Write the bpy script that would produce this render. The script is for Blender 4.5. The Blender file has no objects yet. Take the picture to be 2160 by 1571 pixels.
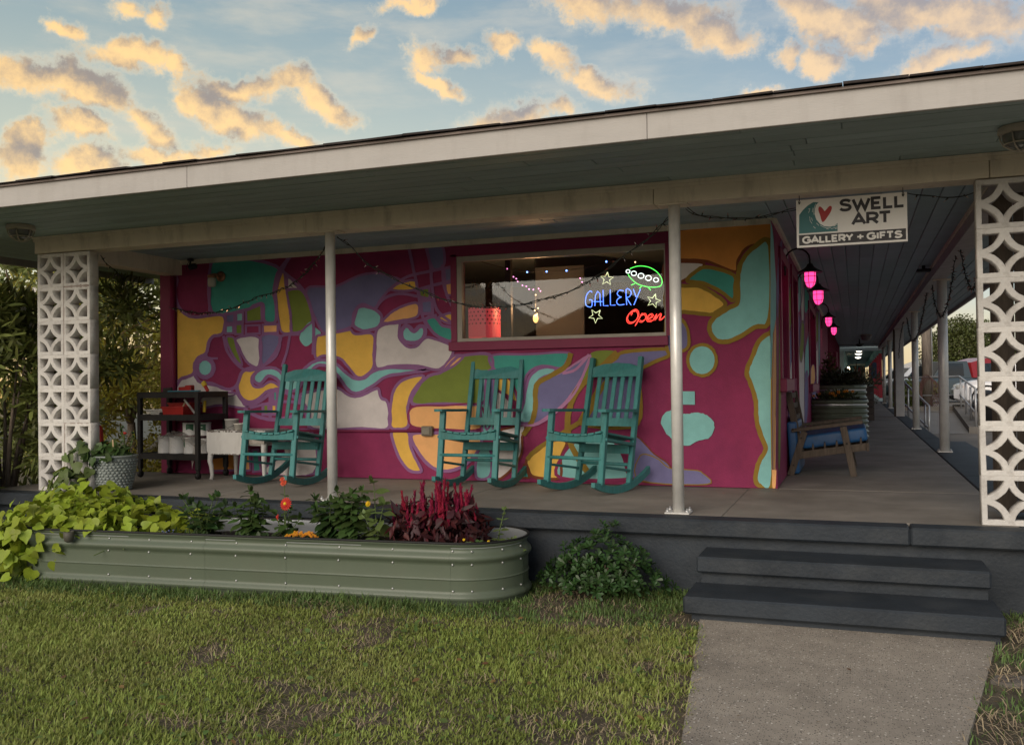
import bpy, bmesh, math, random
import numpy as np
from mathutils import Vector, Matrix, Euler
random.seed(7); rng=np.random.default_rng(11)
S=bpy.context.scene
COL=S.collection
rad=math.radians
# ---------------------------------------------------------------- camera
FL,YAW,PIT,ROL,CH=1951.37,0.3552,0.0129,-0.0125,0.9081
_f=Vector((-math.sin(YAW)*math.cos(PIT),math.cos(YAW)*math.cos(PIT),math.sin(PIT)))
_r=Vector((math.cos(YAW),math.sin(YAW),0)); _u=_r.cross(_f)
_r,_u=_r*math.cos(ROL)+_u*math.sin(ROL),_u*math.cos(ROL)-_r*math.sin(ROL)
CAMP=Vector((0,0,CH))
cd=bpy.data.cameras.new('camera'); cam=bpy.data.objects.new('camera',cd); COL.objects.link(cam)
cam.matrix_world=Matrix(((_r.x,_u.x,-_f.x,0),(_r.y,_u.y,-_f.y,0),(_r.z,_u.z,-_f.z,CH),(0,0,0,1)))
cd.sensor_width=36; cd.sensor_fit='HORIZONTAL'; cd.lens=36*FL/2160; cd.clip_end=2000; cd.clip_start=.05
S.camera=cam
S.render.resolution_x=1024; S.render.resolution_y=744
S.view_settings.view_transform='Standard'; S.view_settings.look='None'; S.view_settings.gamma=1
S.view_settings.exposure=0.82
def _ray(x,y): return _f+_r*((x-1080)/FL)-_u*((y-785.5)/FL)
def onz(x,y,z): d=_ray(x,y); return CAMP+d*((z-CH)/d.z)
def ony(x,y,Y): d=_ray(x,y); return CAMP+d*(Y/d.y)
def onx(x,y,X): d=_ray(x,y); return CAMP+d*(X/d.x)
# ---------------------------------------------------------------- colour helpers
def lin(c): return tuple(((v/255/12.92) if v/255<=.04045 else ((v/255+.055)/1.055)**2.4) for v in c)
# ---------------------------------------------------------------- sky: low sun on the left, broken cloud
LAMP_AZ=rad(200-28); LAMP_EL=rad(24)     # broad fill added behind the viewpoint to brighten the porch, not the set sun (azimuth from +Y towards -X)
GLOW_AZ=rad(66); GLOW_EL=rad(3)          # where the set sun still glows on the horizon
w=bpy.data.worlds.new('World'); S.world=w; w.use_nodes=True
def make_world():
    nt=w.node_tree; N=nt.nodes; L=nt.links; N.clear()
    def n(t,**k):
        o=N.new(t)
        for a,b in k.items(): setattr(o,a,b)
        return o
    def val(sock,v):
        if hasattr(v,'links') or isinstance(v,bpy.types.NodeSocket): L.new(v,sock)
        else: sock.default_value=v
    def math_(op,a,b=0.0,clamp=False):
        m=n('ShaderNodeMath',operation=op,use_clamp=clamp); val(m.inputs[0],a); val(m.inputs[1],b); return m.outputs[0]
    def vm(op,a,b=(0,0,0)):
        m=n('ShaderNodeVectorMath',operation=op); val(m.inputs[0],a); val(m.inputs[1],b); return m
    def mix(fac,a,b):
        m=n('ShaderNodeMix',data_type='RGBA'); val(m.inputs['Factor'],fac); val(m.inputs['A'],a); val(m.inputs['B'],b); return m.outputs['Result']
    def mr(v,a,b,c=0.0,d=1.0,smooth=True):
        m=n('ShaderNodeMapRange',interpolation_type='SMOOTHSTEP' if smooth else 'LINEAR'); val(m.inputs[0],v)
        m.inputs[1].default_value=a; m.inputs[2].default_value=b; m.inputs[3].default_value=c; m.inputs[4].default_value=d; return m.outputs[0]
    sky=n('ShaderNodeTexSky',sky_type='NISHITA',sun_disc=False,sun_elevation=LAMP_EL,sun_rotation=-LAMP_AZ,altitude=0,air_density=1.0,dust_density=1.6,ozone_density=1.6)
    bgs=n('ShaderNodeBackground'); L.new(sky.outputs[0],bgs.inputs[0]); bgs.inputs[1].default_value=SKY_NISHITA
    geo=n('ShaderNodeTexCoord'); d=vm('NORMALIZE',geo.outputs['Generated'])
    D=d.outputs[0]
    sep=n('ShaderNodeSeparateXYZ'); L.new(D,sep.inputs[0])
    x,y,z=sep.outputs
    az=math_('ARCTAN2',x,y); el=math_('ARCSINE',z)
    ae=n('ShaderNodeCombineXYZ'); L.new(az,ae.inputs[0]); L.new(el,ae.inputs[1])
    # clear-sky colour by height and by angle from the sun
    sunv=Vector((-math.sin(GLOW_AZ)*math.cos(GLOW_EL),math.cos(GLOW_AZ)*math.cos(GLOW_EL),math.sin(GLOW_EL)))
    dt=vm('DOT_PRODUCT',D,tuple(sunv)); cs=dt.outputs['Value']
    near=mr(cs,0.0,1.0)
    hi=mr(el,0.10,0.46)
    low0=mix(near,(.40,.54,.64,1),(.90,.87,.58,1)); low=mix(mr(el,-.01,.13),mix(near,(.98,.78,.44,1),(1.3,.78,.24,1)),low0)
    high=mix(near,(.165,.28,.44,1),(.29,.42,.46,1))
    clear=mix(hi,low,high)
    # thin streaks
    mp=n('ShaderNodeMapping'); L.new(ae.outputs[0],mp.inputs[0]); mp.inputs['Rotation'].default_value=(0,0,-.25); mp.inputs['Scale'].default_value=(3,11,1)
    st=n('ShaderNodeTexNoise'); L.new(mp.outputs[0],st.inputs['Vector']); st.inputs['Scale'].default_value=2.2; st.inputs['Detail'].default_value=6; st.inputs['Roughness'].default_value=.6
    clear=mix(mr(st.outputs['Fac'],.40,.75,0,.65),clear,mix(near,(.52,.58,.62,1),(.85,.76,.55,1)))
    # cumulus: named patches in view, broken cover everywhere else
    wn=n('ShaderNodeTexNoise'); L.new(D,wn.inputs['Vector']); wn.inputs['Scale'].default_value=11; wn.inputs['Detail'].default_value=9; wn.inputs['Roughness'].default_value=.62
    wob=vm('SUBTRACT',wn.outputs['Color'],(.5,.5,.5)); wob2=vm('SCALE',wob.outputs[0]); wob2.inputs['Scale'].default_value=.085
    P=vm('ADD',ae.outputs[0],wob2.outputs[0]).outputs[0]
    def pol(px,py):
        d=_ray(px,py).normalized(); return math.atan2(d.x,d.y),math.asin(d.z)
    blobs=[ # px centre, half-sizes in px, tilt deg (image, clockwise positive), strength
     (70,165,110,42,18,1),(170,195,130,48,22,1),(300,262,105,40,28,1),(275,130,110,34,12,1),(365,150,40,30,25,.9),(120,55,60,24,25,.9),
     (265,28,50,26,20,.75),(320,45,32,26,-20,.8),(160,282,95,32,14,1),(50,290,62,28,12,.95),(40,335,80,45,0,.95),(180,350,95,36,6,.95),(345,330,95,26,2,.9),(460,320,70,22,0,.85),
     (500,185,115,36,6,1),(625,170,48,42,-10,.95),(690,222,80,34,32,1),(440,225,100,38,25,1),(500,265,90,34,28,1),(600,290,80,26,20,.95),
     (760,70,42,24,-25,.85),(895,12,30,18,0,.8),(905,125,42,40,-30,.9),(930,175,70,24,22,1),(965,110,50,24,0,.8),(1055,90,40,24,15,.85),
     (1080,245,105,38,-4,1),(1190,238,45,26,0,.75),(915,282,28,12,0,.8),(1180,130,70,26,18,.9),(1250,165,95,34,8,1),
     (1230,20,110,45,8,.85),(1400,30,170,55,8,1.05),(1500,75,110,40,10,.9),(1760,40,160,55,10,1.05),(1950,15,230,50,6,1.05),(1740,130,60,34,20,.95),(1660,115,40,24,-30,.85),
     (2090,50,150,60,8,1),(1830,90,80,24,-18,.75),(1960,140,90,34,-8,.9),(2060,125,80,34,0,.8),(1600,200,60,14,0,.7),(880,0,60,14,0,.5)]
    acc=None; acc2=None
    sd2=Vector((-.75,-.66,0))*.016
    P2=vm('ADD',P,tuple(sd2)).outputs[0]
    for (cx,cy,hw,hh,t,s) in blobs:
        a0,e0=pol(cx,cy); a1,e1=pol(cx+hw*math.cos(rad(t)),cy+hw*math.sin(rad(t))); a2,e2=pol(cx-hh*math.sin(rad(t)),cy+hh*math.cos(rad(t)))
        Pa,Pb=(P,P2) if acc is None else (vm('ADD',P,math_('MULTIPLY',acc,1e-6)).outputs[0],vm('ADD',P2,math_('MULTIPLY',acc2,1e-6)).outputs[0])
        m=n('ShaderNodeMapping',vector_type='TEXTURE'); L.new(Pa,m.inputs[0])
        m.inputs['Location'].default_value=(a0,e0,0); m.inputs['Rotation'].default_value=(0,0,math.atan2(e1-e0,a1-a0))
        m.inputs['Scale'].default_value=(math.hypot(a1-a0,e1-e0)*1.2,math.hypot(a2-a0,e2-e0)*1.2,1)
        ln=vm('LENGTH',m.outputs[0]).outputs['Value']
        v=math_('MULTIPLY',math_('SUBTRACT',1.0,ln),s)
        m2=n('ShaderNodeMapping',vector_type='TEXTURE'); L.new(Pb,m2.inputs[0])
        for q_ in ('Location','Rotation','Scale'): m2.inputs[q_].default_value=m.inputs[q_].default_value[:]
        v2=math_('MULTIPLY',math_('SUBTRACT',1.0,vm('LENGTH',m2.outputs[0]).outputs['Value']),s)
        acc2=v2 if acc2 is None else math_('MAXIMUM',acc2,v2)
        acc=v if acc is None else math_('SMOOTH_MAX',acc,v) if False else math_('MAXIMUM',acc,v)
    # same kind of cover outside those patches: a deck seen in perspective
    zz=math_('ADD',z,0.10); px_=math_('DIVIDE',x,zz); py_=math_('DIVIDE',y,zz)
    pc=n('ShaderNodeCombineXYZ'); L.new(px_,pc.inputs[0]); L.new(py_,pc.inputs[1])
    dk=n('ShaderNodeTexNoise'); L.new(pc.outputs[0],dk.inputs['Vector']); dk.inputs['Scale'].default_value=1.1; dk.inputs['Detail'].default_value=6; dk.inputs['Roughness'].default_value=.55
    deck=mr(dk.outputs['Fac'],.40,.62,-.3,.75)
    # view patch test : centre azimuth and elevation limits of the patches above
    fa=mr(math_('ABSOLUTE',math_('ADD',az,YAW+.01)),.50,.66); fe=mr(el,.37,.50)
    outside=math_('MAXIMUM',fa,fe)
    deck=math_('ADD',deck,math_('MULTIPLY',math_('SUBTRACT',outside,1.0),2.0))
    grad=math_('SUBTRACT',acc,acc2)
    acc=math_('MAXIMUM',acc,deck)
    fn=n('ShaderNodeTexNoise'); L.new(D,fn.inputs['Vector']); fn.inputs['Scale'].default_value=19; fn.inputs['Detail'].default_value=12; fn.inputs['Roughness'].default_value=.72
    dens=math_('ADD',acc,math_('MULTIPLY',math_('SUBTRACT',fn.outputs['Fac'],.5),2.2))
    alpha=mr(dens,-.10,.62)
    # light and shade inside the cloud: golden where thin and low, mauve grey where thick
    up=vm('ADD',D,(0.0,0.0,.022)); fn2=n('ShaderNodeTexNoise'); L.new(up.outputs[0],fn2.inputs['Vector']); fn2.inputs['Scale'].default_value=17; fn2.inputs['Detail'].default_value=10; fn2.inputs['Roughness'].default_value=.66
    sh=mr(math_('ADD',math_('ADD',math_('MULTIPLY',grad,-.50),math_('MULTIPLY',dens,.30)),math_('MULTIPLY',fn2.outputs['Fac'],1.5)),.52,1.22)
    lit=mix(near,(1.04,.73,.42,1),(1.42,.90,.30,1)); shade=mix(near,(.46,.39,.35,1),(.42,.32,.22,1))
    cloud=mix(sh,lit,shade)
    edge=mix(near,(.68,.70,.70,1),(1.15,.95,.58,1))
    cloud=mix(mr(dens,.05,.5),edge,cloud)
    fin=mix(alpha,clear,cloud)
    # below the horizon: dull ground tone
    fin=mix(mr(z,-.03,.0),(.10,.10,.09,1),fin)
    bgc=n('ShaderNodeBackground'); L.new(fin,bgc.inputs[0]); bgc.inputs[1].default_value=SKY_CLOUD
    add=n('ShaderNodeAddShader'); L.new(bgs.outputs[0],add.inputs[0]); L.new(bgc.outputs[0],add.inputs[1])
    out=n('ShaderNodeOutputWorld'); L.new(add.outputs[0],out.inputs[0])
SKY_NISHITA=0.018; SKY_CLOUD=0.425
make_world()
sd=bpy.data.lights.new('sun','SUN'); sd.energy=1.5; sd.angle=rad(45); sd.color=(1.0,.88,.74)  # soft fill added for the porch; the real sun sits low at left
sun=bpy.data.objects.new('sun',sd); COL.objects.link(sun)
_sv=Vector((-math.sin(LAMP_AZ)*math.cos(LAMP_EL),math.cos(LAMP_AZ)*math.cos(LAMP_EL),math.sin(LAMP_EL)))
sun.rotation_euler=_sv.to_track_quat('Z','Y').to_euler(); sun.location=(-20,15,10)

# ---------------------------------------------------------------- materials
MATS={}
def mat(name,col,rough=.6,metal=0,var=.12,vs=5,bump=0,bs=60,spec=.35,alt=None,altscale=2.5,altamt=.5,rand=0,stretch=None,emit=0,grime=0,island=0,transl=0,coat=0):
    if name in MATS: return MATS[name]
    m=bpy.data.materials.new(name); m.use_nodes=True; MATS[name]=m
    nt=m.node_tree; N=nt.nodes; L=nt.links; b=N['Principled BSDF']
    b.inputs['Roughness'].default_value=rough; b.inputs['Metallic'].default_value=metal
    b.inputs['Specular IOR Level'].default_value=spec
    if coat: b.inputs['Coat Weight'].default_value=coat; b.inputs['Coat Roughness'].default_value=.12
    c=(*col,1)
    tc=N.new('ShaderNodeTexCoord'); vec=tc.outputs['Object']
    if stretch:
        mp=N.new('ShaderNodeMapping'); L.new(vec,mp.inputs[0]); mp.inputs['Scale'].default_value=stretch; vec=mp.outputs[0]
    nz=N.new('ShaderNodeTexNoise'); L.new(vec,nz.inputs['Vector']); nz.inputs['Scale'].default_value=vs; nz.inputs['Detail'].default_value=7; nz.inputs['Roughness'].default_value=.62
    mx=N.new('ShaderNodeMix'); mx.data_type='RGBA'
    mx.inputs['A'].default_value=tuple(v*(1-var) for v in col)+(1,); mx.inputs['B'].default_value=tuple(min(1,v*(1+var)) for v in col)+(1,)
    rp=N.new('ShaderNodeMapRange'); rp.inputs[1].default_value=.3; rp.inputs[2].default_value=.7; L.new(nz.outputs['Fac'],rp.inputs[0]); L.new(rp.outputs[0],mx.inputs['Factor'])
    o=mx.outputs['Result']
    if alt:
        n2=N.new('ShaderNodeTexNoise'); L.new(vec,n2.inputs['Vector']); n2.inputs['Scale'].default_value=altscale; n2.inputs['Detail'].default_value=8; n2.inputs['Roughness'].default_value=.65
        r2=N.new('ShaderNodeMapRange'); r2.inputs[1].default_value=.48; r2.inputs[2].default_value=.68; r2.inputs[4].default_value=altamt; L.new(n2.outputs['Fac'],r2.inputs[0])
        m2=N.new('ShaderNodeMix'); m2.data_type='RGBA'; L.new(r2.outputs[0],m2.inputs['Factor']); L.new(o,m2.inputs['A']); m2.inputs['B'].default_value=(*alt,1); o=m2.outputs['Result']
    if grime:
        n3=N.new('ShaderNodeTexNoise'); mp3=N.new('ShaderNodeMapping'); L.new(tc.outputs['Object'],mp3.inputs[0]); mp3.inputs['Scale'].default_value=(3,3,.6); L.new(mp3.outputs[0],n3.inputs['Vector']); n3.inputs['Scale'].default_value=2.2; n3.inputs['Detail'].default_value=9; n3.inputs['Roughness'].default_value=.7
        r3=N.new('ShaderNodeMapRange'); r3.inputs[1].default_value=.5; r3.inputs[2].default_value=.75; r3.inputs[4].default_value=grime; L.new(n3.outputs['Fac'],r3.inputs[0])
        m3=N.new('ShaderNodeMix'); m3.data_type='RGBA'; L.new(r3.outputs[0],m3.inputs['Factor']); L.new(o,m3.inputs['A']); m3.inputs['B'].default_value=(.13,.10,.075,1); o=m3.outputs['Result']
    if rand or island:
        if island: g=N.new('ShaderNodeNewGeometry'); rv=g.outputs['Random Per Island']; amt=island
        else: g=N.new('ShaderNodeObjectInfo'); rv=g.outputs['Random']; amt=rand
        hs=N.new('ShaderNodeHueSaturation'); L.new(o,hs.inputs['Color'])
        r4=N.new('ShaderNodeMapRange'); L.new(rv,r4.inputs[0]); r4.inputs[3].default_value=1-amt; r4.inputs[4].default_value=1+amt; L.new(r4.outputs[0],hs.inputs['Value'])
        r5=N.new('ShaderNodeMath'); r5.operation='MULTIPLY_ADD'; L.new(rv,r5.inputs[0]); r5.inputs[1].default_value=.05*amt*2; r5.inputs[2].default_value=.5-.05*amt; L.new(r5.outputs[0],hs.inputs['Hue'])
        o=hs.outputs[0]
    L.new(o,b.inputs['Base Color'])
    if emit: L.new(o,b.inputs['Emission Color']); b.inputs['Emission Strength'].default_value=emit
    if bump:
        nb=N.new('ShaderNodeTexNoise'); L.new(vec,nb.inputs['Vector']); nb.inputs['Scale'].default_value=bs; nb.inputs['Detail'].default_value=5
        bp=N.new('ShaderNodeBump'); bp.inputs['Strength'].default_value=min(1,bump); bp.inputs['Distance'].default_value=.004*max(1,bump); L.new(nb.outputs['Fac'],bp.inputs['Height']); L.new(bp.outputs[0],b.inputs['Normal'])
    if transl:
        t=N.new('ShaderNodeBsdfTranslucent'); L.new(o,t.inputs[0]); ms=N.new('ShaderNodeMixShader'); ms.inputs[0].default_value=transl
        L.new(b.outputs[0],ms.inputs[1]); L.new(t.outputs[0],ms.inputs[2]); L.new(ms.outputs[0],N['Material Output'].inputs[0])
    return m
def emat(name,col,strength,base=None):
    if name in MATS: return MATS[name]
    m=bpy.data.materials.new(name); m.use_nodes=True; MATS[name]=m
    b=m.node_tree.nodes['Principled BSDF']; b.inputs['Base Color'].default_value=(*(base or col),1)
    b.inputs['Emission Color'].default_value=(*col,1); b.inputs['Emission Strength'].default_value=strength; b.inputs['Roughness'].default_value=.4
    return m
def glassmat(name,refl=.22,tint=(.75,.78,.78)):
    m=bpy.data.materials.new(name); m.use_nodes=True; MATS[name]=m
    nt=m.node_tree; N=nt.nodes; L=nt.links; N.remove(N['Principled BSDF'])
    t=N.new('ShaderNodeBsdfTransparent'); t.inputs[0].default_value=(*tint,1); g=N.new('ShaderNodeBsdfGlossy'); g.inputs['Roughness'].default_value=.02
    ly=N.new('ShaderNodeLayerWeight'); ly.inputs[0].default_value=.5
    r=N.new('ShaderNodeMapRange'); L.new(ly.outputs['Facing'],r.inputs[0]); r.inputs[3].default_value=refl; r.inputs[4].default_value=min(1,refl+.17)
    x=N.new('ShaderNodeMixShader'); L.new(r.outputs[0],x.inputs[0]); L.new(t.outputs[0],x.inputs[1]); L.new(g.outputs[0],x.inputs[2]); L.new(x.outputs[0],N['Material Output'].inputs[0])
    return m
# ---------------------------------------------------------------- mesh helpers
class MB:
    def __init__(s): s.v=[];s.f=[];s.m=[];s.sm=[]
    def add(s,vs,fs,mi=0,smooth=False):
        o=len(s.v); s.v+= [tuple(v) for v in vs]; s.f+=[tuple(i+o for i in f) for f in fs]; s.m+=[mi]*len(fs); s.sm+=[smooth]*len(fs); return s
    def box(s,x0,x1,y0,y1,z0,z1,mi=0,M=None,bev=0):
        if bev:
            return s.rbox(((x0+x1)/2,(y0+y1)/2,(z0+z1)/2),(x1-x0,y1-y0,z1-z0),bev,M,mi)
        vs=[Vector(p) for p in ((x0,y0,z0),(x1,y0,z0),(x1,y1,z0),(x0,y1,z0),(x0,y0,z1),(x1,y0,z1),(x1,y1,z1),(x0,y1,z1))]
        if M: vs=[M@v for v in vs]
        return s.add(vs,[(3,2,1,0),(4,5,6,7),(0,1,5,4),(1,2,6,5),(2,3,7,6),(3,0,4,7)],mi)
    def rbox(s,c,size,b,M=None,mi=0):
        # chamfered box, 24 verts
        hx,hy,hz=[k/2 for k in size]; b=min(b,hx*.9,hy*.9,hz*.9); vs=[];idx={}
        for sx in (-1,1):
            for sy in (-1,1):
                for sz in (-1,1):
                    for a in range(3):
                        p=[sx*(hx-b),sy*(hy-b),sz*(hz-b)]; p[a]+= (sx,sy,sz)[a]*b
                        idx[(sx,sy,sz,a)]=len(vs); vs.append(Vector(c)+Vector(p))
        if M: vs=[M@v for v in vs]
        fs=[]
        for a in range(3):
            o=[i for i in range(3) if i!=a]
            for sg in (-1,1):
                q=[]
                for (p1,p2) in ((-1,-1),(1,-1),(1,1),(-1,1)):
                    k=[0,0,0];k[a]=sg;k[o[0]]=p1;k[o[1]]=p2;q.append(idx[(*k,a)])
                if (sg<0)!=(a==1): q=q[::-1]
                fs.append(tuple(q))
        for a in range(3):
            o=[i for i in range(3) if i!=a]
            for p1 in (-1,1):
                for p2 in (-1,1):
                    k=[0,0,0];k[o[0]]=p1;k[o[1]]=p2
                    lo=k[:];lo[a]=-1;hi=k[:];hi[a]=1
                    q=[idx[(*lo,o[0])],idx[(*hi,o[0])],idx[(*hi,o[1])],idx[(*lo,o[1])]]
                    fs.append(tuple(q))
        for sx in (-1,1):
            for sy in (-1,1):
                for sz in (-1,1): fs.append(tuple(idx[(sx,sy,sz,a)] for a in range(3)))
        return s.add(vs,fs,mi)
    def bar(s,p,q,w,h,up=(0,0,1),mi=0,bev=.004):
        p=Vector(p);q=Vector(q);d=q-p;l=d.length;z=d.normalized();x=Vector(up).cross(z)
        if x.length<1e-4: x=Vector((1,0,0)).cross(z)
        x.normalize();y=z.cross(x);M=Matrix(((x.x,y.x,z.x,p.x),(x.y,y.y,z.y,p.y),(x.z,y.z,z.z,p.z),(0,0,0,1)))
        return s.rbox((0,0,l/2),(w,h,l),bev,M,mi) if bev else s.box(-w/2,w/2,-h/2,h/2,0,l,mi,M)
    def tube(s,pts,r,seg=8,mi=0,cap=True,closed=False):
        pts=[Vector(p) for p in pts];n=len(pts);rs=r if hasattr(r,'__len__') else [r]*n
        vs=[];fs=[];prev=None
        for i,p in enumerate(pts):
            if closed: t=(pts[(i+1)%n]-pts[i-1])
            else: t=(pts[min(i+1,n-1)]-pts[max(i-1,0)])
            t.normalize()
            if prev is None:
                a=Vector((0,0,1)) if abs(t.z)<.9 else Vector((1,0,0)); x=a.cross(t).normalized()
            else:
                x=(prev-t*prev.dot(t))
                x=x.normalized() if x.length>1e-6 else Vector((0,0,1)).cross(t).normalized()
            prev=x;y=t.cross(x)
            for k in range(seg):
                an=2*math.pi*k/seg; vs.append(p+(x*math.cos(an)+y*math.sin(an))*rs[i])
        for i in range(n if closed else n-1):
            j=(i+1)%n
            for k in range(seg):
                k2=(k+1)%seg; fs.append((i*seg+k,i*seg+k2,j*seg+k2,j*seg+k))
        if cap and not closed: fs+= [tuple(range(seg))[::-1],tuple((n-1)*seg+k for k in range(seg))]
        return s.add(vs,fs,mi,True)
    def lathe(s,prof,seg=24,M=None,mi=0,cap0=True,cap1=True):
        vs=[];fs=[]
        for (r,z) in prof:
            for k in range(seg):
                a=2*math.pi*k/seg; v=Vector((r*math.cos(a),r*math.sin(a),z)); vs.append(M@v if M else v)
        for i in range(len(prof)-1):
            for k in range(seg):
                k2=(k+1)%seg; fs.append((i*seg+k,i*seg+k2,(i+1)*seg+k2,(i+1)*seg+k))
        s.add(vs,fs,mi,True)
        o=len(s.v)-len(vs)
        if cap0: s.f.append(tuple(o+k for k in range(seg))[::-1]);s.m.append(mi);s.sm.append(False)
        if cap1: s.f.append(tuple(o+(len(prof)-1)*seg+k for k in range(seg)));s.m.append(mi);s.sm.append(False)
        return s
    def sphere(s,c,r,seg=10,rings=6,mi=0):
        r=r if hasattr(r,'__len__') else (r,r,r); vs=[];fs=[]
        for i in range(rings+1):
            t=math.pi*i/rings
            for k in range(seg):
                a=2*math.pi*k/seg; vs.append((c[0]+r[0]*math.sin(t)*math.cos(a),c[1]+r[1]*math.sin(t)*math.sin(a),c[2]-r[2]*math.cos(t)))
        for i in range(rings):
            for k in range(seg):
                k2=(k+1)%seg; fs.append((i*seg+k,i*seg+k2,(i+1)*seg+k2,(i+1)*seg+k))
        return s.add(vs,fs,mi,True)
    def prism(s,poly,fn,d,mi=0):
        # poly: 2D pts ; fn(u,v,w)->3D ; extruded w from 0..d
        n=len(poly); vs=[Vector(fn(u,v,0)) for u,v in poly]+[Vector(fn(u,v,d)) for u,v in poly]
        fs=[tuple(range(n))[::-1],tuple(range(n,2*n))]+[(i,(i+1)%n,n+(i+1)%n,n+i) for i in range(n)]
        return s.add(vs,fs,mi)
    def mesh(s,name,mats):
        me=bpy.data.meshes.new(name); me.from_pydata(s.v,[],s.f); 
        for m in (mats if isinstance(mats,(list,tuple)) else [mats]): me.materials.append(m)
        me.polygons.foreach_set('material_index',s.m); me.polygons.foreach_set('use_smooth',s.sm); me.update(); return me
    def build(s,name,mats,parent=None,kind=None,fix=False,ang=None):
        me=s.mesh(name,mats)
        if fix:
            bm=bmesh.new(); bm.from_mesh(me); bmesh.ops.recalc_face_normals(bm,faces=bm.faces); bm.to_mesh(me); bm.free()
        if ang: 
            me.polygons.foreach_set('use_smooth',[True]*len(me.polygons)); me.set_sharp_from_angle(angle=rad(ang))
        return link(name,me,parent,kind)
def link(name,me,parent=None,kind=None,loc=None):
    o=bpy.data.objects.new(name,me); COL.objects.link(o)
    if parent:
        o.parent=parent
        if parent.get('_w'): o.location=tuple(-c for c in parent['_w'])
    if loc: o.location=loc
    if kind: o['kind']=kind
    return o
def tag(o,label,cat,group=None):
    o['label']=label;o['category']=cat
    if group:o['group']=group
    return o
def thing(name,label,cat,loc=(0,0,0),rotz=0,group=None,world=False):
    o=bpy.data.objects.new(name,None); COL.objects.link(o); o.location=loc; o.rotation_euler=(0,0,rotz); o.empty_display_size=.1
    if world: o['_w']=tuple(loc)
    return tag(o,label,cat,group)
def kids(o): return [c for c in bpy.data.objects if c.parent==o]
def dup(root,loc,rotz,label=None,group=None):
    def cp(o,par):
        c=o.copy(); COL.objects.link(c)
        if par is not None: c.parent=par
        for ch in CH_[o]: cp(ch,c)
        return c
    global CH_
    CH_={}
    for ob in bpy.data.objects: CH_.setdefault(ob,[])
    for ob in bpy.data.objects:
        if ob.parent: CH_[ob.parent].append(ob)
    r=cp(root,None); r.location=loc; r.rotation_euler=(0,0,rotz)
    if label: r['label']=label
    if group: r['group']=group
    return r
def curve_mesh(name,loops,depth,bev=0,res=1):
    cu=bpy.data.curves.new(name,'CURVE'); cu.dimensions='2D'; cu.fill_mode='BOTH'; cu.extrude=depth/2; cu.bevel_depth=bev; cu.bevel_resolution=0
    for lp in loops:
        sp=cu.splines.new('POLY'); sp.points.add(len(lp)-1); sp.use_cyclic_u=True
        for p,(x,y) in zip(sp.points,lp): p.co=(x,y,0,1)
    ob=bpy.data.objects.new(name,cu); COL.objects.link(ob)
    dg=bpy.context.evaluated_depsgraph_get(); me=bpy.data.meshes.new_from_object(ob.evaluated_get(dg))
    bpy.data.objects.remove(ob); bpy.data.curves.remove(cu); me.name=name
    return me
def smooth_loop(pts,n=5,closed=True):
    pts=[np.array(p,float) for p in pts];m=len(pts);out=[]
    for i in range(m if closed else m-1):
        if closed: p0,p1,p2,p3=pts[i-1],pts[i],pts[(i+1)%m],pts[(i+2)%m]
        else: p0,p1,p2,p3=pts[max(i-1,0)],pts[i],pts[i+1],pts[min(i+2,m-1)]
        for k in range(n):
            t=k/n
            out.append(tuple(.5*((2*p1)+(-p0+p2)*t+(2*p0-5*p1+4*p2-p3)*t*t+(-p0+3*p1-3*p2+p3)*t**3)))
    if not closed: out.append(tuple(pts[-1]))
    return out
def ribbon(pts,w,closed=False):
    # 2D polyline -> quad strip verts(list of left,right)
    P=[Vector((p[0],p[1])) for p in pts];n=len(P);Ls=[];Rs=[]
    for i in range(n):
        a=P[i-1] if (i>0 or closed) else P[i]; b=P[(i+1)%n] if (i<n-1 or closed) else P[i]
        d1=(P[i]-a); d2=(b-P[i])
        if d1.length<1e-9: d1=d2
        if d2.length<1e-9: d2=d1
        d1=d1.normalized(); d2=d2.normalized(); t=(d1+d2)
        if t.length<1e-6: t=d1
        t.normalize(); nn=Vector((-t.y,t.x)); k=max(.35,nn.dot(Vector((-d1.y,d1.x))))
        ww=w(i/(max(1,n-1))) if callable(w) else w
        Ls.append(P[i]+nn*ww/2/k); Rs.append(P[i]-nn*ww/2/k)
    return Ls,Rs
# ================================================================ SETTING : building, porch, ground
D=6.384; W=8.121; H=2.15; SOF=2.30; XW=-0.632; WL=-7.03; GZ=-.5
m_white=mat('fascia_white',(.42,.40,.375),.6,var=.05,vs=3,bump=.25,bs=40,grime=.18,stretch=(1,1,3))
m_cream=mat('beam_cream',(.74,.66,.53),.65,var=.10,vs=2.5,bump=.35,bs=30,grime=.45)
m_soffit=mat('soffit_green',(.33,.42,.42),.6,var=.10,vs=3,bump=.3,bs=30,stretch=(1,4,4),rand=.10)
m_ceil=mat('ceiling_blue',(.30,.40,.44),.55,var=.10,vs=3,bump=.3,bs=30,rand=.10)
m_mag=mat('magenta_paint',(.245,.024,.088),.75,var=.16,vs=4,bump=.6,bs=90,alt=(.19,.019,.08),altscale=2.2,altamt=.6)
m_magtrim=mat('magenta_trim',(.22,.020,.07),.55,var=.08,vs=4,bump=.2,bs=60)
m_slate=mat('slate_paint',(.024,.031,.040),.62,var=.28,vs=3,bump=.8,bs=45,alt=(.050,.056,.062),altscale=3.2,altamt=.55)
m_conc=mat('porch_concrete',(.235,.212,.185),.7,var=.28,vs=1.6,bump=.4,bs=50,alt=(.15,.132,.112),altscale=.9,altamt=.75)
m_steel=mat('column_silver',(.74,.73,.70),.36,metal=.25,var=.10,vs=9,bump=.15,bs=30,grime=.22)
m_bolt=mat('bolt_metal',(.55,.55,.55),.4,metal=.6)
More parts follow.
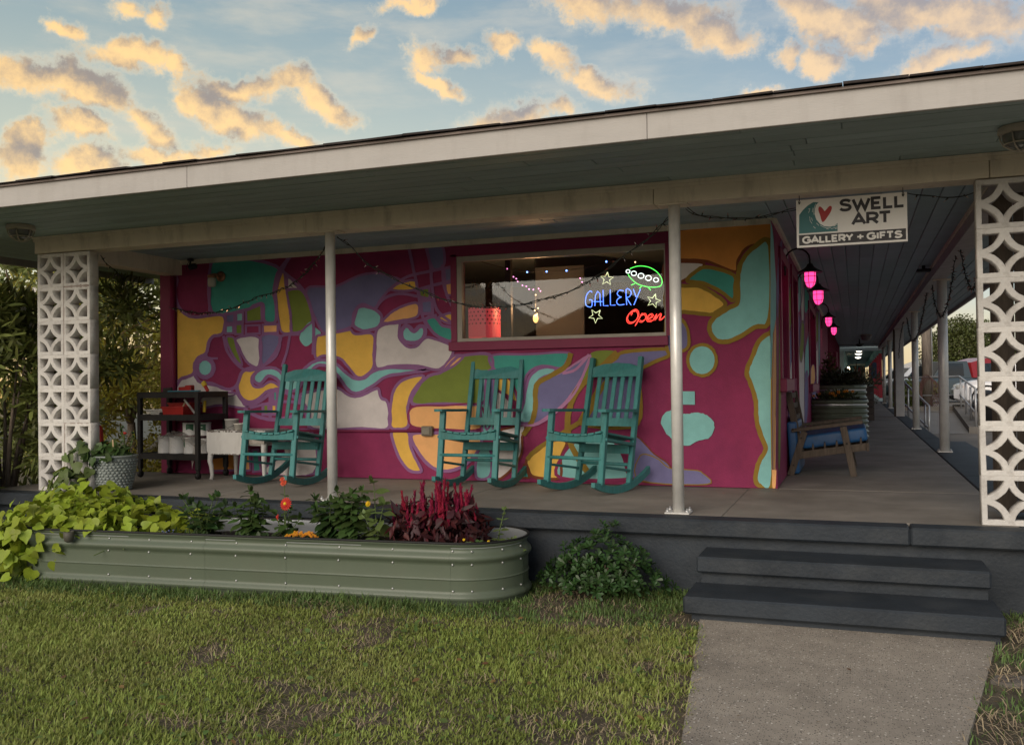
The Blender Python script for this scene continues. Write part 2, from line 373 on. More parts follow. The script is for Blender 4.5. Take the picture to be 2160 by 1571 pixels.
m_shingle=mat('shingle',(.035,.027,.025),.85,var=.3,vs=30,bump=.8,bs=120,rand=.2)
m_drip=mat('drip_edge',(.20,.16,.14),.6,var=.2)
m_black=mat('black_plastic',(.018,.018,.02),.5,var=.2)
m_wood_grey=mat('weathered_wood',(.098,.076,.060),.8,var=.3,vs=5,bump=1.0,bs=40,stretch=(9,9,1),rand=.12)
bld=thing('gallery_building','long one-storey gallery with mural painted porch wall, wide eaves and tongue and groove ceilings','building',(-3,8,0),world=True)
# floor slabs ------------------------------------------------------
pf=MB().box(-7.55,1.15,6.32,8.2,-.12,-.006).box(-.7,.9,8.2,41,-.12,-.006).build('porch_floor',m_conc,bld)
def slab(x0,x1,y0,y1): MB().box(x0,x1,y0,y1,-.05,0,bev=.004).build('floor_slab',m_conc,pf)
xs=[-7.5,-5.2,-3.0,-.86,.93]
for a,b in zip(xs[:-1],xs[1:]): slab(a+.004,b-.004,6.36,8.06 if b<.9 else 8.12)
ys=[8.13,11.0,13.9,16.9,20,23,26.2,29.5,33,37,41]
for a,b in zip(ys[:-1],ys[1:]): slab(XW+.01,.925,a+.004,b-.004)
for x0,x1 in ((-7.62,-3.4),(-3.4,.30),(.30,1.6)):
    MB().box(x0+.0008,x1-.0008,6.15,6.358,-.11,.002,bev=.012).build('porch_edge',m_slate,bld)
MB().box(-7.6,1.6,6.22,6.5,-.6,-.11).build('porch_base',m_slate,bld)
ys2=[6.36,9.6,15.6,21.5,27.5,33.5,41]
for a,b in zip(ys2[:-1],ys2[1:]): MB().box(.932,1.2,a+.003,b-.003,-.10,.002,bev=.01).build('walkway_edge',m_slate,bld)
MB().box(.95,1.16,6.5,41,-.6,-.1).build('walkway_base',m_slate,bld)
# walls ------------------------------------------------------------
WX0,WX1,WZ0,WZ1=[0]*4
a_=ony(966,722,W); b_=ony(1406,707,W); c_=ony(966,543,W); d_=ony(1406,513,W)
WX0=a_.x; WX1=b_.x; WZ0=(a_.z+b_.z)/2; WZ1=(c_.z+d_.z)/2
wall=MB()
wall.box(WL,WX0,W,W+.18,0,SOF).box(WX1,XW,W,W+.18,0,SOF).box(WX0,WX1,W,W+.18,0,WZ0).box(WX0,WX1,W,W+.18,WZ1,SOF)
fw=wall.build('front_wall',m_mag,bld)
MB().box(WL-.04,WL+.10,W-.03,W+.2,0,2.14).build('corner_trim',m_magtrim,bld)
MB().tube([(WL+.13,W-.035,.02),(WL+.13,W-.035,2.12)],.03,10).build('downspout',m_magtrim,bld)
# side wall along the walkway with recessed openings
def Yx(px): return onx(px,800,XW).y
op=[]   # (y0,y1,z0,z1,kind)
o1=(Yx(1647.5),Yx(1661),.93,2.02); o2=(Yx(1671.5),Yx(1681),0.0,2.05); o3=(Yx(1707),Yx(1719.5),.86,1.98)
sw=MB(); prev=W+.18; th=.16
for (y0,y1,z0,z1) in (o1,o2,o3):
    sw.box(XW-th,XW,prev,y0,0,SOF)
    if z0>0: sw.box(XW-th,XW,y0,y1,0,z0)
    sw.box(XW-th,XW,y0,y1,z1,SOF); prev=y1
sw.box(XW-th,XW,prev,40.5,0,SOF)
swall=sw.build('side_wall',m_mag,bld)
m_dglass=mat('dark_glass',(.01,.01,.012),.08,spec=.6)
for k,(y0,y1,z0,z1) in enumerate((o1,o2,o3)):
    nm='side_door' if z0==0 else 'side_window'
    fr=MB().box(XW-.10,XW-.06,y0,y1,z0,z1).build(nm,m_magtrim,bld)
    t=MB(); wd=.10
    t.box(XW+.002,XW+.022,y0-wd,y0,z0,z1+wd).box(XW+.002,XW+.022,y1,y1+wd,z0,z1+wd).box(XW+.002,XW+.022,y0,y1,z1,z1+wd); t.build('trim',m_magtrim,fr)
    if z0>0:
        MB().box(XW-.05,XW+.06,y0-wd-.03,y1+wd+.03,z0-.12,z0,bev=.008).build('sill',m_magtrim,fr)
        MB().box(XW-.059,XW-.05,y0+.06,y1-.06,z0+.06,z1-.06).build('pane',m_dglass,fr)
    else:
        MB().box(XW-.059,XW-.045,y0+.1,y1-.1,.25,.95).box(XW-.059,XW-.045,y0+.1,y1-.1,1.1,1.95).build('door_panel',m_magtrim,fr)
# board and batten stretch further down the walkway
bb=MB().box(XW+.002,XW+.03,24.5,40.5,0,SOF-.01).build('board_wall',m_magtrim,bld)
y=24.5
while y<40: MB().box(XW+.032,XW+.055,y,y+.07,0.02,SOF-.02).build('batten',m_magtrim,bb); y+=.9
MB().box(XW+.06,XW+.14,28.6,29.3,1.25,1.75,bev=.01).build('meter_box',m_magtrim,bb)
# beams ------------------------------------------------------------
bm_=MB(); js=[-7.0,-4.12,-1.3,.80,1.5]
for a,b in zip(js[:-1],js[1:]): MB().box(a+.002,b-.002,D,D+.20,H,SOF-.002,bev=.004).build('porch_beam',m_cream,bld)
MB().box(-7.0,1.08,D-.022,D-.001,SOF-.022,SOF).box(-7.0,1.08,D-.012,D-.001,SOF-.045,SOF-.023).build('beam_moulding',m_cream,bld)
MB().box(-7.0,-6.80,D+.201,W-.002,H-.02,SOF-.002).build('porch_beam',m_cream,bld)
MB().box(.90,1.08,D+.201,41,H,SOF-.002).build('walkway_beam',mat('beam_grey',(.42,.40,.39),.65,var=.1,bump=.3,bs=30,grime=.4),bld)
MB().box(.885,.899,D+.21,41,SOF-.05,SOF-.012).build('beam_moulding',m_cream,bld)
MB().box(WL,XW+.02,W-.03,W-.001,SOF-.06,SOF-.012).box(XW+.001,XW+.03,W,41,SOF-.06,SOF-.012).build('ceiling_moulding',m_cream,bld)
# ceilings : separate boards ----------------------------------------
def boards(parent,along,a0,a1,b0,b1,z,w,m,splits,name='ceiling_board'):
    n=max(1,round((b1-b0)/w)); w=(b1-b0)/n
    for i in range(n):
        p=[a0]+sorted(a0+(a1-a0)*min(.97,max(.03,(s+random.uniform(-.12,.12)))) for s in splits)+[a1]
        for q0,q1 in zip(p[:-1],p[1:]):
            u0,u1,v0,v1=q0+.002,q1-.002,b0+i*w+.003,b0+(i+1)*w-.003
            zz=z+random.uniform(0,.0025)
            mb=MB()
            if along=='x': mb.box(u0,u1,v0,v1,zz,zz+.018,bev=.004)
            else: mb.box(v0,v1,u0,u1,zz,zz+.018,bev=.004)
            mb.build(name,m,parent)
cl=MB().box(-6.8,.9,D+.2,W,SOF+.01,SOF+.03).box(XW,.9,W,41,SOF+.01,SOF+.03).build('ceiling',m_ceil,bld)
boards(cl,'x',-6.8,XW-.0,D+.2,W,SOF-.012,.14,m_ceil,[.4,.75])
boards(cl,'y',D+.2,41,XW,.9,SOF-.012,.14,m_ceil,[.12,.3,.55])
sf=MB().box(-8.4,1.86,5.03,9.5,SOF+.02,SOF+.04).box(-7.2,1.86,9.501,41,SOF+.02,SOF+.04).build('soffit',m_soffit,bld)
boards(sf,'x',-8.3,1.86,5.04,D-.002,SOF+.001,.135,m_soffit,[.3,.62,.85],'soffit_board')
boards(sf,'y',D,41,1.08,1.84,SOF+.001,.135,m_ceil,[.1,.3,.6],'soffit_board')
boards(sf,'y',D,9.5,-8.3,-7.0,SOF+.001,.135,m_soffit,[],'soffit_board')
MB().box(1.84,1.88,5.01,41,2.246,2.39).build('fascia',m_white,bld)
MB().box(-8.44,-8.4,5.01,9.5,2.246,2.39).build('fascia',m_white,bld)
for a,b in ((-8.44,-4.15),(-4.15,-1.05),(-1.05,1.84)):
    MB().box(a+.001,b-.001,5.01,5.04,2.244,2.392,bev=.003).build('fascia',m_white,bld)
MB().box(-8.46,1.9,4.99,5.06,2.388,2.402).build('drip_edge',m_drip,bld)
# roof: low slope deck, shingles along the eave proud and uneven
rf=MB(); sl=.16
for (x0,x1,y0,y1,q0,q1) in ((-8.45,1.9,5.0,9.5,3.4,0),(-7.25,1.9,9.51,40.5,0,0)):  # unseen rear eave set back so it shades the hedge less
    z=2.404; k=3.4*sl
    if q0: rf.add([(x0,y0,z),(x1,y0,z),(x1,y1,z),(x0,y1,z),(x0+3.4,y0+3.4,z+k),(x1-3.4,y0+3.4,z+k),(x1-3.4,y1,z+k),(x0+3.4,y1,z+k)],[(0,1,5,4),(1,2,6,5),(3,0,4,7),(4,5,6,7),(2,3,7,6),(0,3,2,1)])
    else: rf.add([(x0,y0,z),(x1,y0,z),(x1,y1,z),(x0,y1,z),(x0+2.2,y0,z+k),(x1-3.4,y0,z+k),(x1-3.4,y1,z+k),(x0+2.2,y1,z+k)],[(0,1,5,4),(1,2,6,5),(3,0,4,7),(4,5,6,7),(2,3,7,6),(0,3,2,1)])
roof=rf.build('roof',m_shingle,bld)
x=-8.47
while x<1.9:
    wd=random.uniform(.26,.36); z=2.408+random.uniform(0,.004); x1=min(x+wd,1.92); tk=random.uniform(.006,.013)
    v=[(x+.002,4.965+random.uniform(-.01,.01),z-.004),(x1-.002,4.965+random.uniform(-.01,.01),z-.004),(x1-.002,5.25,z+.045),(x+.002,5.25,z+.045)]
    MB().add(v+[(a,b,c+tk) for a,b,c in v],[(3,2,1,0),(4,5,6,7),(0,1,5,4),(1,2,6,5),(2,3,7,6),(3,0,4,7)]).build('shingle',m_shingle,roof)
    x=x1
# front window ------------------------------------------------------
win=MB()
fz0,fz1=WZ0,WZ1; fwid=.05
m_wframe=mat('window_frame_tan',(.40,.36,.31),.5,var=.1,grime=.3)
for (x0,x1,z0,z1) in ((WX0,WX1,fz0,fz0+.03),(WX0,WX1,fz1-.05,fz1),(WX0,WX0+fwid,fz0+.03,fz1-.05),(WX1-.012,WX1,fz0+.03,fz1-.05)): win.box(x0,x1,W-.012,W+.05,z0,z1)
wo=win.build('front_window',m_wframe,bld)
MB().box(WX0+fwid,WX1-.012,W+.028,W+.032,fz0+.03,fz1-.05).build('pane',glassmat('window_glass',.014),wo)
tr=MB(); a=ony(950,745,W);b=ony(1410,735,W)
tr.box(a.x,b.x+.005,W-.045,W-.002,a.z+.02,WZ0-.002,bev=.004); tr.build('sill',m_magtrim,wo)
MB().box(ony(950,745,W).x+.02,WX0-.002,W-.02,W-.001,WZ0,WZ1+.02).box(ony(950,745,W).x+.02,WX1+.06,W-.02,W-.001,WZ1+.002,SOF-.065).box(WX1+.001,WX1+.06,W-.02,W-.001,WZ0,WZ1).build('window_casing',m_magtrim,wo)
# dim room behind the pane
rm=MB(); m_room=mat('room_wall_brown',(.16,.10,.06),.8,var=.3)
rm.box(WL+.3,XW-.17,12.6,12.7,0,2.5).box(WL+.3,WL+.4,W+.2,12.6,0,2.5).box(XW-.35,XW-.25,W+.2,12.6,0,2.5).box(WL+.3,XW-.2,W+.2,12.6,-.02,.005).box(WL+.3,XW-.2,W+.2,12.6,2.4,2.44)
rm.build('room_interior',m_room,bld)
# ---------------------------------------------------------------- front steps
st=thing('porch_steps','slate painted concrete steps leading up from the path to the porch','steps',(-.1,5.8,GZ),world=True)
def wedge(x0,x1,y0,y1,z0,z1,ins):
    pass
MB().box(-.955,.705,5.85,6.225,-.285,-.185,bev=.012).build('tread',m_slate,st)
MB().box(-.93,.69,5.895,6.222,-.60,-.28).build('riser',m_slate,st)
MB().box(-.975,.725,5.47,5.90,-.455,-.352,bev=.012).build('tread',m_slate,st)
MB().box(-.93,.70,5.51,5.894,-.62,-.45).build('riser',m_slate,st)
# ---------------------------------------------------------------- ground
def concrete_walk():
    m=mat('path_aggregate',(.34,.30,.25),.85,var=.18,vs=5,bump=1.2,bs=180,alt=(.16,.14,.118),altscale=1.1,altamt=.6)
    nt=m.node_tree;N=nt.nodes;L=nt.links;b=N['Principled BSDF'];src=b.inputs['Base Color'].links[0].from_socket
    tc=N.new('ShaderNodeTexCoord'); 
    for sc,thr,col in ((75,.24,(.36,.33,.29,1)),(42,.20,(.66,.61,.54,1)),(95,.26,(.05,.045,.04,1)),(55,.2,(.07,.06,.055,1))):
        v=N.new('ShaderNodeTexVoronoi'); v.inputs['Scale'].default_value=sc; L.new(tc.outputs['Object'],v.inputs['Vector'])
        c=N.new('ShaderNodeMath');c.operation='LESS_THAN';L.new(v.outputs['Distance'],c.inputs[0]);c.inputs[1].default_value=thr
        sp=N.new('ShaderNodeSeparateColor');L.new(v.outputs['Color'],sp.inputs[0])
        g=N.new('ShaderNodeMath');g.operation='GREATER_THAN';L.new(sp.outputs[0],g.inputs[0]);g.inputs[1].default_value=.45
        k=N.new('ShaderNodeMath');k.operation='MULTIPLY';L.new(c.outputs[0],k.inputs[0]);L.new(g.outputs[0],k.inputs[1])
        x=N.new('ShaderNodeMix');x.data_type='RGBA';L.new(k.outputs[0],x.inputs['Factor']);L.new(src,x.inputs['A']);x.inputs['B'].default_value=col;src=x.outputs['Result']
    L.new(src,b.inputs['Base Color']); return m
wl0=onz(1475,1318,GZ);wl1=onz(1437,1571,GZ);wr0=onz(2098,1366,GZ);wr1=onz(2040,1571,GZ)
wz=GZ+.012
def ext(a,b,y): t=(y-a.y)/(b.y-a.y); return a.x+(b.x-a.x)*t
path=MB(); Lx=[(ext(wl0,wl1,5.6),5.6),(wl1.x,wl1.y),(wl1.x+.02,-6)];Rx=[(ext(wr0,wr1,5.6),5.6),(onz(2080,1440,GZ).x,onz(2080,1440,GZ).y),(wr1.x,wr1.y),(wr1.x-.05,-6)]
path.prism(Lx+Rx[::-1],lambda u,v,w:(u,v,wz-.1+w),.1)
po=path.build('path',concrete_walk(),None,'structure',fix=True)
m_soil=mat('lawn_soil',(.085,.072,.050),.95,var=.35,vs=9,bump=1.5,bs=60,alt=(.16,.13,.09),altscale=2.2,altamt=.8)
def ground():
    mb=MB();n=60
    # near lawn soil and wide ground in one sheet, gentle undulation
    xs=[-400,-120,-40,-14]+list(np.linspace(-9,3,30))+[6,14,40,120,400]; ysg=[-400,-60,-15,-5,-1]+list(np.linspace(1,12,26))+[16,20]
    vs=[];fs=[]
    for y in ysg:
        for x in xs: vs.append((x,y,GZ+ (.012*math.sin(x*2.1+y)*math.cos(y*1.7) if (-9<=x<=3 and 1<=y<=5.3) else 0)-(.004 if abs(x+.15)<1.4 else 0)))
    c=len(xs)
    for j in range(len(ysg)-1):
        for i in range(c-1): fs.append((j*c+i,j*c+i+1,(j+1)*c+i+1,(j+1)*c+i))
    mb.add(vs,fs); return mb.build('ground',m_soil,None,'structure')
ground()
m_asph=mat('pavement',(.21,.19,.165),.9,var=.2,vs=2,bump=.8,bs=90,alt=(.10,.10,.10),altscale=.5)
MB().add([(-1,20,GZ+.004),(400,20,GZ+.004),(400,31,GZ+.004),(-1,31,GZ+.004),(400,33,-.16),(-1,33,-.16),(400,500,-.16),(-1,500,-.16)],[(0,1,2,3),(3,2,4,5),(5,4,6,7)]).build('parking_lot',m_asph,None,'structure')
MB().add([(1.2,8.5,GZ+.008),(40,8.5,GZ+.008),(40,19.99,GZ+.008),(1.2,19.99,GZ+.008)],[(0,1,2,3)]).build('pavement',m_asph,None,'structure')
# ---------------------------------------------------------------- breeze block pillars
def quarter(cx,cy,r,a0,a1,n=9): return [(cx+r*math.cos(a0+(a1-a0)*k/n),cy+r*math.sin(a0+(a1-a0)*k/n)) for k in range(n+1)]
def block_mesh(name,seed):
    r_=random.Random(seed); s=.1505; fr=.025; R=.146; t=.033
    jit=lambda p:[(x+r_.uniform(-.0012,.0012),y+r_.uniform(-.0012,.0012)) for x,y in p]
    loops=[[(-s,-s),(s,-s),(s,s),(-s,s)]]
    for sx in (-1,1):
        for sy in (-1,1):
            cx,cy=sx*s,sy*s; i=s-fr
            # corner opening : quarter disc clipped to frame
            rr=R-t/2
            a=math.asin(fr/rr); pts=[]
            for k in range(9):
                an=a+(math.pi/2-2*a)*k/8; pts.append((cx-sx*rr*math.cos(an),cy-sy*rr*math.sin(an)))
            loops.append(jit(pts+[(sx*i,sy*i)]))
    rr=R+t/2; pts=[]
    a=math.acos(min(1,(s-.012)/rr)) if rr>s-.012 else .05
    for (sx,sy) in ((1,1),(-1,1),(-1,-1),(1,-1)):
        q=[]
        a=math.acos(s/rr)+.02
        for k in range(9):
            an=a+(math.pi/2-2*a)*k/8; q.append((sx*s-sx*rr*math.cos(an),sy*s-sy*rr*math.sin(an)))
        if sx*sy>0: q=q[::-1]
        pts+=q
    # order around centre
    pts.sort(key=lambda p:math.atan2(p[1],p[0])); loops.append(jit(pts))
    me=curve_mesh(name,loops,.100,bev=.003); return me
m_block=mat('block_white',(.60,.58,.55),.8,var=.10,vs=6,bump=1.0,bs=60,grime=.6,rand=.08)
m_mortar=mat('mortar',(.36,.30,.27),.9,var=.2,vs=20,bump=1,bs=90)
bms=[block_mesh('breeze_block',k) for k in range(4)]
for me in bms: me.materials.clear(); me.materials.append(m_block)
def pillar(x0,label,smear=False):
    p=thing('breeze_block_pillar',label,'pillar',(x0+.3025,D+.06,0),group='breeze block pillars at the porch corners')
    mo=MB()
    for c in range(2):
        for r in range(7):
            o=link('breeze_block',bms[(c*3+r*5)%4],p)
            o.rotation_euler=(rad(90),0 ,0); o.scale=(1,1,1)
            o.location=(-.1515+c*.303+random.uniform(-.0015,.0015),random.uniform(-.002,.002),.155+r*.3055)
            if r: mo.box(-.3+c*.303,-.003+c*.303,-.046,.046,r*.3055-.0012+.0,r*.3055+.0055)
    mo.box(-.003,.003,-.047,.047,0,2.14)
    if smear:
        r2=random.Random(4)
        for k in range(52):
            z=.03+k*.0405; a=r2.uniform(.004,.010); b=r2.uniform(.004,.012)
            mo.box(-a,b,-.0525,-.0475,z,z+.041)
        for k in range(14):
            x=.004+k*.021; t=r2.uniform(.006,.016); mo.box(x,x+.0212,-.0525,-.0475,1.835-t,1.835+t*.9)
        for zz in (1.527,1.222,.916,.61):
            for k in range(14):
                if r2.random()<.6: x=.004+k*.021; t=r2.uniform(.002,.006); mo.box(x,x+.0212,-.0522,-.0478,zz-t,zz+t)
    mo.build('mortar_joint',m_mortar,p)
    return p
pl=pillar(ony(79,800,D).x,'white breeze block pillar by the oleander with grey mortar smears',True)
pr=pillar(ony(2067,800,D).x,'white breeze block pillar beside the steps, boxed post behind it')
# boxed timber post behind the pillar at the walkway corner
wp_=thing('boarded_post','grey weathered boarded post standing behind the breeze block pillar','post',(1.12,7.02,0))
for i in range(4): MB().box(-.24+i*.12+.003,-.12+i*.12-.003,-.10,-.08,0.02,2.14,bev=.003).build('board',m_wood_grey,wp_)
for i in range(2): MB().box(-.24,-.22,-.078+i*.1,.02+i*.1,.02,2.14,bev=.003).build('board',m_wood_grey,wp_)
# ---------------------------------------------------------------- steel columns
def column(loc,label,r,group):
    c=thing('steel_column',label,'column',loc,group=group)
    MB().lathe([(r,.012),(r,H-.012)],28).build('shaft',m_steel,c)
    b=MB().box(-.085,.085,-.075,.075,.002,.012,bev=.002).build('base_plate',m_steel,c)
    n=MB()
    for sx in (-1,1):
        for sy in (-1,1): n.lathe([(.014,.012),(.014,.026),(.007,.027),(.007,.04)],6,Matrix.Translation((sx*.068,sy*.05,0)))
    n.build('anchor_bolt',m_bolt,b)
    MB().box(-.10,.10,-.07,.07,H-.012,H-.003).build('top_plate',m_cream,c)
    return c
rad_c=.0405
column((ony(699,780,D+.055).x,D+.055,0),'silver painted pipe column between the leftmost rocking chair and the window',rad_c,'silver pipe columns on the front of the porch')
column((ony(1427,780,D+.055).x,D+.055,0),'silver painted pipe column at the window end of the mural wall',rad_c,'silver pipe columns on the front of the porch')
for (px,y,l) in ((1986,12.67,'silver pipe walkway column nearest the breeze block pillar, bolted to the slate edge'),(1928,18.4,'silver pipe walkway column, second along the slate edge'),(1872,31.5,'slim silver pipe walkway column beyond the square post'),(1862,38.0,'farthest silver pipe walkway column beside the teal building')):
    column((onz(px,900,-.0).x*0+1.03,y,0),l,.058,'silver pipe columns along the walkway')
sp_=thing('square_post','pale square walkway post with a dark inner face, between pipe columns','post',(1.02,24.8,0))
MB().box(-.09,.11,-.1,.1,0,H,bev=.008).build('shaft',mat('post_pale',(.42,.42,.42),.6,var=.1,bump=.3),sp_)
MB().box(-.13,-.092,-.1,.1,0,H).build('dark_board',mat('board_dark',(.06,.045,.035),.8,var=.3,bump=.5),sp_)
# ================================================================ MURAL : paint laid on the wall in thin coats
def pm(n,c):
    c=lin(c); g=sum(c)/3; c=tuple(min(.85,v*1.02+g*.04) for v in c)
    return mat('mural_'+n,c,.78,var=.09,vs=6,bump=.6,bs=90,grime=.03)
PC={'Y':pm('yellow',(226,178,74)),'T':pm('teal',(64,152,140)),'A':pm('aqua',(128,188,186)),'G':pm('olive',(118,132,52)),'V':pm('violet',(112,108,150)),
    'W':pm('white',(206,198,196)),'P':pm('peach',(244,172,108)),'M':m_mag,'O':pm('orange',(214,140,62)),'R':pm('outline_purple',(138,92,138)),'K':pm('outline_ochre',(140,112,36)),'B':pm('outline_brown',(120,62,34)),'L':pm('lilac',(176,120,160))}
KEYS=list(PC)
def TA(x,y): return 330+x/2.533,440+y/2.533
def TB(x,y): return 820+x/2.534,440+y/2.534
def TC(x,y): return 1380+x/2.123,380+y/2.123
def T1(x,y): return 480+x/5.2375,740+y/5.2375
def T3(x,y): return 1130+x/5.068,740+y/5.068
class Mural:
    def __init__(s,T,plane): s.mb=MB();s.T=T;s.plane=plane;s.k=0
    def pt(s,p,lift):
        px,py=s.T(*p); 
        if s.plane=='front': q=ony(px,py,W); return Vector((min(max(q.x,WL+.16),XW-.003),W-lift,min(max(q.z,.004),SOF-.06)))
        q=onx(px,py,XW); return Vector((XW+lift,q.y,min(max(q.z,.004),SOF-.06)))
    def fill(s,col,pts,sm=True,line='R',lw=9,jit=.6):
        s.k+=1; lift=.0012+.00006*s.k
        lp=smooth_loop(pts,5) if sm else pts
        lp=[(x+random.uniform(-jit,jit),y+random.uniform(-jit,jit)) for x,y in lp]
        v=[s.pt(p,lift) for p in lp]
        s.mb.add(v,[tuple(range(len(v)))],KEYS.index(col))
        if line: s.line(line,lp,lw,True)
        return s
    def line(s,col,pts,lw=9,closed=False,sm=False):
        s.k+=1
        lp=smooth_loop(pts,5,closed) if sm else pts
        lw=lw*1.22
        lp=[p for i,p in enumerate(lp) if i==0 or abs(p[0]-lp[i-1][0])+abs(p[1]-lp[i-1][1])>.8]
        wf=[lw*random.uniform(.8,1.15) for _ in lp]
        L_,R_=ribbon(lp,lw,closed); n=len(lp); lift=.0062+.00003*s.k
        J=lambda p:(p.x+random.uniform(-1,1)*lw*.06,p.y+random.uniform(-1,1)*lw*.06)
        v=[s.pt(J(p),lift) for p in L_]+[s.pt(J(p),lift) for p in R_]
        s.mb.add(v,[(i,(i+1)%n,n+(i+1)%n,n+i) for i in range(n if closed else n-1)],KEYS.index(col)); return s
    def circ(s,col,c,r,line='R',lw=16,ry=None): return s.fill(col,[(c[0]+r*math.cos(a*math.pi/6),c[1]+(ry or r)*math.sin(a*math.pi/6)) for a in range(12)],True,line,lw)
mu=Mural(TA,'front')
mu.fill('Y',[(90,392),(112,385),(102,430),(106,480),(122,525),(160,565),(215,580),(358,570),(357,664),(305,682),(282,712),(268,770),(228,795),(206,830),(200,882),(140,905),(90,908)],line='R',lw=14)
mu.fill('T',[(298,285),(420,272),(520,275),(600,295),(655,318),(640,370),(628,450),(640,520),(636,604),(578,600),(571,512),(520,520),(480,540),(298,552)],lw=12)
mu.fill('Y',[(668,335),(684,340),(690,400),(702,470),(715,560),(722,620),(718,662),(672,660),(655,600),(645,520),(641,450),(650,380)])
mu.fill('W',[(700,365),(722,376),(765,430),(702,430)],False)
mu.fill('G',[(702,440),(765,432),(800,470),(825,540),(835,600),(800,632),(775,655),(722,655),(720,570),(705,480)])
for c,q in (('V',(372,560,420,612)),('A',(428,558,465,605)),('A',(372,625,412,668)),('G',(424,618,463,672)),('M',(480,625,553,670)),('P',(570,620,650,666))):
    mu.fill(c,[(q[0],q[1]),(q[2],q[1]-3),(q[2],q[3]-2),(q[0],q[3])],False,lw=10)
mu.fill('G',[(480,545),(545,520),(562,512),(565,600),(482,606)],False)
mu.fill('G',[(375,690),(415,690),(430,740),(460,830),(438,822),(400,765)])
mu.fill('W',[(430,692),(552,690),(552,835),(510,838),(475,805),(445,745)],lw=11)
mu.fill('V',[(562,682),(662,680),(650,740),(610,800),(565,832)],lw=11)
mu.line('R',[(360,680),(380,760),(430,830),(490,865),(560,845),(630,800),(660,740),(670,680),(770,672)],12,sm=True)
mu.line('R',[(715,672),(700,760),(672,845)],11,sm=True)
mu.line('R',[(640,450),(655,380),(690,300),(720,255)],12,sm=True); mu.line('R',[(655,330),(700,270),(705,258)],10,sm=True)
mu.line('R',[(520,275),(620,300),(720,370),(790,440),(830,540),(842,640),(838,780)],13,sm=True)
mu.line('R',[(290,285),(288,400),(285,550)],10,sm=True)
mu.line('R',[(205,885),(235,925),(300,935),(380,965),(430,945),(462,870),(520,845)],14,sm=True)
mu.line('R',[(280,712),(270,790),(330,800)],10,sm=True)
mu.circ('A',(262,850),45,lw=20,ry=50)
mu.fill('V',[(805,430),(960,415),(1080,360),(1180,345),(1260,365),(1300,385),(1240,440),(1190,500),(1172,535),(1100,510),(1055,560),(1045,625),(970,655),(900,665),(852,590)],lw=10)
mu.fill('A',[(765,690),(790,635),(825,605),(840,640),(840,690),(832,715),(795,735)],line=None)
mu.fill('A',[(848,640),(862,645),(880,668),(848,705)],line=None)
mu.fill('Y',[(855,690),(900,672),(1000,655),(1040,648),(1065,670),(1160,672),(1162,780),(1160,850),(1110,897),(1070,897),(1030,850),(980,800),(900,785),(852,795)],lw=11)
mu.fill('A',[(1085,525),(1160,535),(1205,575),(1190,630),(1140,650),(1095,650),(1055,625),(1060,580)],lw=14)
mu.fill('W',[(1185,640),(1290,605),(1300,640),(1300,690),(1340,735),(1390,735),(1440,690),(1500,700),(1578,735),(1578,790),(1510,860),(1400,840),(1260,840),(1175,850),(1170,740)],lw=12)
mu.fill('A',[(1310,660),(1330,628),(1352,632),(1378,655),(1405,632),(1428,630),(1438,655),(1428,690),(1395,715),(1340,715),(1315,695)],lw=18)
mu.fill('Y',[(1255,430),(1310,395),(1385,385),(1385,432),(1310,440)],lw=11)
mu.fill('P',[(1210,610),(1250,560),(1310,525),(1395,505),(1397,575),(1300,600)],lw=11)
mu.fill('G',[(1405,430),(1460,425),(1462,478),(1408,480)],False)
mu.fill('V',[(1415,492),(1475,488),(1478,560),(1420,562)],False,lw=14)
mu.fill('V',[(1450,200),(1528,200),(1538,300),(1480,322)],lw=11); mu.fill('V',[(1540,318),(1580,312),(1582,385),(1545,390)],False)
mu.fill('P',[(1545,402),(1582,395),(1582,462),(1550,462)],False)
mu.fill('T',[(1440,590),(1490,580),(1530,625),(1580,640),(1580,705),(1520,690),(1470,650)],lw=13)
mu.fill('Y',[(1510,580),(1578,560),(1580,615),(1530,600)],lw=11)
for pts in ([(1350,210),(1370,300),(1395,420),(1420,560),(1450,640)],[(1440,200),(1465,300),(1475,420),(1500,540),(1580,610)],[(1240,440),(1330,370),(1440,340),(1590,310)],[(1380,440),(1480,410),(1590,385)],[(1170,535),(1220,480),(1300,455),(1400,470),(1480,490)],[(1200,620),(1290,610),(1400,600),(1500,570)],[(1530,300),(1540,420),(1580,520)]): mu.line('R',pts,13,sm=True)
mu.fill('A',[(970,835),(1010,872),(1060,907),(1110,905),(1160,868),(1240,850),(1330,852),(1450,862),(1330,880),(1230,897),(1160,945),(1080,985),(1030,970),(980,905),(930,850),(880,835),(845,850),(800,900),(760,960),(720,975),(680,965),(650,915),(600,893),(560,935),(530,925),(520,900),(540,870),(580,853),(640,855),(690,897),(730,920),(780,870),(830,825),(880,808),(930,815)],lw=14)
mu.fill('Y',[(465,870),(545,855),(512,900),(520,945),(560,952),(610,925),(650,940),(668,965),(600,972),(540,1020),(490,1030),(450,1000),(435,950)],lw=12)
mu.fill('W',[(90,925),(160,908),(205,888),(232,930),(330,950),(400,970),(395,1000),(90,985)],line='R',lw=6)
mu.fill('W',[(250,1000),(420,985),(470,1045),(495,1055),(470,1065),(400,1055),(330,1050),(250,1062)],lw=10)
mu.line('R',[(430,945),(450,1010),(500,1045),(560,1025),(640,965),(700,985),(770,1030),(800,1090),(820,1170)],16,sm=True)
for q,c in (((625,975,648,1028),'T'),((572,1045,602,1100),'G'),((615,1047,645,1098),'Y')): mu.fill(c,[(q[0],q[1]),(q[2],q[1]),(q[2],q[3]),(q[0],q[3])],False,lw=12)
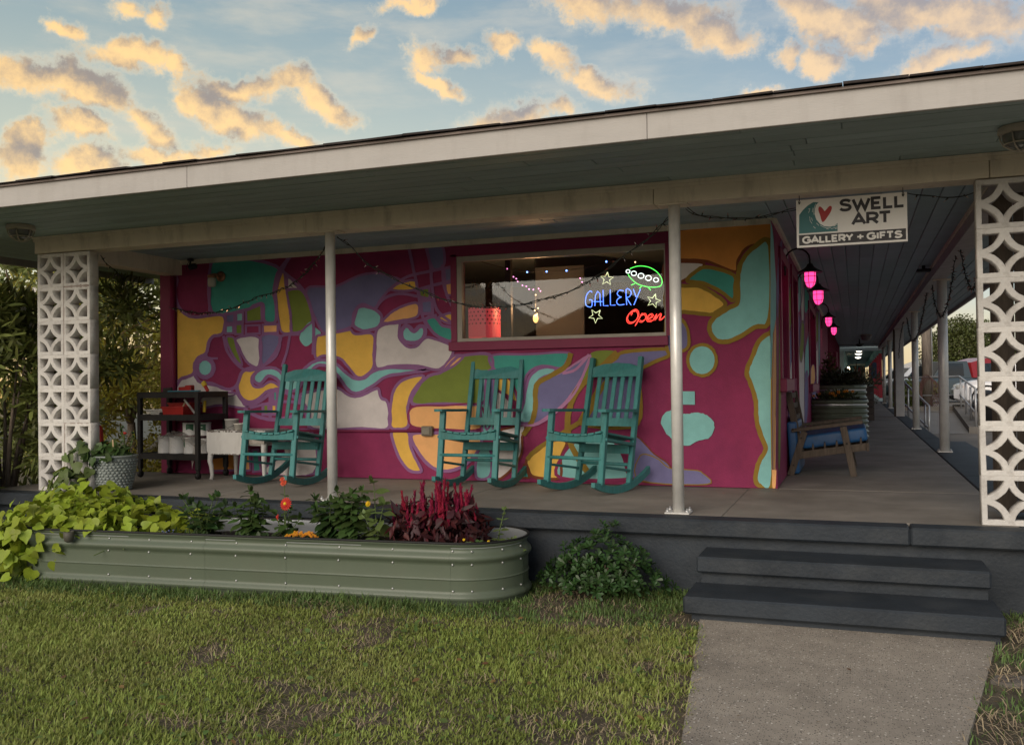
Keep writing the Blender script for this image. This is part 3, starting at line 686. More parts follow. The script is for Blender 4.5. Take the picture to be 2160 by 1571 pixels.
mu.line('R',[(500,1065),(600,1040),(700,1030),(780,1040)],13,sm=True); mu.line('R',[(610,985),(610,1120)],13); mu.line('R',[(660,975),(662,1110)],13)
mu.line('R',[(470,1070),(560,1115),(660,1125),(790,1090)],16,sm=True)
mu.fill('W',[(770,1000),(840,975),(905,960),(965,955),(1040,1000),(1100,997),(1182,960),(1202,1010),(1240,1040),(1240,1172),(1100,1174),(840,1176),(820,1090)],lw=13)
mu.fill('Y',[(1430,895),(1330,910),(1275,960),(1255,1040),(1252,1165),(1345,1165),(1345,1060),(1372,975)],lw=13)
mu.fill('Y',[(1260,1190),(1345,1190),(1360,1270),(1390,1340),(1417,1402),(1350,1395),(1290,1310)],lw=13)
mu.fill('W',[(575,1410),(640,1340),(700,1290),(720,1200),(835,1200),(842,1415)],lw=12)
mu.fill('P',[(470,1290),(500,1285),(505,1395),(470,1400)],False); mu.fill('T',[(515,1290),(545,1285),(560,1400),(520,1405)],False); mu.fill('O',[(290,1300),(430,1290),(432,1395),(290,1400)],False)
mu.T=TB
mu.fill('G',[(128,1042),(165,945),(215,895),(290,870),(350,810),(400,785),(540,780),(555,860),(520,950),(500,1040),(300,1042)],lw=13)
mu.fill('P',[(285,868),(345,790),(400,790),(350,840)],lw=10)
mu.fill('P',[(127,1062),(300,1052),(490,1050),(490,1175),(300,1178),(125,1160)],line='M',lw=8)
mu.fill('P',[(127,1205),(300,1200),(482,1200),(487,1280),(420,1360),(330,1400),(240,1385),(165,1310)],lw=15)
mu.fill('T',[(550,785),(760,778),(962,770),(950,820),(920,852),(820,840),(745,880),(725,960),(725,1040),(690,1020),(650,900),(570,862)],lw=10)
mu.fill('V',[(520,905),(560,880),(560,1100),(520,1170)],line='R',lw=8); 
mu.fill('A',[(500,890),(530,960),(545,1060),(560,1180),(500,1180)],line='R',lw=8)
mu.fill('Y',[(592,880),(640,900),(690,1000),(680,1032),(640,1000),(585,968)],line='M',lw=9)
mu.fill('W',[(580,978),(630,1010),(665,1060),(660,1140),(585,1145)],line='M',lw=9)
mu.fill('A',[(735,960),(760,890),(820,850),(890,852),(882,880),(810,912),(787,970),(785,1060),(770,1130),(735,1147),(695,1130),(722,1040)],lw=13)
mu.fill('V',[(800,930),(930,872),(1060,790),(1078,800),(1050,870),(1000,960),(930,1050),(850,1110),(775,1147),(792,1040)],line='L',lw=9)
mu.fill('G',[(1085,770),(1210,765),(1150,830),(1095,872),(1020,950),(1050,870)],line=None)
mu.fill('V',[(1265,765),(1500,752),(1500,785),(1400,830),(1340,890),(1330,1150),(1050,1155),(1040,1100),(1110,980),(1160,850),(1215,800)],line='K',lw=16)
mu.fill('V',[(1310,1225),(1345,1230),(1420,1310),(1500,1370),(1503,1458),(1310,1445),(1290,1330)],line='B',lw=6)
mu.fill('W',[(730,1160),(715,1220),(710,1310),(650,1400),(575,1440),(570,1290),(575,1200),(650,1170)],line='B',lw=10)
mu.fill('A',[(482,1290),(545,1290),(545,1425),(470,1432)],line='R',lw=12)
mu.fill('Y',[(740,1340),(800,1290),(870,1242),(952,1245),(922,1330),(915,1437),(780,1432),(748,1390)],line='B',lw=12)
mu.fill('A',[(918,1437),(930,1320),(990,1250),(1080,1195),(1170,1210),(1240,1290),(1275,1400),(1262,1446)],line='M',lw=14)
mu.fill('T',[(700,1437),(725,1370),(745,1410),(752,1437)],False,line='B',lw=8)
for pts,w_ in (([(975,772),(950,840),(870,892),(800,932),(786,980),(785,1060),(766,1140),(720,1210)],22),([(1222,768),(1100,882),(1010,970),(970,1060),(957,1150),(980,1270),(1080,1430)],26),([(1180,900),(1110,1010),(1060,1110),(960,1180),(800,1280),(742,1340)],20)): mu.line('K',pts,w_,sm=True)
mu.line('L',[(1072,780),(1000,860),(930,880)],12,sm=True); mu.line('L',[(1075,800),(1010,960),(930,1060),(800,1150),(700,1155)],10,sm=True)
mu.T=TC
mu.fill('O',[(62,330),(150,205),(518,178),(518,270),(420,300),(375,360),(362,410),(240,365),(140,358),(62,360)],line='B',lw=9)
mu.fill('W',[(50,372),(140,367),(225,375),(180,415),(120,455),(50,462)],line='B',lw=9)
mu.fill('T',[(150,452),(180,415),(235,390),(355,425),(362,480),(355,540),(300,500),(220,462)],line='K',lw=14)
mu.fill('Y',[(60,470),(135,475),(200,475),(270,510),(320,555),(280,590),(250,602),(135,590),(60,592)],line='K',lw=14)
mu.fill('V',[(60,610),(138,640),(155,740),(105,770),(60,765)],line='K',lw=12)
mu.fill('A',[(519,290),(450,300),(390,370),(375,460),(375,545),(330,575),(265,620),(248,670),(280,717),(350,717),(450,660),(519,618)],line='K',lw=17)
mu.fill('A',[(519,685),(470,720),(440,790),(415,860),(436,920),(455,990),(460,1080),(485,1160),(500,1205),(470,1260),(455,1330),(470,1366),(530,1366),(532,1000),(530,700)],line='K',lw=17)
mu.fill('P',[(529,1358),(546,1350),(552,800),(542,640),(534,900)],line=None)
mu.circ('A',(215,806),56,line='K',lw=24,ry=62)
mu.fill('A',[(100,945),(183,945),(183,1005),(100,1005)],False,line=None)
mu.fill('A',[(32,1090),(45,1045),(85,1030),(130,1045),(160,1045),(200,1040),(245,1058),(270,1095),(250,1150),(190,1170),(140,1190),(80,1160)],line=None,jit=2)
mu.fill('V',[(-60,1235),(10,1245),(70,1290),(180,1300),(215,1312),(237,1358),(-60,1340)],line='K',lw=8)
mu.mb.build('mural_paint',[PC[k] for k in KEYS],fw)
# side wall bands
sm_=Mural(lambda x,y:(1620+x/4.3625,440+y/4.3625),'side')
SP=lambda c,pts,line=None,sm=True: sm_.fill(c,pts,sm,line,3,jit=.2)
SP('M',[(112,1560),(330,1560),(330,2050),(112,2440)],None,False)
SP('A',[(22,110),(26,110),(46,240),(75,700),(72,1020),(45,1150),(30,1560),(20,1560)],None,False)
SP('M',[(24,105),(130,250),(112,330),(92,560),(78,720),(50,260)])
SP('P',[(34,2400),(60,2400),(76,1571),(75,1200),(70,1020),(50,1130),(36,1571)],'R',False)
SP('V',[(128,290),(121,430),(116,700),(97,800),(82,1000),(76,760),(100,380)],'R')
SP('G',[(100,800),(118,650),(120,1200),(119,1571),(110,2300),(95,2300),(100,1250)],None)
SP('M',[(78,1250),(96,1350),(92,1800),(80,2330),(66,2330),(76,1571)],None)
SP('W',[(134,405),(154,362),(178,405),(181,505),(152,470)],'R')
SP('M',[(184,440),(222,500),(222,580),(200,800),(186,1150)])
SP('G',[(186,800),(215,690),(222,900),(205,1110),(186,1190)],'R')
SP('V',[(186,1260),(212,1110),(222,1300),(220,1571),(200,2000),(186,1900)],'R')
SP('W',[(200,1571),(221,1420),(222,1900),(205,2050)],None)
SP('A',[(270,620),(300,650),(318,700),(300,880),(280,960),(270,940)],'R')
SP('W',[(303,640),(326,680),(328,900),(325,1040),(308,1040),(300,900)],'R')
SP('V',[(270,960),(300,1060),(290,1250),(272,1250)],'R')
SP('G',[(300,1050),(328,1060),(326,1280),(305,1410),(290,1380),(285,1250)],'R')
SP('W',[(272,1270),(300,1420),(330,1330),(330,2000),(300,2000),(285,1700),(272,1600)],None)
SP('T',[(334,730),(372,790),(370,900),(345,960),(332,920)],'R')
SP('M',[(335,1000),(370,960),(372,1120),(345,1260),(333,1200)],'R')
SP('A',[(340,1290),(372,1170),(376,1500),(350,1571),(334,1571)],'R')
SP('V',[(334,1580),(360,1500),(366,1800),(345,2000),(334,1950)],'R')
SP('G',[(440,1000),(455,960),(458,1200),(442,1300)],'R'); SP('W',[(436,1320),(458,1230),(462,1571),(440,1600)],'R'); SP('A',[(462,980),(474,990),(474,1400),(462,1400)],'R'); SP('P',[(392,1480),(420,1440),(430,1571),(395,1700)],'R'); SP('V',[(400,1720),(432,1590),(440,1800),(405,1900)],'R')
sm_.mb.build('mural_paint',[PC[k] for k in KEYS],swall)
# ================================================================ HANGING SIGN
GLY={'S':[[(.86,.83),(.72,.95),(.5,1),(.28,.95),(.17,.78),(.25,.62),(.5,.53),(.76,.43),(.86,.25),(.74,.06),(.5,0),(.25,.04),(.1,.17)]],
'W':[[(0,1),(.33,0),(.62,.78),(.91,0),(1.24,1)]],'E':[[(.72,1),(.1,1),(.1,0),(.72,0)],[(.1,.5),(.62,.5)]],'L':[[(.1,1),(.1,0),(.68,0)]],
'A':[[(0,0),(.46,1),(.92,0)],[(.18,.3),(.74,.3)]],'R':[[(.1,0),(.1,1),(.5,1),(.72,.92),(.8,.72),(.72,.52),(.5,.43),(.1,.43)],[(.45,.43),(.82,0)]],
'T':[[(0,1),(.78,1)],[(.39,1),(.39,0)]],'G':[[(.93,.82),(.75,.96),(.52,1),(.25,.92),(.06,.7),(.06,.32),(.25,.08),(.52,0),(.78,.06),(.96,.22),(.96,.47),(.58,.47)]],
'Y':[[(0,1),(.42,.48),(.84,1)],[(.42,.48),(.42,0)]],'+':[[(.1,.5),(.7,.5)],[(.4,.2),(.4,.8)]],'I':[[(.12,1),(.12,0)]],'F':[[(.1,0),(.1,1),(.7,1)],[(.1,.5),(.6,.5)]],'O':[[(.5+.46*math.cos(t*math.pi/9),.5+.5*math.sin(t*math.pi/9)) for t in range(19)]]}
ADV={'S':.95,'W':1.24,'E':.78,'L':.70,'A':.92,'R':.86,'T':.78,'G':1.04,'Y':.84,'+':.8,'I':.24,'F':.74,'O':1.0,' ':.32}
def text_mesh(mb,txt,x,y,h,wd,sw,fn,gap=.14,mi=0,lift=0):
    tot=sum(ADV[c] for c in txt)+gap*(len(txt)-1); sc=wd/tot; cx=x
    for c in txt:
        for st_ in GLY.get(c,[]):
            pts=[(cx+a*sc,y+b*h) for a,b in st_]
            if c in 'SGO': pts=smooth_loop(pts,4,False)
            # square caps
            L_,R_=ribbon(pts,sw); n=len(pts)
            v=[fn(p.x,p.y,lift) for p in L_]+[fn(p.x,p.y,lift) for p in R_]
            mb.add(v,[(i,n+i,n+i+1,i+1) for i in range(n-1)],mi)
            lift+=.00004
        cx+=(ADV[c]+gap)*sc
YS=D+.10
c0=ony(1681,525,YS);c1=ony(1915,508,YS);c2=ony(1915,403,YS);c3=ony(1681,425,YS)
sx0,sx1=c0.x,c1.x; sz0=(c0.z+c1.z)/2; sz1=(c2.z+c3.z)/2; sw_=sx1-sx0; sh_=sz1-sz0
sg=thing('hanging_sign','white gallery sign with teal wave and red heart hanging under the porch beam','sign',(sx0,YS,sz0))
m_sw=mat('sign_white',(.74,.72,.69),.45,var=.03); m_sk=mat('sign_black',(.022,.02,.024),.5,var=.1); m_st=mat('sign_teal',(.03,.15,.16),.5,var=.08); m_sr=mat('sign_red',(.38,.02,.02),.5,var=.08)
MB().box(0,sw_,-.006,.006,0,sh_,bev=.002).build('sign_board',m_sw,sg)
def SF(lift): return lambda u,v,l: (u*sw_,-.0065-l-lift,(1-v)*sh_)
def sq(x,y): # zoom px -> unit sign coords
    px,py=1660+x/7.714,390+y/7.714; q=ony(px,py,YS); return ((q.x-sx0)/sw_,1-(q.z-sz0)/sh_)
g=MB()
q=[(.022,.735),(.985,.735),(.985,.955),(.022,.955)]
g.add([SF(.0005)(u,v,0) for u,v in q],[(0,3,2,1)],0); g.build('lettering_band',m_sk,sg)
tfn=lambda px,py,l:(px,-.0085-l,py)
t=MB(); text_mesh(t,'SWELL',.395*sw_,.720*sh_,.205*sh_,.575*sw_,.019,tfn,.14); t.build('lettering',m_sk,sg); t=MB(); text_mesh(t,'ART',.515*sw_,.415*sh_,.205*sh_,.335*sw_,.019,tfn,.10); t.build('lettering',m_sk,sg)
t=MB(); text_mesh(t,'GALLERY',.058*sw_,.095*sh_,.118*sh_,.455*sw_,.0125,tfn,.13); t.build('lettering',m_sw,sg); t=MB(); text_mesh(t,'+',.545*sw_,.075*sh_,.16*sh_,.075*sw_,.0105,tfn); t.build('lettering',m_sw,sg); t=MB(); text_mesh(t,'GIFTS',.645*sw_,.095*sh_,.118*sh_,.305*sw_,.0125,tfn,.15); t.build('lettering',m_sw,sg)
wv=[(197,800),(200,495),(260,415),(340,340),(430,285),(515,290),(480,325),(455,390),(450,480),(480,570),(540,640),(610,678),(700,685),(770,668),(825,625),(825,755),(600,770),(400,785)]
lp=[sq(*p) for p in wv]
g=MB(); v=[SF(.0006)(u,vv,0) for u,vv in lp]; g.add(v,[tuple(range(len(v)))[::-1]],0); g.build('wave_emblem',m_st,sg,fix=True)
ht=smooth_loop([(585,612),(540,500),(512,415),(520,365),(550,360),(590,400),(612,430),(640,405),(690,350),(725,355),(728,400),(690,480)],4)
g=MB(); v=[SF(.0006)(*sq(*p),0) for p in ht]; g.add(v,[tuple(range(len(v)))[::-1]],0); g.build('heart_emblem',m_sr,sg,fix=True)
g=MB()
for pts in ([(470,310),(440,400),(438,490)],[(425,380),(412,450)],[(370,520),(380,600)],[(400,540),(415,590)],[(385,600),(410,635)],[(430,680),(465,712)],[(480,625),(520,665)],[(540,660),(620,700),(720,705)],[(350,400),(375,395),(352,460)],[(720,718),(820,690)],[(640,720),(680,722)],[(780,722),(825,708)],[(760,680),(825,645)]):
    L_,R_=ribbon(smooth_loop(pts,4,False),6); n=len(L_); v=[SF(.0012)(*sq(p.x,p.y),0) for p in L_]+[SF(.0012)(*sq(p.x,p.y),0) for p in R_]; g.add(v,[(i,i+1,n+i+1,n+i) for i in range(n-1)])
g.build('wave_highlight',m_sw,sg,fix=True)
for x_ in (.03,.965):
    h=MB(); x=x_*sw_; h.tube([(x,-.012,sh_-.03),(x+.006,-.014,sh_-.015),(x,-.012,sh_-.005),(x-.006,-.010,sh_-.015)],.0025,6,closed=True); h.tube([(x,-.01,sh_-.008),(x,-.004,sh_+.02),(x,.01,H-sz0+.004)],.0025,6); h.sphere((x,-.01,sh_-.022),.006); h.build('hook',m_black,sg)
# ================================================================ NEON (behind the pane)
def NP(x,y): return ony(940+x/4.32,480+y/4.32,W+.075)
def neon(name,label,parts,cat='neon sign',group=None):
    allp=[NP(*p) for _,pl_,_ in parts for p in pl_]; c=sum(allp,Vector())/len(allp)
    o=thing(name,label,cat,tuple(c),group=group,world=True)
    for nm,pl_,m in parts:
        MB().tube([NP(*p) for p in pl_],.0031,8).build(nm,m,o)
    return o
n_b=emat('neon_blue',(.09,.20,1.0),3.2); n_g=emat('neon_green',(.10,1.0,.10),1.9); n_w=emat('neon_white',(.85,.95,.75),1.6); n_y=emat('neon_cream',(.95,.95,.50),1.3); n_r=emat('neon_red',(1.0,.05,.035),2.6); n_wt=emat('neon_clear',(.9,.98,.9),2.2)
LT=[[(1335,590),(1318,578),(1292,602),(1278,640),(1275,690),(1290,717),(1330,720),(1333,662),(1308,660)],[(1360,715),(1365,620),(1385,580),(1405,600),(1412,715)],[(1348,675),(1430,675)],[(1435,570),(1438,712),(1482,712)],[(1500,568),(1502,708),(1546,706)],
[(1622,577),(1582,573),(1563,603),(1585,630),(1602,632),(1570,650),(1558,680),(1580,705),(1628,700)],[(1650,705),(1645,566),(1680,570),(1692,600),(1672,632),(1650,640),(1690,706)],[(1710,560),(1735,632)],[(1776,560),(1750,620),(1715,706)]]
neon('neon_lettering','blue neon word GALLERY glowing in the porch window',[('letter_tube',smooth_loop(l,3,False) if len(l)>5 else l,n_b) for l in LT])
el=[(1680,375),(1750,352),(1840,358),(1920,400),(1968,465),(1967,520),(1930,542),(1840,540),(1750,515),(1685,460),(1662,425)]
pr_=[('saucer_tube',smooth_loop(el,4,False),n_g)]
for (x,y,r_) in ((1662,400,18),(1715,418,24),(1780,440,27),(1848,460,27),(1917,477,23)): pr_.append(('porthole_ring',[(x+r_*math.cos(a*math.pi/7),y+r_*.85*math.sin(a*math.pi/7)) for a in range(15)],n_wt))
for l in ([(1690,525),(1725,510)],[(1765,555),(1785,535)],[(1845,545),(1868,570)]): pr_.append(('leg_tube',l,n_g))
neon('neon_saucer','green neon flying saucer with white rings in the window corner',pr_)
def starp(c,r_,a0): return [(c[0]+(r_ if k%2==0 else r_*.42)*math.cos(a0+k*math.pi/5),c[1]+(r_ if k%2==0 else r_*.42)*math.sin(a0+k*math.pi/5)) for k in range(11)]
for c,r_,a0,l in (((1470,468),62,-1.5,'cream neon star outline above the blue word in the window'),((1895,668),66,-1.3,'cream neon star outline between the green saucer and the red word'),((1368,805),66,-.9,'cream neon star outline below the blue word in the window')):
    neon('neon_star',l,[('star_tube',starp(c,r_,a0),n_y)],group='neon star outlines in the window')
for dx in (0,):
    OP=[[(1740,750),(1690,765),(1658,820),(1675,860),(1720,855),(1757,810),(1757,767),(1735,745),(1700,760),(1702,790)],[(1792,778),(1765,830),(1735,885)],[(1788,792),(1820,783),(1832,815),(1800,850),(1770,845)],[(1850,825),(1892,806),(1880,785),(1850,800),(1845,843),(1885,845)],[(1895,840),(1925,785),(1915,835),(1950,787),(1966,790),(1955,830),(1980,825),(2003,798)]]
    neon('neon_open','red neon script word Open glowing in the lower window corner',[('letter_tube',smooth_loop([(x+o,y+o*.6) for x,y in l],3,False),n_r) for l in OP for o in (0,)]+[('outline_tube',smooth_loop([(x-9,y+11) for x,y in l],3,False),n_r) for l in OP])
# ================================================================ ROCKING CHAIRS
m_teal=mat('chair_teal',(.046,.205,.203),.5,var=.16,vs=14,bump=.45,bs=70,stretch=(3,3,.7),rand=.09,grime=.30)
def make_rocker():
    t=thing('rocking_chair','x','chair')
    hw=.265; R=1.0
    def rock(b): return b*b/(2*R)          # underside height of the rocker at distance b behind contact
    for s in (-1,1):
        mb=MB(); x=s*hw; n=18; bs_=[-.40+.90*i/n for i in range(n+1)]; wd=.034; vs=[];fs=[]
        for b in bs_:
            th=.058 if b>-.33 else .058-.020*(-.33-b)/.07
            z=rock(b)
            for dx,dz in ((-wd/2,0),(wd/2,0),(wd/2,th),(-wd/2,th)): vs.append((x+dx,b,z+dz))
        for i in range(n):
            for k in range(4): fs.append((i*4+k,i*4+(k+1)%4,(i+1)*4+(k+1)%4,(i+1)*4+k))
        fs+= [(3,2,1,0),(n*4,n*4+1,n*4+2,n*4+3)]
        mb.add(vs,fs).build('rocker',m_teal,t,fix=True)
        f0=(x,-.285,rock(-.285)+.045); f1=(x,-.195,.675)
        mb=MB(); mb.bar(f0,f1,.050,.042,(0,1,0)); mb.lathe([(.017,-.02),(.026,.03)],10,Matrix.Translation(f0)); mb.build('leg',m_teal,t)
        b0=(x*.97,.175,rock(.175)+.04); b1=(x*.93,.435,1.135)
        mb=MB(); mb.bar(b0,b1,.040,.046,(0,1,0)); mb.build('back_post',m_teal,t)
        # arm: flat paddle, wider in front
        xo=x+s*.012; prof=[(-.085,.0),(-.30,.0),(-.33,.0)]
        pts=[(-.036,.275),(-.045,0.0),(-.050,-.22),(-.040,-.272),(-.02,-.285),(.02,-.285),(.04,-.272),(.05,-.22),(.045,0),(.03,.275)]
        MB().prism([(a,b) for a,b in pts],lambda u,v,w,xo=xo:(xo+u,v,.676+w-.05*(v+.285)*.55),.024).build('arm',m_teal,t,fix=True)
        MB().bar((x,-.245,.455),(x*.95,.235,.385),.026,.075,(0,0,1) if False else (1,0,0),bev=.004).build('side_rail',m_teal,t)
        MB().bar((x,-.262,.235),(x*.97,.205,.165),.020,.030,(1,0,0)).build('stretcher',m_teal,t)
    MB().bar((-hw,-.245,.462),(hw,-.245,.462),.068,.028,(0,1,0),bev=.004).build('seat_rail',m_teal,t)
    MB().bar((-hw*.95,.20,.345),(hw*.95,.20,.345),.075,.026,(0,1,0)).build('seat_rail',m_teal,t)
    MB().tube([(-hw,-.262,.295),(hw,-.262,.295)],.0155,10).build('stretcher',m_teal,t)
    MB().tube([(-hw*.96,.215,.215),(hw*.96,.215,.215)],.0145,10).build('stretcher',m_teal,t)
    for i in range(8):
        u=(i-3.5)/3.5; x=u*.235; sag=.028*(1-u*u)
        a=math.atan2(.028*2*u,.235); 
        mb=MB(); z0=.512-sag; z1=.432-sag*.8
        M=Matrix.Translation((x,-.275,z0))@Euler((math.atan2(z1-z0,.50),-a*.9,0)).to_matrix().to_4x4()
        mb.box(-.0285,.0285,0,.51,-.009,.009,M=M,bev=.004).build('seat_slat',m_teal,t)
    def back(z): return .175+(z-.05)*(.435-.175)/(1.135-.05)
    # crest rail (bowed top) and lower rail
    pts=[(-hw*.92,.965),(hw*.92,.965),(hw*.92,1.045),(hw*.5,1.078),(0,1.088),(-hw*.5,1.078),(-hw*.92,1.045)]
    MB().prism(pts,lambda u,v,w:(u,back(v)-.013+w+.02*(1-(u/hw)**2),v),.026).build('crest_rail',m_teal,t,fix=True)
    pts=[(-hw*.94,.535),(hw*.94,.535),(hw*.94,.605),(-hw*.94,.605)]
    MB().prism(pts,lambda u,v,w:(u,back(v)-.013+w,v),.024).build('back_rail',m_teal,t,fix=True)
    for i in range(5):
        x=(i-2)*.0795
        MB().bar((x,back(.60),.60),(x,back(.97)+.012,.97),.040,.014,(0,1,0),bev=.003).build('back_slat',m_teal,t)
    return t
rc=make_rocker()
CH=CH
def place(o,loc,rz,label): o.location=loc;o.rotation_euler=(0,0,rz);o['label']=label;o['group']='teal rocking chairs on the porch'
# local -Y is the front of the chair
place(rc,(-5.063,7.435,0),rad(2),'teal rocking chair beside the white enamel table, partly behind a column')
r2=dup(rc,(-3.171,7.695,0),rad(-1),None); place(r2,r2.location.copy(),rad(-2),'teal rocking chair under the left half of the window, behind red plumed flowers')
r3=dup(rc,(-2.104,7.585,0),rad(-17),None); place(r3,r3.location.copy(),rad(-17),'teal rocking chair turned outward, under the neon end of the window')
# ================================================================ SLATTED WOODEN LOUNGE SEAT with blue cushions
lc=thing('wooden_armchair','weathered grey wooden lounge chair with slanted legs on the walkway','chair',(-.30,9.85,0))
yh=.55
m_iron_d=mat('bolt_dark',(.03,.025,.02),.5)
for s in (-1,1):
    y=s*yh
    MB().bar((-.30,y,0.0),(-.165,y,.42),.062,.03,(0,1,0)).build('leg',m_wood_grey,lc)
    MB().bar((.275,y,0.0),(.185,y,.47),.062,.03,(0,1,0)).build('leg',m_wood_grey,lc)
    MB().bar((-.25,y-s*.035,.185),(.41,y-s*.035,.285),.07,.03,(0,1,0)).build('seat_side',m_wood_grey,lc)
    MB().bar((-.285,y-s*.025,.43),(.36,y-s*.025,.515),.034,.085,(0,1,0)).build('arm',m_wood_grey,lc)
    MB().bar((-.205,y-s*.075,.20),(-.315,y-s*.075,.80),.062,.035,(0,1,0)).build('back_post',m_wood_grey,lc)
    b=MB()
    for (x_,z_) in ((-.27,.10),(-.195,.36),(.215,.31),(-.27,.44)): b.tube([(x_,y+s*.012,z_),(x_,y+s*.022,z_)],.009,8)
    b.build('bolt_head',m_iron_d,lc)
for z in (.42,.54,.66,.76):
    x=-.205-(z-.20)*.11/.60
    MB().bar((x,-yh+.09,z),(x,yh-.09,z),.055,.022,(1,0,0)).build('back_slat',m_wood_grey,lc)
for i in range(6):
    x=-.20+i*.108; z=.245+(x+.25)*.15
    MB().bar((x,-yh+.05,z),(x,yh-.05,z),.02,.08,(0,0,1)).build('seat_slat',m_wood_grey,lc)
MB().bar((.40,-yh,.28),(.40,yh,.28),.025,.08,(0,0,1)).build('front_rail',m_wood_grey,lc)
m_blue=mat('blue_vinyl',(.014,.075,.20),.5,var=.22,vs=5,bump=1.0,bs=14,grime=.2)
def cushion(name,label,w,d,h,M):
    bm=bmesh.new(); bmesh.ops.create_cube(bm,size=1); bmesh.ops.scale(bm,vec=(w,d,h),verts=bm.verts)
    bmesh.ops.bevel(bm,geom=bm.edges,offset=min(w,h)*.26,segments=3,affect='EDGES',profile=.6)
    me=bpy.data.meshes.new(name); bm.to_mesh(me); bm.free(); me.materials.append(m_blue); me.polygons.foreach_set('use_smooth',[True]*len(me.polygons)); me.set_sharp_from_angle(angle=rad(60))
    o=link(name,me); o.matrix_world=M; return tag(o,label,'cushion')
cushion('seat_cushion','blue vinyl seat cushion lying on the weathered wooden lounge chair',.60,1.0,.128,Matrix.Translation((-.20,9.85,.355))@Euler((0,rad(-8.5),0)).to_matrix().to_4x4())
cushion('back_cushion','dark blue cushion wedged between the wooden lounge chair and the wall',.09,.95,.50,Matrix.Translation((-.572,9.80,.262))@Euler((0,rad(-3),0)).to_matrix().to_4x4())
# ================================================================ SHELF CART
cart=thing('shelf_cart','black plastic three-tier utility shelf on casters by the mural wall end','shelf',(-6.535,7.80,0),rad(-4))
m_bk=mat('cart_black',(.016,.015,.015),.55,var=.3,bump=.2,grime=.15)
CWX,CWY=.385,.20
cx_=[(-CWX,-CWY),(CWX,-CWY),(-CWX,CWY),(CWX,CWY)]
for (x,y) in cx_:
    MB().box(x-.022,x+.022,y-.022,y+.022,.09,.875,bev=.004).build('post',m_bk,cart)
    c=MB(); c.tube([(x-.012,y,.035),(x+.012,y,.035)],.034,14); c.box(x-.018,x+.018,y-.01,y+.01,.03,.09); c.build('caster',m_bk,cart)
for z in (.24,.635,.865):
    s_=MB(); s_.box(-CWX,CWX,-CWY,CWY,z-.012,z+.004); 
    for (x0,x1,y0,y1) in ((-CWX-.02,CWX+.02,-CWY-.02,-CWY+.012),(-CWX-.02,CWX+.02,CWY-.012,CWY+.02),(-CWX-.02,-CWX+.012,-CWY,CWY),(CWX-.012,CWX+.02,-CWY,CWY)): s_.box(x0,x1,y0,y1,z-.05,z+.01)
    s_.build('tier',m_bk,cart)
def on_cart(x,y,z): return cart.matrix_world@Vector((x,y,z)) if False else (cart.location+Vector((x,y,z)))
m_can=mat('can_white',(.60,.59,.57),.45,var=.06,grime=.12); m_cang=mat('can_green',(.03,.10,.05),.5,var=.08); m_lid=mat('can_lid',(.35,.35,.34),.35,metal=.7)
def can(x,y,z,r,h,label,green=None,letters=False,rot=0):
    o=thing('paint_can',label,'paint can',tuple(on_cart(x,y,z)),rot,'paint cans on the black shelf')
    MB().lathe([(r,0),(r+.002,.004),(r+.002,.010),(r,.013),(r,h-.014),(r+.003,h-.010),(r+.003,h-.002),(r-.006,h)],26).build('can_body',m_can,o)
    MB().lathe([(r-.008,h-.004),(r-.008,h+.001),(r-.02,h-.003)],20).build('lid',m_lid,o)
    if green:
        a0,a1=green; mb=MB(); n=8;v=[]
        for i in range(n+1):
            a=a0+(a1-a0)*i/n; zb=h*(.42+.08*math.sin(i*.5)); v+= [((r+.0016)*math.cos(a),(r+.0016)*math.sin(a),zb),((r+.0016)*math.cos(a),(r+.0016)*math.sin(a),h-.016)]
        mb.add(v,[(2*i,2*i+2,2*i+3,2*i+1) for i in range(n)],0,True).build('label_band',m_cang,o)
    if letters:
        t=MB(); fn=lambda u,v,l:((r+.0026)*math.cos(-1.62+u/r),(r+.0026)*math.sin(-1.62+u/r),v)
        text_mesh(t,'YAL',-.055,h*.66,.034,.10,.007,fn,.2); t.build('lettering',m_can,o)
    else:
        t=MB()
        for k in range(7):
            zz=h*.25+k*.012; L_=.05-.008*(k%3)
            v=[]
            for a in (-1.75,-1.75+L_/r): v+=[((r+.0012)*math.cos(a),(r+.0012)*math.sin(a),zz),((r+.0012)*math.cos(a),(r+.0012)*math.sin(a),zz+.0025)]
            t.add(v,[(0,2,3,1)])
        t.build('small_print',mat('print_grey',(.25,.25,.25),.6),o)
    return o
zt=.245
can(-.17,-.06,zt,.075,.175,'white paint can at the outer end of the bottom tier, wrapped by the plastic sheet')
can(-.01,-.07,zt,.080,.175,'white paint can in the middle of the bottom tier, full of small print')
can(.16,-.06,zt,.078,.165,'white paint can on the bottom tier with a small green label corner',(-2.6,-1.9))
can(.30,.02,zt,.072,.15,'half hidden white can beside the post on the bottom tier')
can(.07,.03,zt+.178,.076,.135,'white paint can stacked on others, green label turned sideways',(-1.5,-.5))
can(.235,.03,zt+.178,.075,.135,'upper paint can with a green label lettered in white',(-2.3,-.6),True)
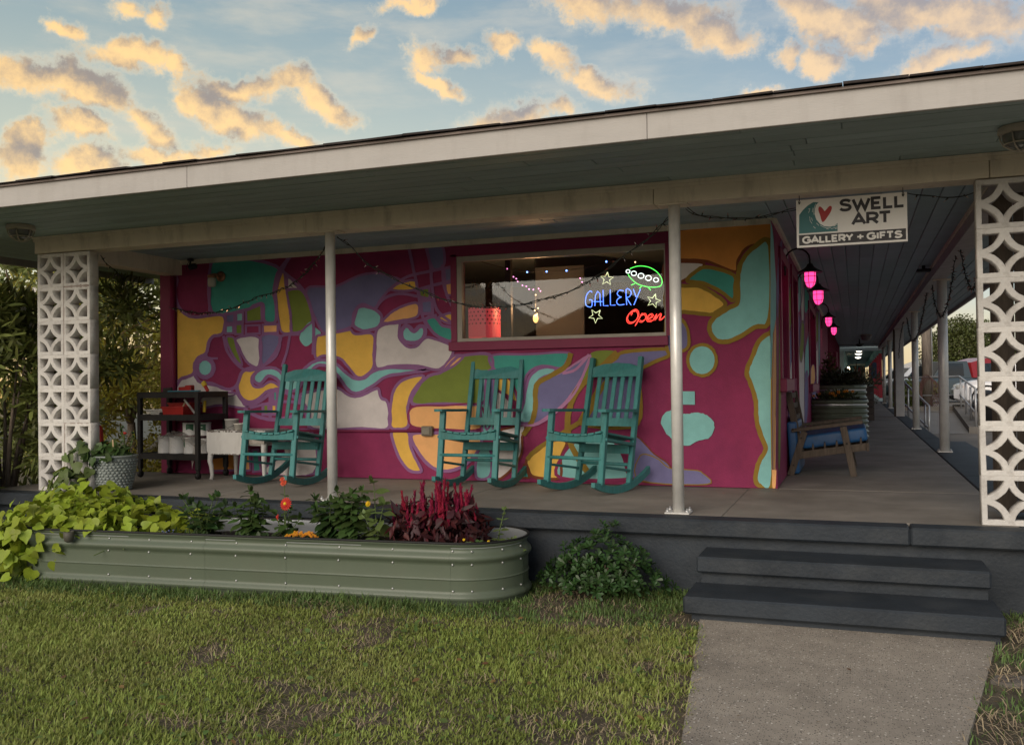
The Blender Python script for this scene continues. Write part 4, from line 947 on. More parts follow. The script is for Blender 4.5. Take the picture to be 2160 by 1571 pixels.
def tray(name,label,x,y,z,lx,ly,h,m,rz=0,cat='tray'):
    mb=MB(); t=.006; tp=.012
    for k,(ox,oz) in enumerate(((0,0),)):
        o=[(-lx,-ly,0),(lx,-ly,0),(lx,ly,0),(-lx,ly,0),(-lx-tp,-ly-tp,h),(lx+tp,-ly-tp,h),(lx+tp,ly+tp,h),(-lx-tp,ly+tp,h)]
        i=[(a*(1-t/lx),b*(1-t/ly),c+(t if c==0 else 0)) for a,b,c in o]
        mb.add(o+i,[(3,2,1,0),(0,1,5,4),(1,2,6,5),(2,3,7,6),(3,0,4,7),(8,9,10,11),(9,8,12,13),(10,9,13,14),(11,10,14,15),(8,11,15,12),(4,5,13,12),(5,6,14,13),(6,7,15,14),(7,4,12,15)])
        mb.box(-lx-tp-.008,lx+tp+.008,-ly-tp-.008,-ly-tp+.004,h-.012,h).box(-lx-tp-.008,lx+tp+.008,ly+tp-.004,ly+tp+.008,h-.012,h)
    o=mb.build(name,m); o.location=on_cart(x,y,z); o.rotation_euler=(0,0,rz); return tag(o,label,cat)
m_redp=mat('red_plastic',(.36,.022,.018),.45,var=.10); m_whp=mat('white_plastic',(.50,.49,.46),.45,var=.08,grime=.1)
tray('plastic_tray','red plastic tray holding tools on the middle tier of the black shelf',.02,-.08,.641,.125,.09,.085,m_redp)
tray('plastic_tray','red plastic tray tucked behind the front red tray on the black shelf',-.06,.10,.641,.13,.07,.12,m_redp)
tray('paint_tray','white paint tray on the middle tier of the black shelf',-.235,-.06,.668,.10,.09,.03,m_whp)
tray('paint_tray','small white tub under the white paint tray',-.24,-.07,.641,.05,.06,.035,m_whp)
def stick(name,label,a,b,w,h,m,cat,up=(0,1,0),grip=None):
    a=on_cart(*a);b=on_cart(*b)
    o=thing(name,label,cat,tuple(a),world=True)
    MB().bar(a,b,w,h,up).build('shaft',m,o)
    if grip:
        c=a+(b-a)*.55; MB().bar(c,b,w*1.5,h*1.6,up,bev=.008).build('grip',grip,o)
    return o
m_tan=mat('tool_wood',(.36,.25,.15),.6,var=.2); m_stl=mat('tool_steel',(.45,.45,.45),.35,metal=.8); m_yel=mat('tool_yellow',(.60,.42,.04),.5)
stick('paint_brush','wooden handled brush leaning out of the red tray',(.03,-.08,.66),(.11,-.07,.80),.018,.012,m_tan,'brush')
stick('scraper','long grey scraper leaning from the red tray to the shelf post',(.10,-.10,.80),(.235,-.10,.655),.026,.010,m_stl,'scraper')
stick('putty_knife','yellow handled tool standing behind the red tray',(.19,.10,.66),(.20,.10,.78),.03,.02,m_yel,'tool')
stick('paint_roller','red roller handle lying on top of the black shelf',(-.02,-.02,.90),(.16,-.04,.91),.045,.04,m_redp,'roller',grip=m_redp)
stick('paint_brush','red brush with yellow handle end leaning on top of the black shelf',(.24,.10,.875),(.16,.12,.975),.035,.02,m_redp,'brush',grip=m_yel)
stick('trim_board','thin blue board lying on top of the black shelf',(-.04,-.16,.881),(.33,-.14,.884),.05,.012,mat('board_blue',(.05,.22,.30),.5),'board',up=(0,0,1))
stick('pry_bar','black hooked bar on the end of the shelf top',(-.20,-.05,.89),(-.06,-.09,.897),.05,.02,m_bk,'tool')
# draped clear plastic sheet over the lower cans
def sheet():
    nx,ny=26,12; vs=[];fs=[]; r_=random.Random(3)
    for j in range(ny+1):
        for i in range(nx+1):
            u=i/nx;v=j/ny; x=-.36+u*.70; 
            prof=np.interp(u,[0,.10,.28,.40,.55,.7,.85,1],[.20,.27,.385,.41,.40,.385,.36,.30])
            y=-.20+v*.34; z=prof-.10*max(0,.45-v)**1.3*(1 if u>.3 else .5)+.012*math.sin(u*31+v*5)+.01*math.sin(v*23-u*9)
            vs.append((x,y-.02*math.sin(u*17),z))
    for j in range(ny):
        for i in range(nx): 
            a=j*(nx+1)+i; fs.append((a,a+1,a+nx+2,a+nx+1))
    m=bpy.data.materials.new('clear_plastic'); m.use_nodes=True; nt=m.node_tree; b=nt.nodes['Principled BSDF']; b.inputs['Base Color'].default_value=(.34,.31,.28,1); b.inputs['Roughness'].default_value=.25
    t=nt.nodes.new('ShaderNodeBsdfTransparent'); x=nt.nodes.new('ShaderNodeMixShader'); x.inputs[0].default_value=.5; nt.links.new(t.outputs[0],x.inputs[1]); nt.links.new(b.outputs[0],x.inputs[2]); nt.links.new(x.outputs[0],nt.nodes['Material Output'].inputs[0])
    mb=MB().add(vs,fs,0,True)
    mb.add([(.30,-.2,.30),(.34,-.21,.29),(.325,-.235,.12),(.30,-.23,.05),(.29,-.225,.14)],[(0,1,2,3,4)])
    o=mb.build('plastic_sheet',m); o.location=cart.location+Vector((.0,0,.05)); return tag(o,'crumpled clear plastic sheet draped over the paint cans','sheet')
sheet()
# ================================================================ ENAMEL DROP-LEAF TABLE
m_en=mat('enamel_white',(.52,.51,.49),.4,var=.10,vs=4,bump=.2,grime=.35); m_rust=mat('rust_edge',(.06,.04,.03),.8,var=.5,vs=40)
tb=thing('enamel_table','chipped white enamel drop-leaf table with cabriole legs beside the black shelf','table',(-5.70,7.78,0),rad(-2))
def cab(x,y):
    sx=1 if x>0 else -1; sy=1 if y>0 else -1; pts=[];rs=[]
    for i in range(9):
        t=i/8; z=.36*(1-t); off=.028*math.sin(t*math.pi*.9)+(-.010 if t>.6 else 0)+(.03*max(0,t-.85)*4)
        pts.append((x+sx*off*.6,y+sy*off,z)); rs.append(.034-.018*t if t<.9 else .022)
    MB().tube(pts,rs,10).build('leg',m_en,tb)
TX,TY=.34,.20
for x in (-TX+.03,TX-.03):
    for y in (-TY+.03,TY-.03): cab(x,y)
MB().box(-TX+.02,TX-.02,-TY+.02,TY-.02,.34,.465,bev=.006).build('apron',m_en,tb)
MB().box(-TX,TX,-TY,TY,.468,.492,bev=.006).build('table_top',m_en,tb)
MB().prism([(-TX+.0,.50),(-TX+.0,.29),(-TX+.03,.255),(.0+.12,.255),(.15,.29),(.15,.485),(-TX,.485)],lambda u,v,w:(u,-TY-.03+w,v),.016).build('drop_leaf',m_en,tb,fix=True)
rr_=MB()
for k in range(34):
    x=random.uniform(-TX+.01,.15); l=random.uniform(.005,.025); rr_.box(x,min(x+l,.149),-TY-.032,-TY-.0305,.478-random.uniform(.0,.006),.486)
for k in range(30):
    x=random.uniform(-TX,TX-.02); rr_.box(x,x+random.uniform(.006,.03),-TY-.0015,-TY+.004,.488,.4935)
for k in range(24):
    t=random.uniform(0,1); rr_.box(-TX+.03+t*.42,-TX+.03+t*.42+random.uniform(.004,.02),-TY-.032,-TY-.0305,.257,.262)
rr_.build('rust_chips',m_rust,tb)
m_drag=mat('dark_rust',(.05,.035,.03),.85,var=.4)
MB().box(.155,TX-.005,-TY-.005,-TY+.015,.36,.462).build('rusty_panel',mat('enamel_worn',(.33,.30,.27),.6,var=.25,vs=12,alt=(.05,.035,.03),altscale=6,altamt=.9),tb)
def cup(name,label,loc,r0,r1,h,m,cat,spoon=False):
    o=thing(name,label,cat,loc)
    MB().lathe([(r0,0),(r1,h-.012),(r1+.004,h-.012),(r1+.004,h),(r1-.004,h),(r0-.004,.006)],24,cap1=True).build('bowl_body',m,o)
    if spoon: MB().bar((.0,-.0,.03),(r1+.03,.01,h+.035),.010,.004,(0,1,0),bev=.001).build('spoon',m_whp,o)
    return o
cup('paper_bowl','cream paper bowl with a spoon on the enamel table',(-5.71,7.63,.493),.042,.05,.065,mat('paper_cream',(.55,.52,.46),.6,var=.05),'bowl',True)
bk=cup('plastic_bucket','small white bucket with wire handle behind the enamel table top',(-5.97,7.86,.493),.065,.07,.10,m_whp,'bucket')
MB().tube([(-.07,0,.08),(-.05,-.05,.03),(0,-.075,.01),(.05,-.05,.03),(.07,0,.08)],.002,6).build('handle',m_black,bk)
# ================================================================ TEXTURED POT on the porch corner
m_pot=mat('pot_glaze',(.235,.265,.25),.45,var=.12,vs=9,bump=.3,bs=40)
pc=thing('flower_pot','large grey glazed pot with a pebbled surface on the porch corner','pot',(-6.30,6.60,0))
mb=MB(); prof=[(.02,0)]+[(.135+.062*(j/12)**.7,.30*j/12) for j in range(13)]
mb.lathe(prof,40,cap1=False); mb.lathe([(.195,.298),(.207,.302),(.207,.318),(.190,.318),(.185,.27)],36,cap0=False,cap1=False); mb.build('pot_body',m_pot,pc)
pb_=MB(); gr=random.Random(9)
for j in range(11):
    z=.018+j*.0252; r0=.135+.062*(z/.30)**.7; n=int(2*math.pi*r0/.036)
    for k in range(n):
        a=2*math.pi*(k+.5*(j%2)+gr.uniform(-.12,.12))/n; c=Vector((r0*math.cos(a),r0*math.sin(a),z+gr.uniform(-.003,.003)))
        M=Matrix.Translation(c)@Matrix.Rotation(a,4,'Z')@Matrix.Rotation(gr.uniform(-.4,.4),4,'X')
        o_=len(pb_.v); pb_.sphere((0,0,0),(.010,.017,.0135),8,5)
        for i_ in range(o_,len(pb_.v)): pb_.v[i_]=tuple(M@Vector(pb_.v[i_]))
pb_.build('pebble_relief',m_pot,pc,'stuff')
MB().lathe([(.01,.268),(.188,.272)],24,cap0=False,cap1=True).build('potting_soil',mat('potting_soil',(.03,.022,.016),.95,var=.4,bump=1.5,bs=80),pc)
sk=MB().bar((-6.22,6.52,.25),(-6.235,6.52,.46),.016,.010,(0,1,0)).build('plant_stake',mat('stake_wood',(.45,.33,.19),.7,var=.15)); tag(sk,'pale wooden stake stuck in the grey glazed pot','stake')
rt=thing('red_tool','red plastic handle standing behind the breeze block pillar by the pot','tool',(ony(206,905,6.85).x,6.85,.12))
MB().prism([(-.02,0.05),(.03,.05),(.045,.3),(.03,.43),(.0,.455),(-.03,.42),(-.035,.28)],lambda u,v,w:(u,w,v),.03).build('handle',m_redp,rt,fix=True)
# ================================================================ LAMPS AND FITTINGS
m_brass=mat('lamp_copper',(.30,.15,.09),.45,metal=.6,var=.2,vs=20); m_frost=mat('frosted_glass',(.45,.43,.38),.3,var=.05)
q=ony(462,590,W); jl=thing('wall_lamp','small copper wall lamp with frosted jar glass on the mural','lamp',(q.x,W,q.z),world=False)
MB().lathe([(.055,0),(.055,.012),(.03,.02)],24,Matrix.Translation((.03,-.003,.03))@Matrix.Rotation(rad(90),4,'X')).build('back_plate',m_brass,jl)
MB().tube([(.03,-.02,.03),(.01,-.07,.05),(-.02,-.09,.045)],.012,8).build('arm',m_brass,jl)
MB().lathe([(.02,.02),(.045,.02),(.045,.05),(.02,.06)],20,Matrix.Translation((-.02,-.09,-.01))).build('cap',m_brass,jl)
MB().lathe([(.015,-.085),(.036,-.08),(.042,-.06),(.042,-.01),(.036,.018)],20,Matrix.Translation((-.02,-.09,-.0))).build('jar_glass',m_frost,jl)
m_cage=mat('lamp_cream',(.42,.38,.31),.5,var=.12,grime=.4); m_dg=mat('lamp_glass',(.12,.13,.12),.15,spec=.6)
def caged(px,py,label,yy):
    q=onz(px,py,SOF); o=thing('caged_light',label,'ceiling light',(q.x,q.y,SOF),group='round caged lights under the front eave')
    MB().lathe([(.11,0.0),(.115,-.03),(.105,-.042)],28,cap0=False).build('base_ring',m_cage,o)
    MB().lathe([(.092,-.04),(.09,-.07),(.07,-.10),(.035,-.118),(.005,-.122)],24,cap0=False).build('glass_dome',m_dg,o)
    c=MB()
    for k in range(3):
        a=k*math.pi/3; c.tube([(math.cos(a)*.105*math.cos(t*math.pi/10),math.sin(a)*.105*math.cos(t*math.pi/10),-.04-.095*math.sin(t*math.pi/10)) for t in range(11)],.0045,6)
    c.tube([(.085*math.cos(k*math.pi/10),.085*math.sin(k*math.pi/10),-.095) for k in range(20)],.004,6,closed=True)
    c.build('wire_cage',m_cage,o)
caged(44,476,'cream caged soffit light above the oleander end of the porch',0); caged(2152,268,'cream caged soffit light above the breeze block pillar by the steps',0)
# camera on the corner beam
q=ony(402,556,W-.12); sc=thing('security_camera','small black security camera under the beam at the mural corner','camera',(q.x,W-.12,2.28))
MB().lathe([(.035,-.02),(.035,-.0)],16).build('mount',m_black,sc); MB().tube([(0,0,-.02),(0,-.01,-.06)],.01,8).build('arm',m_black,sc)
MB().tube([(.03,.03,-.075),(.045,-.055,-.095)],.032,14).build('camera_body',m_black,sc); MB().tube([(-.02,0,-.02),(-.04,-.02,-.09),(-.03,-.02,-.14)],.003,6).build('cable',m_black,sc)
# conduit and outlet box
cdm=m_magtrim; a=ony(705,908,W);b=ony(893,909,W)
cdt=thing('conduit','magenta painted conduit running low across the mural to an outlet box','conduit',(a.x,W,a.z),world=True)
MB().tube([(a.x-1.1,W-.017,a.z-.005),(b.x,W-.017,b.z)],.013,10).build('pipe',cdm,cdt)
ob_=MB().box(b.x,b.x+.115,W-.055,W-.004,b.z-.045,b.z+.05,bev=.008); ob_.build('outlet_box',mat('outlet_grey',(.20,.18,.14),.5,var=.15),cdt); MB().box(b.x+.012,b.x+.10,W-.068,W-.056,b.z-.032,b.z+.04,bev=.006).build('outlet_cover',MATS['outlet_grey'],cdt)
# pink gooseneck lamps
m_iron=mat('lamp_iron',(.022,.02,.02),.5,metal=.3,var=.2); m_pink=emat('pink_glow',(1.0,.055,.26),1.15)
def goose(px,pyb,pyt,label):
    # glass bottom / top pixel rows; lamp stands a fixed reach from the wall
    X=XW+.24
    q=onx(px,(pyb+pyt)/2,X); y=q.y; zb=onx(px,pyb,X).z; zt_=onx(px,pyt,X).z; h=zt_-zb; 
    o=thing('gooseneck_lamp',label,'wall lamp',(X,y,zb),group='pink gooseneck lamps along the walkway wall')
    r=h*.35
    MB().lathe([(.01,0.0),(r*.55,.012),(r*.85,.035),(r,.075),(r,h)],22).build('glow_glass',m_pink,o)
    c=MB()
    for k in range(6):
        a=k*math.pi/3+.3; c.tube([(math.cos(a)*(r+.006),math.sin(a)*(r+.006),h),(math.cos(a)*(r+.006),math.sin(a)*(r+.006),.07),(math.cos(a)*r*.6,math.sin(a)*r*.6,.005),(0,0,-.012)],.003,5)
    for z in (h*.3,h*.72): c.tube([((r+.006)*math.cos(k*math.pi/9),(r+.006)*math.sin(k*math.pi/9),z) for k in range(18)],.003,5,closed=True)
    c.build('wire_guard',m_iron,o)
    MB().lathe([(r*2.3,h-.004),(r*2.25,h+.004),(r*1.2,h+.035),(r*.7,h+.055),(r*.5,h+.08),(.012,h+.085)],28).build('lamp_shade',m_iron,o)
    g_=MB(); pts=[(0,0,h+.08),(0,0,h+.12)]+[(-.115+.115*math.cos(t*math.pi/8),0,h+.12+.115*math.sin(t*math.pi/8)) for t in range(1,9)]+[(-.23,0,h+.03),(-.23,0,h-.02)]
    g_.tube(pts,.009,8); g_.lathe([(.035,0),(.035,.01)],14,Matrix.Translation((-.239,0,h+.05))@Matrix.Rotation(rad(90),4,'Y')); g_.build('arm',m_iron,o)
    l=bpy.data.lights.new('bulb','POINT'); l.energy=.16; l.color=(1,.12,.42); l.shadow_soft_size=.05; lo=bpy.data.objects.new('bulb',l); COL.objects.link(lo); lo.parent=o; lo.location=(0,0,h+.0-.16 if False else -.05)
    return o
for (px,b,t_,l) in ((1709,606,575,'nearest and largest pink glowing gooseneck lamp, just below the hanging sign'),(1726,642,614,'second pink glowing gooseneck lamp, half hidden behind the nearest one'),(1748,688,670,'third pink glowing gooseneck lamp above the corrugated planters'),(1759,706,691,'smallest and farthest pink glowing gooseneck lamp')): goose(px,b,t_,l)
# ceiling fan and fittings of the walkway
fy=33.0; fan=thing('ceiling_fan','dark ceiling fan far down the walkway','fan',(.15,fy,SOF-.02)); MB().tube([(0,0,0),(0,0,-.16)],.025,10).build('rod',m_iron,fan); MB().lathe([(.10,-.16),(.11,-.20),(.06,-.25)],18).build('motor',m_iron,fan)
for k in range(4):
    a=k*math.pi/2+.1; MB().bar((math.cos(a)*.1,math.sin(a)*.1,-.19),(math.cos(a)*.68,math.sin(a)*.68,-.19),.13,.012,(0,0,1)).build('blade',m_iron,fan)
q=onz(1943,569,SOF-.06); ex=thing('ceiling_speaker','small black box light fixed at the ceiling edge of the walkway','light fixture',(.80,q.y,SOF-.015)); MB().box(-.08,.08,-.07,.07,-.075,-.04,bev=.01).build('housing',m_black,ex); MB().tube([(0,0,-.04),(0,0,0)],.02,8).build('stem',m_black,ex)
dl=thing('globe_light','dull round ceiling light before the far walkway beam','ceiling light',(.33,30,SOF-.015)); MB().lathe([(.16,0),(.16,-.05),(.12,-.16),(.02,-.19)],18,cap0=False).build('globe',mat('globe_grey',(.20,.18,.18),.3),dl); MB().lathe([(.17,0),(.17,-.02)],18).build('base_ring',m_cage,dl)
# ================================================================ STRING LIGHTS
m_wire=mat('wire_dark',(.012,.016,.013),.6); m_bulb=mat('mini_bulb',(.35,.30,.28),.15,spec=.6); m_bulbr=mat('mini_bulb_red',(.30,.08,.06),.2); m_bw=emat('mini_bulb_lit',(1,.50,.25),.9)
def strand(label,pts3,gap=.10,lit=0.0,double=True,rw=.0032):
    P=smooth_loop([tuple(p) for p in pts3],10,False); P=[Vector(p) for p in P]
    # resample
    L=[0]
    for a,b in zip(P[:-1],P[1:]): L.append(L[-1]+(b-a).length)
    n=max(4,int(L[-1]/.03)); out=[]
    j=0
    for i in range(n+1):
        s=L[-1]*i/n
        while j<len(L)-2 and L[j+1]<s: j+=1
        t=(s-L[j])/max(1e-6,L[j+1]-L[j]); out.append(P[j].lerp(P[j+1],t))
    o=thing('string_lights',label,'string lights',tuple(out[0]),group='strings of mini lights on the porch and walkway',world=True)
    r_=random.Random(len(pts3)*7+int(L[-1]*100)); wb=MB()
    for k in range(2 if double else 1):
        ph=r_.uniform(0,6); wb.tube([p+Vector((.006*math.sin(i*.9+ph+k*3),.006*math.cos(i*.9+ph+k*3),.007*math.sin(i*.55+k*2.5+ph))) for i,p in enumerate(out)],rw,5)
    wb.build('wire',m_wire,o)
    b1=MB();b2=MB();b3=MB(); sck=MB()
    s=0
    step=max(1,int(gap/.03))
    for i in range(2,n-1,step):
        p=out[i]; d=Vector((r_.uniform(-1,1),r_.uniform(-.7,.7),r_.uniform(-1.2,.6))).normalized()
        sck.tube([p,p+d*.020],.0048,6); tgt=b3 if r_.random()<lit else (b2 if r_.random()<.35 else b1)
        tgt.tube([p+d*.018,p+d*.042],[.0038,.0012],6)
    sck.build('bulb_socket',m_wire,o,'stuff')
    for mb,m in ((b1,m_bulb),(b2,m_bulbr),(b3,m_bw)):
        if mb.v: mb.build('mini_bulb',m,o,'stuff')
    return o
def PY(pts,Y): return [ony(x,y,Y) for x,y in pts]
def lerpY(pts,Y0,Y1): n=len(pts)-1; return [ony(x,y,Y0+(Y1-Y0)*i/n) for i,(x,y) in enumerate(pts)]
strand('string of mini lights swagging across the yellow and teal mural to the near column',lerpY([(358,648),(400,658),(440,660),(490,650),(540,628),(600,608),(640,580),(670,545),(690,515)],W-.05,D+.12),.07,.22)
strand('long string of mini lights sagging across the window between the two front columns',lerpY([(712,500),(740,520),(770,552),(820,582),(880,610),(940,632),(990,645),(1050,648),(1110,640),(1180,622),(1250,590),(1310,545),(1370,500),(1418,452)],D+.10,D+.10),.085,0)
strand('short string of mini lights draped from the window-end column to the hanging sign',lerpY([(1448,440),(1470,452),(1520,460),(1570,461),(1620,455),(1680,440)],D+.10,D+.10),.07,0)
strand('short string of mini lights draped from the sign to the breeze block pillar',lerpY([(1915,405),(1950,413),(1990,418),(2030,412),(2066,402)],D+.12,D+.12),.09,0)
strand('string of mini lights hanging from the beam above the pot',lerpY([(211,540),(225,556),(245,572),(262,590)],D+.15,D+.5),.07,0)
def onxs(pts,X): return [onx(x,y,X) for x,y in pts]
strand('tangled string of mini lights looped round the nearest walkway column',onxs([(2023,508),(2015,545),(2008,590),(2000,635),(1985,668),(1972,640),(1966,600),(1962,590)],.97),.05,0)
strand('string of mini lights bunched under the walkway beam by the breeze block pillar',onxs([(2023,508),(2030,550),(2040,590),(2050,610),(2062,590),(2068,560)],.97),.05,0)
strand('string of mini lights looped round the second walkway column',onxs([(1961,590),(1955,620),(1945,670),(1938,700),(1927,718),(1918,700),(1912,665),(1910,658)],.99),.05,0,rw=.006)
strand('string of mini lights hanging down the square post',onxs([(1910,658),(1903,690),(1898,720),(1896,755)],.99),.06,0,rw=.008)
# ================================================================ THINGS SEEN THROUGH THE WINDOW
YI=W+.9
q=ony(1022,680,YI); lp_=thing('patterned_lamp','pink glowing patterned lamp shade inside the window','lamp',(q.x,YI,ony(1022,712,YI).z))
mb=MB(); hh=.31; rr=.17; segs=28; rows_=12
pk=emat('shade_pink',(.80,.09,.11),.25); pkd=mat('shade_dot',(.04,.01,.01),.8)
mb.lathe([(rr,0),(rr,hh)],segs,cap0=False,cap1=False); mb.build('shade',pk,lp_)
dt=MB()
for j in range(7):
    for k in range(22):
        a=2*math.pi*(k+.5*(j%2))/22; z=.14+j*.04; c=Vector((math.cos(a)*(rr+.002),math.sin(a)*(rr+.002),z)); t=Vector((-math.sin(a),math.cos(a),0)); s_=.011
        dt.add([c-t*s_,c-Vector((0,0,s_)),c+t*s_,c+Vector((0,0,s_))],[(0,1,2,3)])
dt.build('shade_dots',pkd,lp_)
MB().lathe([(.03,-.25),(.03,0)],12).build('stand',m_iron,lp_); MB().box(-.3,.3,-.3,.3,-.30,-.25).build('table_top',mat('room_wood',(.10,.05,.03),.5),lp_)
def inroom(name,label,cat,x0,x1,y0,y1,z0,z1,m,part=None):
    o=MB().box(x0,x1,y0,y1,z0,z1,bev=.004).build(name,m); tag(o,label,cat); return o
q=ony(1180,600,W+1.6); inroom('display_panel','pale hanging panel inside the gallery window','panel',q.x-.28,q.x+.28,W+1.6,W+1.63,1.15,2.2,mat('panel_grey',(.10,.10,.10),.7,var=.1))
q=ony(1075,620,W+.6); inroom('window_mullion_post','dark timber post inside the gallery window','post',q.x-.03,q.x+.03,W+.55,W+.61,.0,2.38,mat('room_dark',(.03,.02,.015),.6))
q=ony(1130,672,W+1.0); ml=thing('mosaic_lamp','small warm mosaic lamp hanging inside the window','lamp',(q.x,W+1.0,q.z)); MB().sphere((0,0,0),(.03,.03,.045),8,6).build('glow_globe',emat('warm_glow',(1,.5,.15),2.0),ml); MB().tube([(0,0,.06),(0,0,2.38-q.z)],.003,5).build('cord',m_black,ml)
wl_=bpy.data.lights.new('lamp_bulb','POINT'); wl_.energy=11; wl_.color=(1,.5,.22); wl_.shadow_soft_size=.06; wlo=bpy.data.objects.new('lamp_bulb',wl_); COL.objects.link(wlo); wlo.parent=ml; wlo.location=(0,0,.12)
fl=thing('fairy_lights','pink and blue fairy lights strung inside the window','fairy lights',tuple(ony(1020,555,W+.4)),world=True)
pts=[ony(x,y,W+.4) for x,y in ((1015,552),(1070,567),(1110,574),(1150,572),(1195,570),(1250,562),(1280,552),(1310,545))]
MB().tube(smooth_loop([tuple(p) for p in pts],5,False),.0025,5).build('cord',m_black,fl)
pb=MB();bb_=MB();ob2=MB()
for x,y in ((1070,567),(1083,584),(1089,588),(1092,594),(1102,602),(1110,604),(1116,610),(1125,611),(1136,609),(1140,614),(1224,587),(1228,595)): pb.sphere(ony(x,y,W+.42),.0055,6,4)
for x,y in ((1112,574),(1153,573),(1195,571),(1279,552)): bb_.sphere(ony(x,y,W+.4),.008,6,4)
for x,y in ((1130,622),(1128,655),(1133,662),(1135,650),(1365,528),(1340,553)): ob2.sphere(ony(x,y,W+.4),.006,6,4)
pb.build('pink_bulb',emat('fairy_pink',(1,.25,.6),6),fl); bb_.build('blue_bulb',emat('fairy_blue',(.15,.3,1),8),fl); ob2.build('warm_bulb',emat('fairy_warm',(1,.6,.25),6),fl)
q=ony(1010,610,W+.5); tw=thing('hanging_twigs','bare decorative twigs hanging inside the window','branch',tuple(q),world=True)
tm=MB()
for k in range(16):
    a=ony(random.uniform(990,1060),random.uniform(585,610),W+.5); b=ony(random.uniform(985,1060),random.uniform(610,668),W+.55); c=(a+b)/2+Vector((random.uniform(-.06,.06),0,random.uniform(-.08,.02))); tm.tube(smooth_loop([tuple(a),tuple(c),tuple(b)],5,False),.003,5)
tm.build('twig',mat('twig_brown',(.10,.06,.035),.8),tw)
inroom('shop_counter','brown wooden counter in the dim gallery behind the window','counter',ony(1090,700,W+2.2).x,ony(1330,700,W+2.2).x,W+2.0,W+2.5,0,1.18,mat('counter_brown',(.20,.11,.06),.6,var=.2))
q=ony(1118,567,W+3.2); dlm=thing('pendant_lamp','dim yellow pendant lamp in the gallery beyond the window','lamp',(q.x,W+3.2,q.z)); MB().lathe([(.20,-.06),(.10,.06)],18).build('lamp_shade',emat('dim_yellow',(.75,.5,.12),.35),dlm); MB().tube([(0,0,.06),(0,0,2.38-q.z)],.004,5).build('cord',m_black,dlm)
# ================================================================ LEAF TOOLS
def leafgeo(kind):
    if kind=='heart':   # base at origin, tip +Y
        o=[(0,.0),(.20,-.10),(.42,-.02),(.50,.22),(.40,.50),(.20,.78),(0,1.05),(-.20,.78),(-.40,.50),(-.50,.22),(-.42,-.02),(-.20,-.10)]; cup,droop=.16,.22
    elif kind=='ovate': o=[(0,0),(.16,.10),(.29,.34),(.27,.58),(.14,.84),(0,1.02),(-.14,.84),(-.27,.58),(-.29,.34),(-.16,.10)]; cup,droop=.12,.18
    elif kind=='lance': o=[(0,0),(.07,.15),(.11,.40),(.09,.70),(0,1.0),(-.09,.70),(-.11,.40),(-.07,.15)]; cup,droop=.05,.12
    elif kind=='obov': o=[(0,0),(.05,.12),(.13,.45),(.19,.74),(.13,.95),(0,1.0),(-.13,.95),(-.19,.74),(-.13,.45),(-.05,.12)]; cup,droop=.06,.10
    elif kind=='bit': o=[(0,0),(.28,.45),(0,1),(-.28,.45)]; cup,droop=.0,.1
    pts=[(0,.45 if kind!='bit' else .5)]
    vs=[(x,y,cup*abs(x)*1.2-droop*y*y*.6) for x,y in o]; c=(0,.42,-.0-droop*.06)
    n=len(vs); return np.array(vs+[c]),[(i,(i+1)%n,n) for i in range(n)]
LG={k:leafgeo(k) for k in ('heart','ovate','lance','obov','bit')}
def leafmesh(kind,m,name='leaf',jit=.05,seed=0):
    v,f=LG[kind]; r_=np.random.default_rng(seed); v=v+r_.normal(0,jit*.35,v.shape)*np.array([1,1,.8]); v[0]=LG[kind][0][0]
    me=bpy.data.meshes.new(name); me.from_pydata([tuple(p) for p in v],[],f); me.materials.append(m); me.polygons.foreach_set('use_smooth',[True]*len(f)); return me
def frame(d,nrm):
    d=Vector(d).normalized(); n=Vector(nrm); x=d.cross(n)
    if x.length<1e-4: x=d.cross(Vector((.3,.5,.8)))
    x.normalize(); z=x.cross(d); return x,d,z
def leaf(parent,me,p,d,nrm,s,name='leaf'):
    x,y,z=frame(d,nrm); o=bpy.data.objects.new(name,me); COL.objects.link(o); o.parent=parent
    o.matrix_local=Matrix(((x.x*s,y.x*s,z.x*s,p[0]),(x.y*s,y.y*s,z.y*s,p[1]),(x.z*s,y.z*s,z.z*s,p[2]),(0,0,0,1))); return o
def leafcloud(name,kind,P,Dr,Nr,Sc,m,parent=None,kindtag='stuff'):
    v,f=LG[kind]; P=np.asarray(P,float);Dr=np.asarray(Dr,float);Nr=np.asarray(Nr,float);Sc=np.asarray(Sc,float)
    Dr/=np.linalg.norm(Dr,axis=1)[:,None]+1e-9; X=np.cross(Dr,Nr); X/=np.linalg.norm(X,axis=1)[:,None]+1e-9; Z=np.cross(X,Dr)
    V=P[:,None,:]+Sc[:,None,None]*(v[None,:,0,None]*X[:,None,:]+v[None,:,1,None]*Dr[:,None,:]+v[None,:,2,None]*Z[:,None,:])
    n=len(P);k=len(v);F=np.array(f)[None]+(np.arange(n)*k)[:,None,None]
    me=bpy.data.meshes.new(name); me.vertices.add(n*k); me.vertices.foreach_set('co',V.reshape(-1)); nf=n*len(f)
    me.loops.add(nf*3); me.loops.foreach_set('vertex_index',F.reshape(-1).astype(np.int32)); me.polygons.add(nf); me.polygons.foreach_set('loop_start',np.arange(0,nf*3,3,dtype=np.int32)); me.polygons.foreach_set('loop_total',np.full(nf,3,np.int32)); me.update(calc_edges=True); me.materials.append(m)
    return link(name,me,parent,kindtag)
def leafmat(name,c,rand=.25,island=0,rough=.5,transl=.25,alt=None): return mat(name,c,rough,var=.18,vs=12,rand=rand,island=island,transl=transl,alt=alt,altscale=6,altamt=.4,spec=.4)
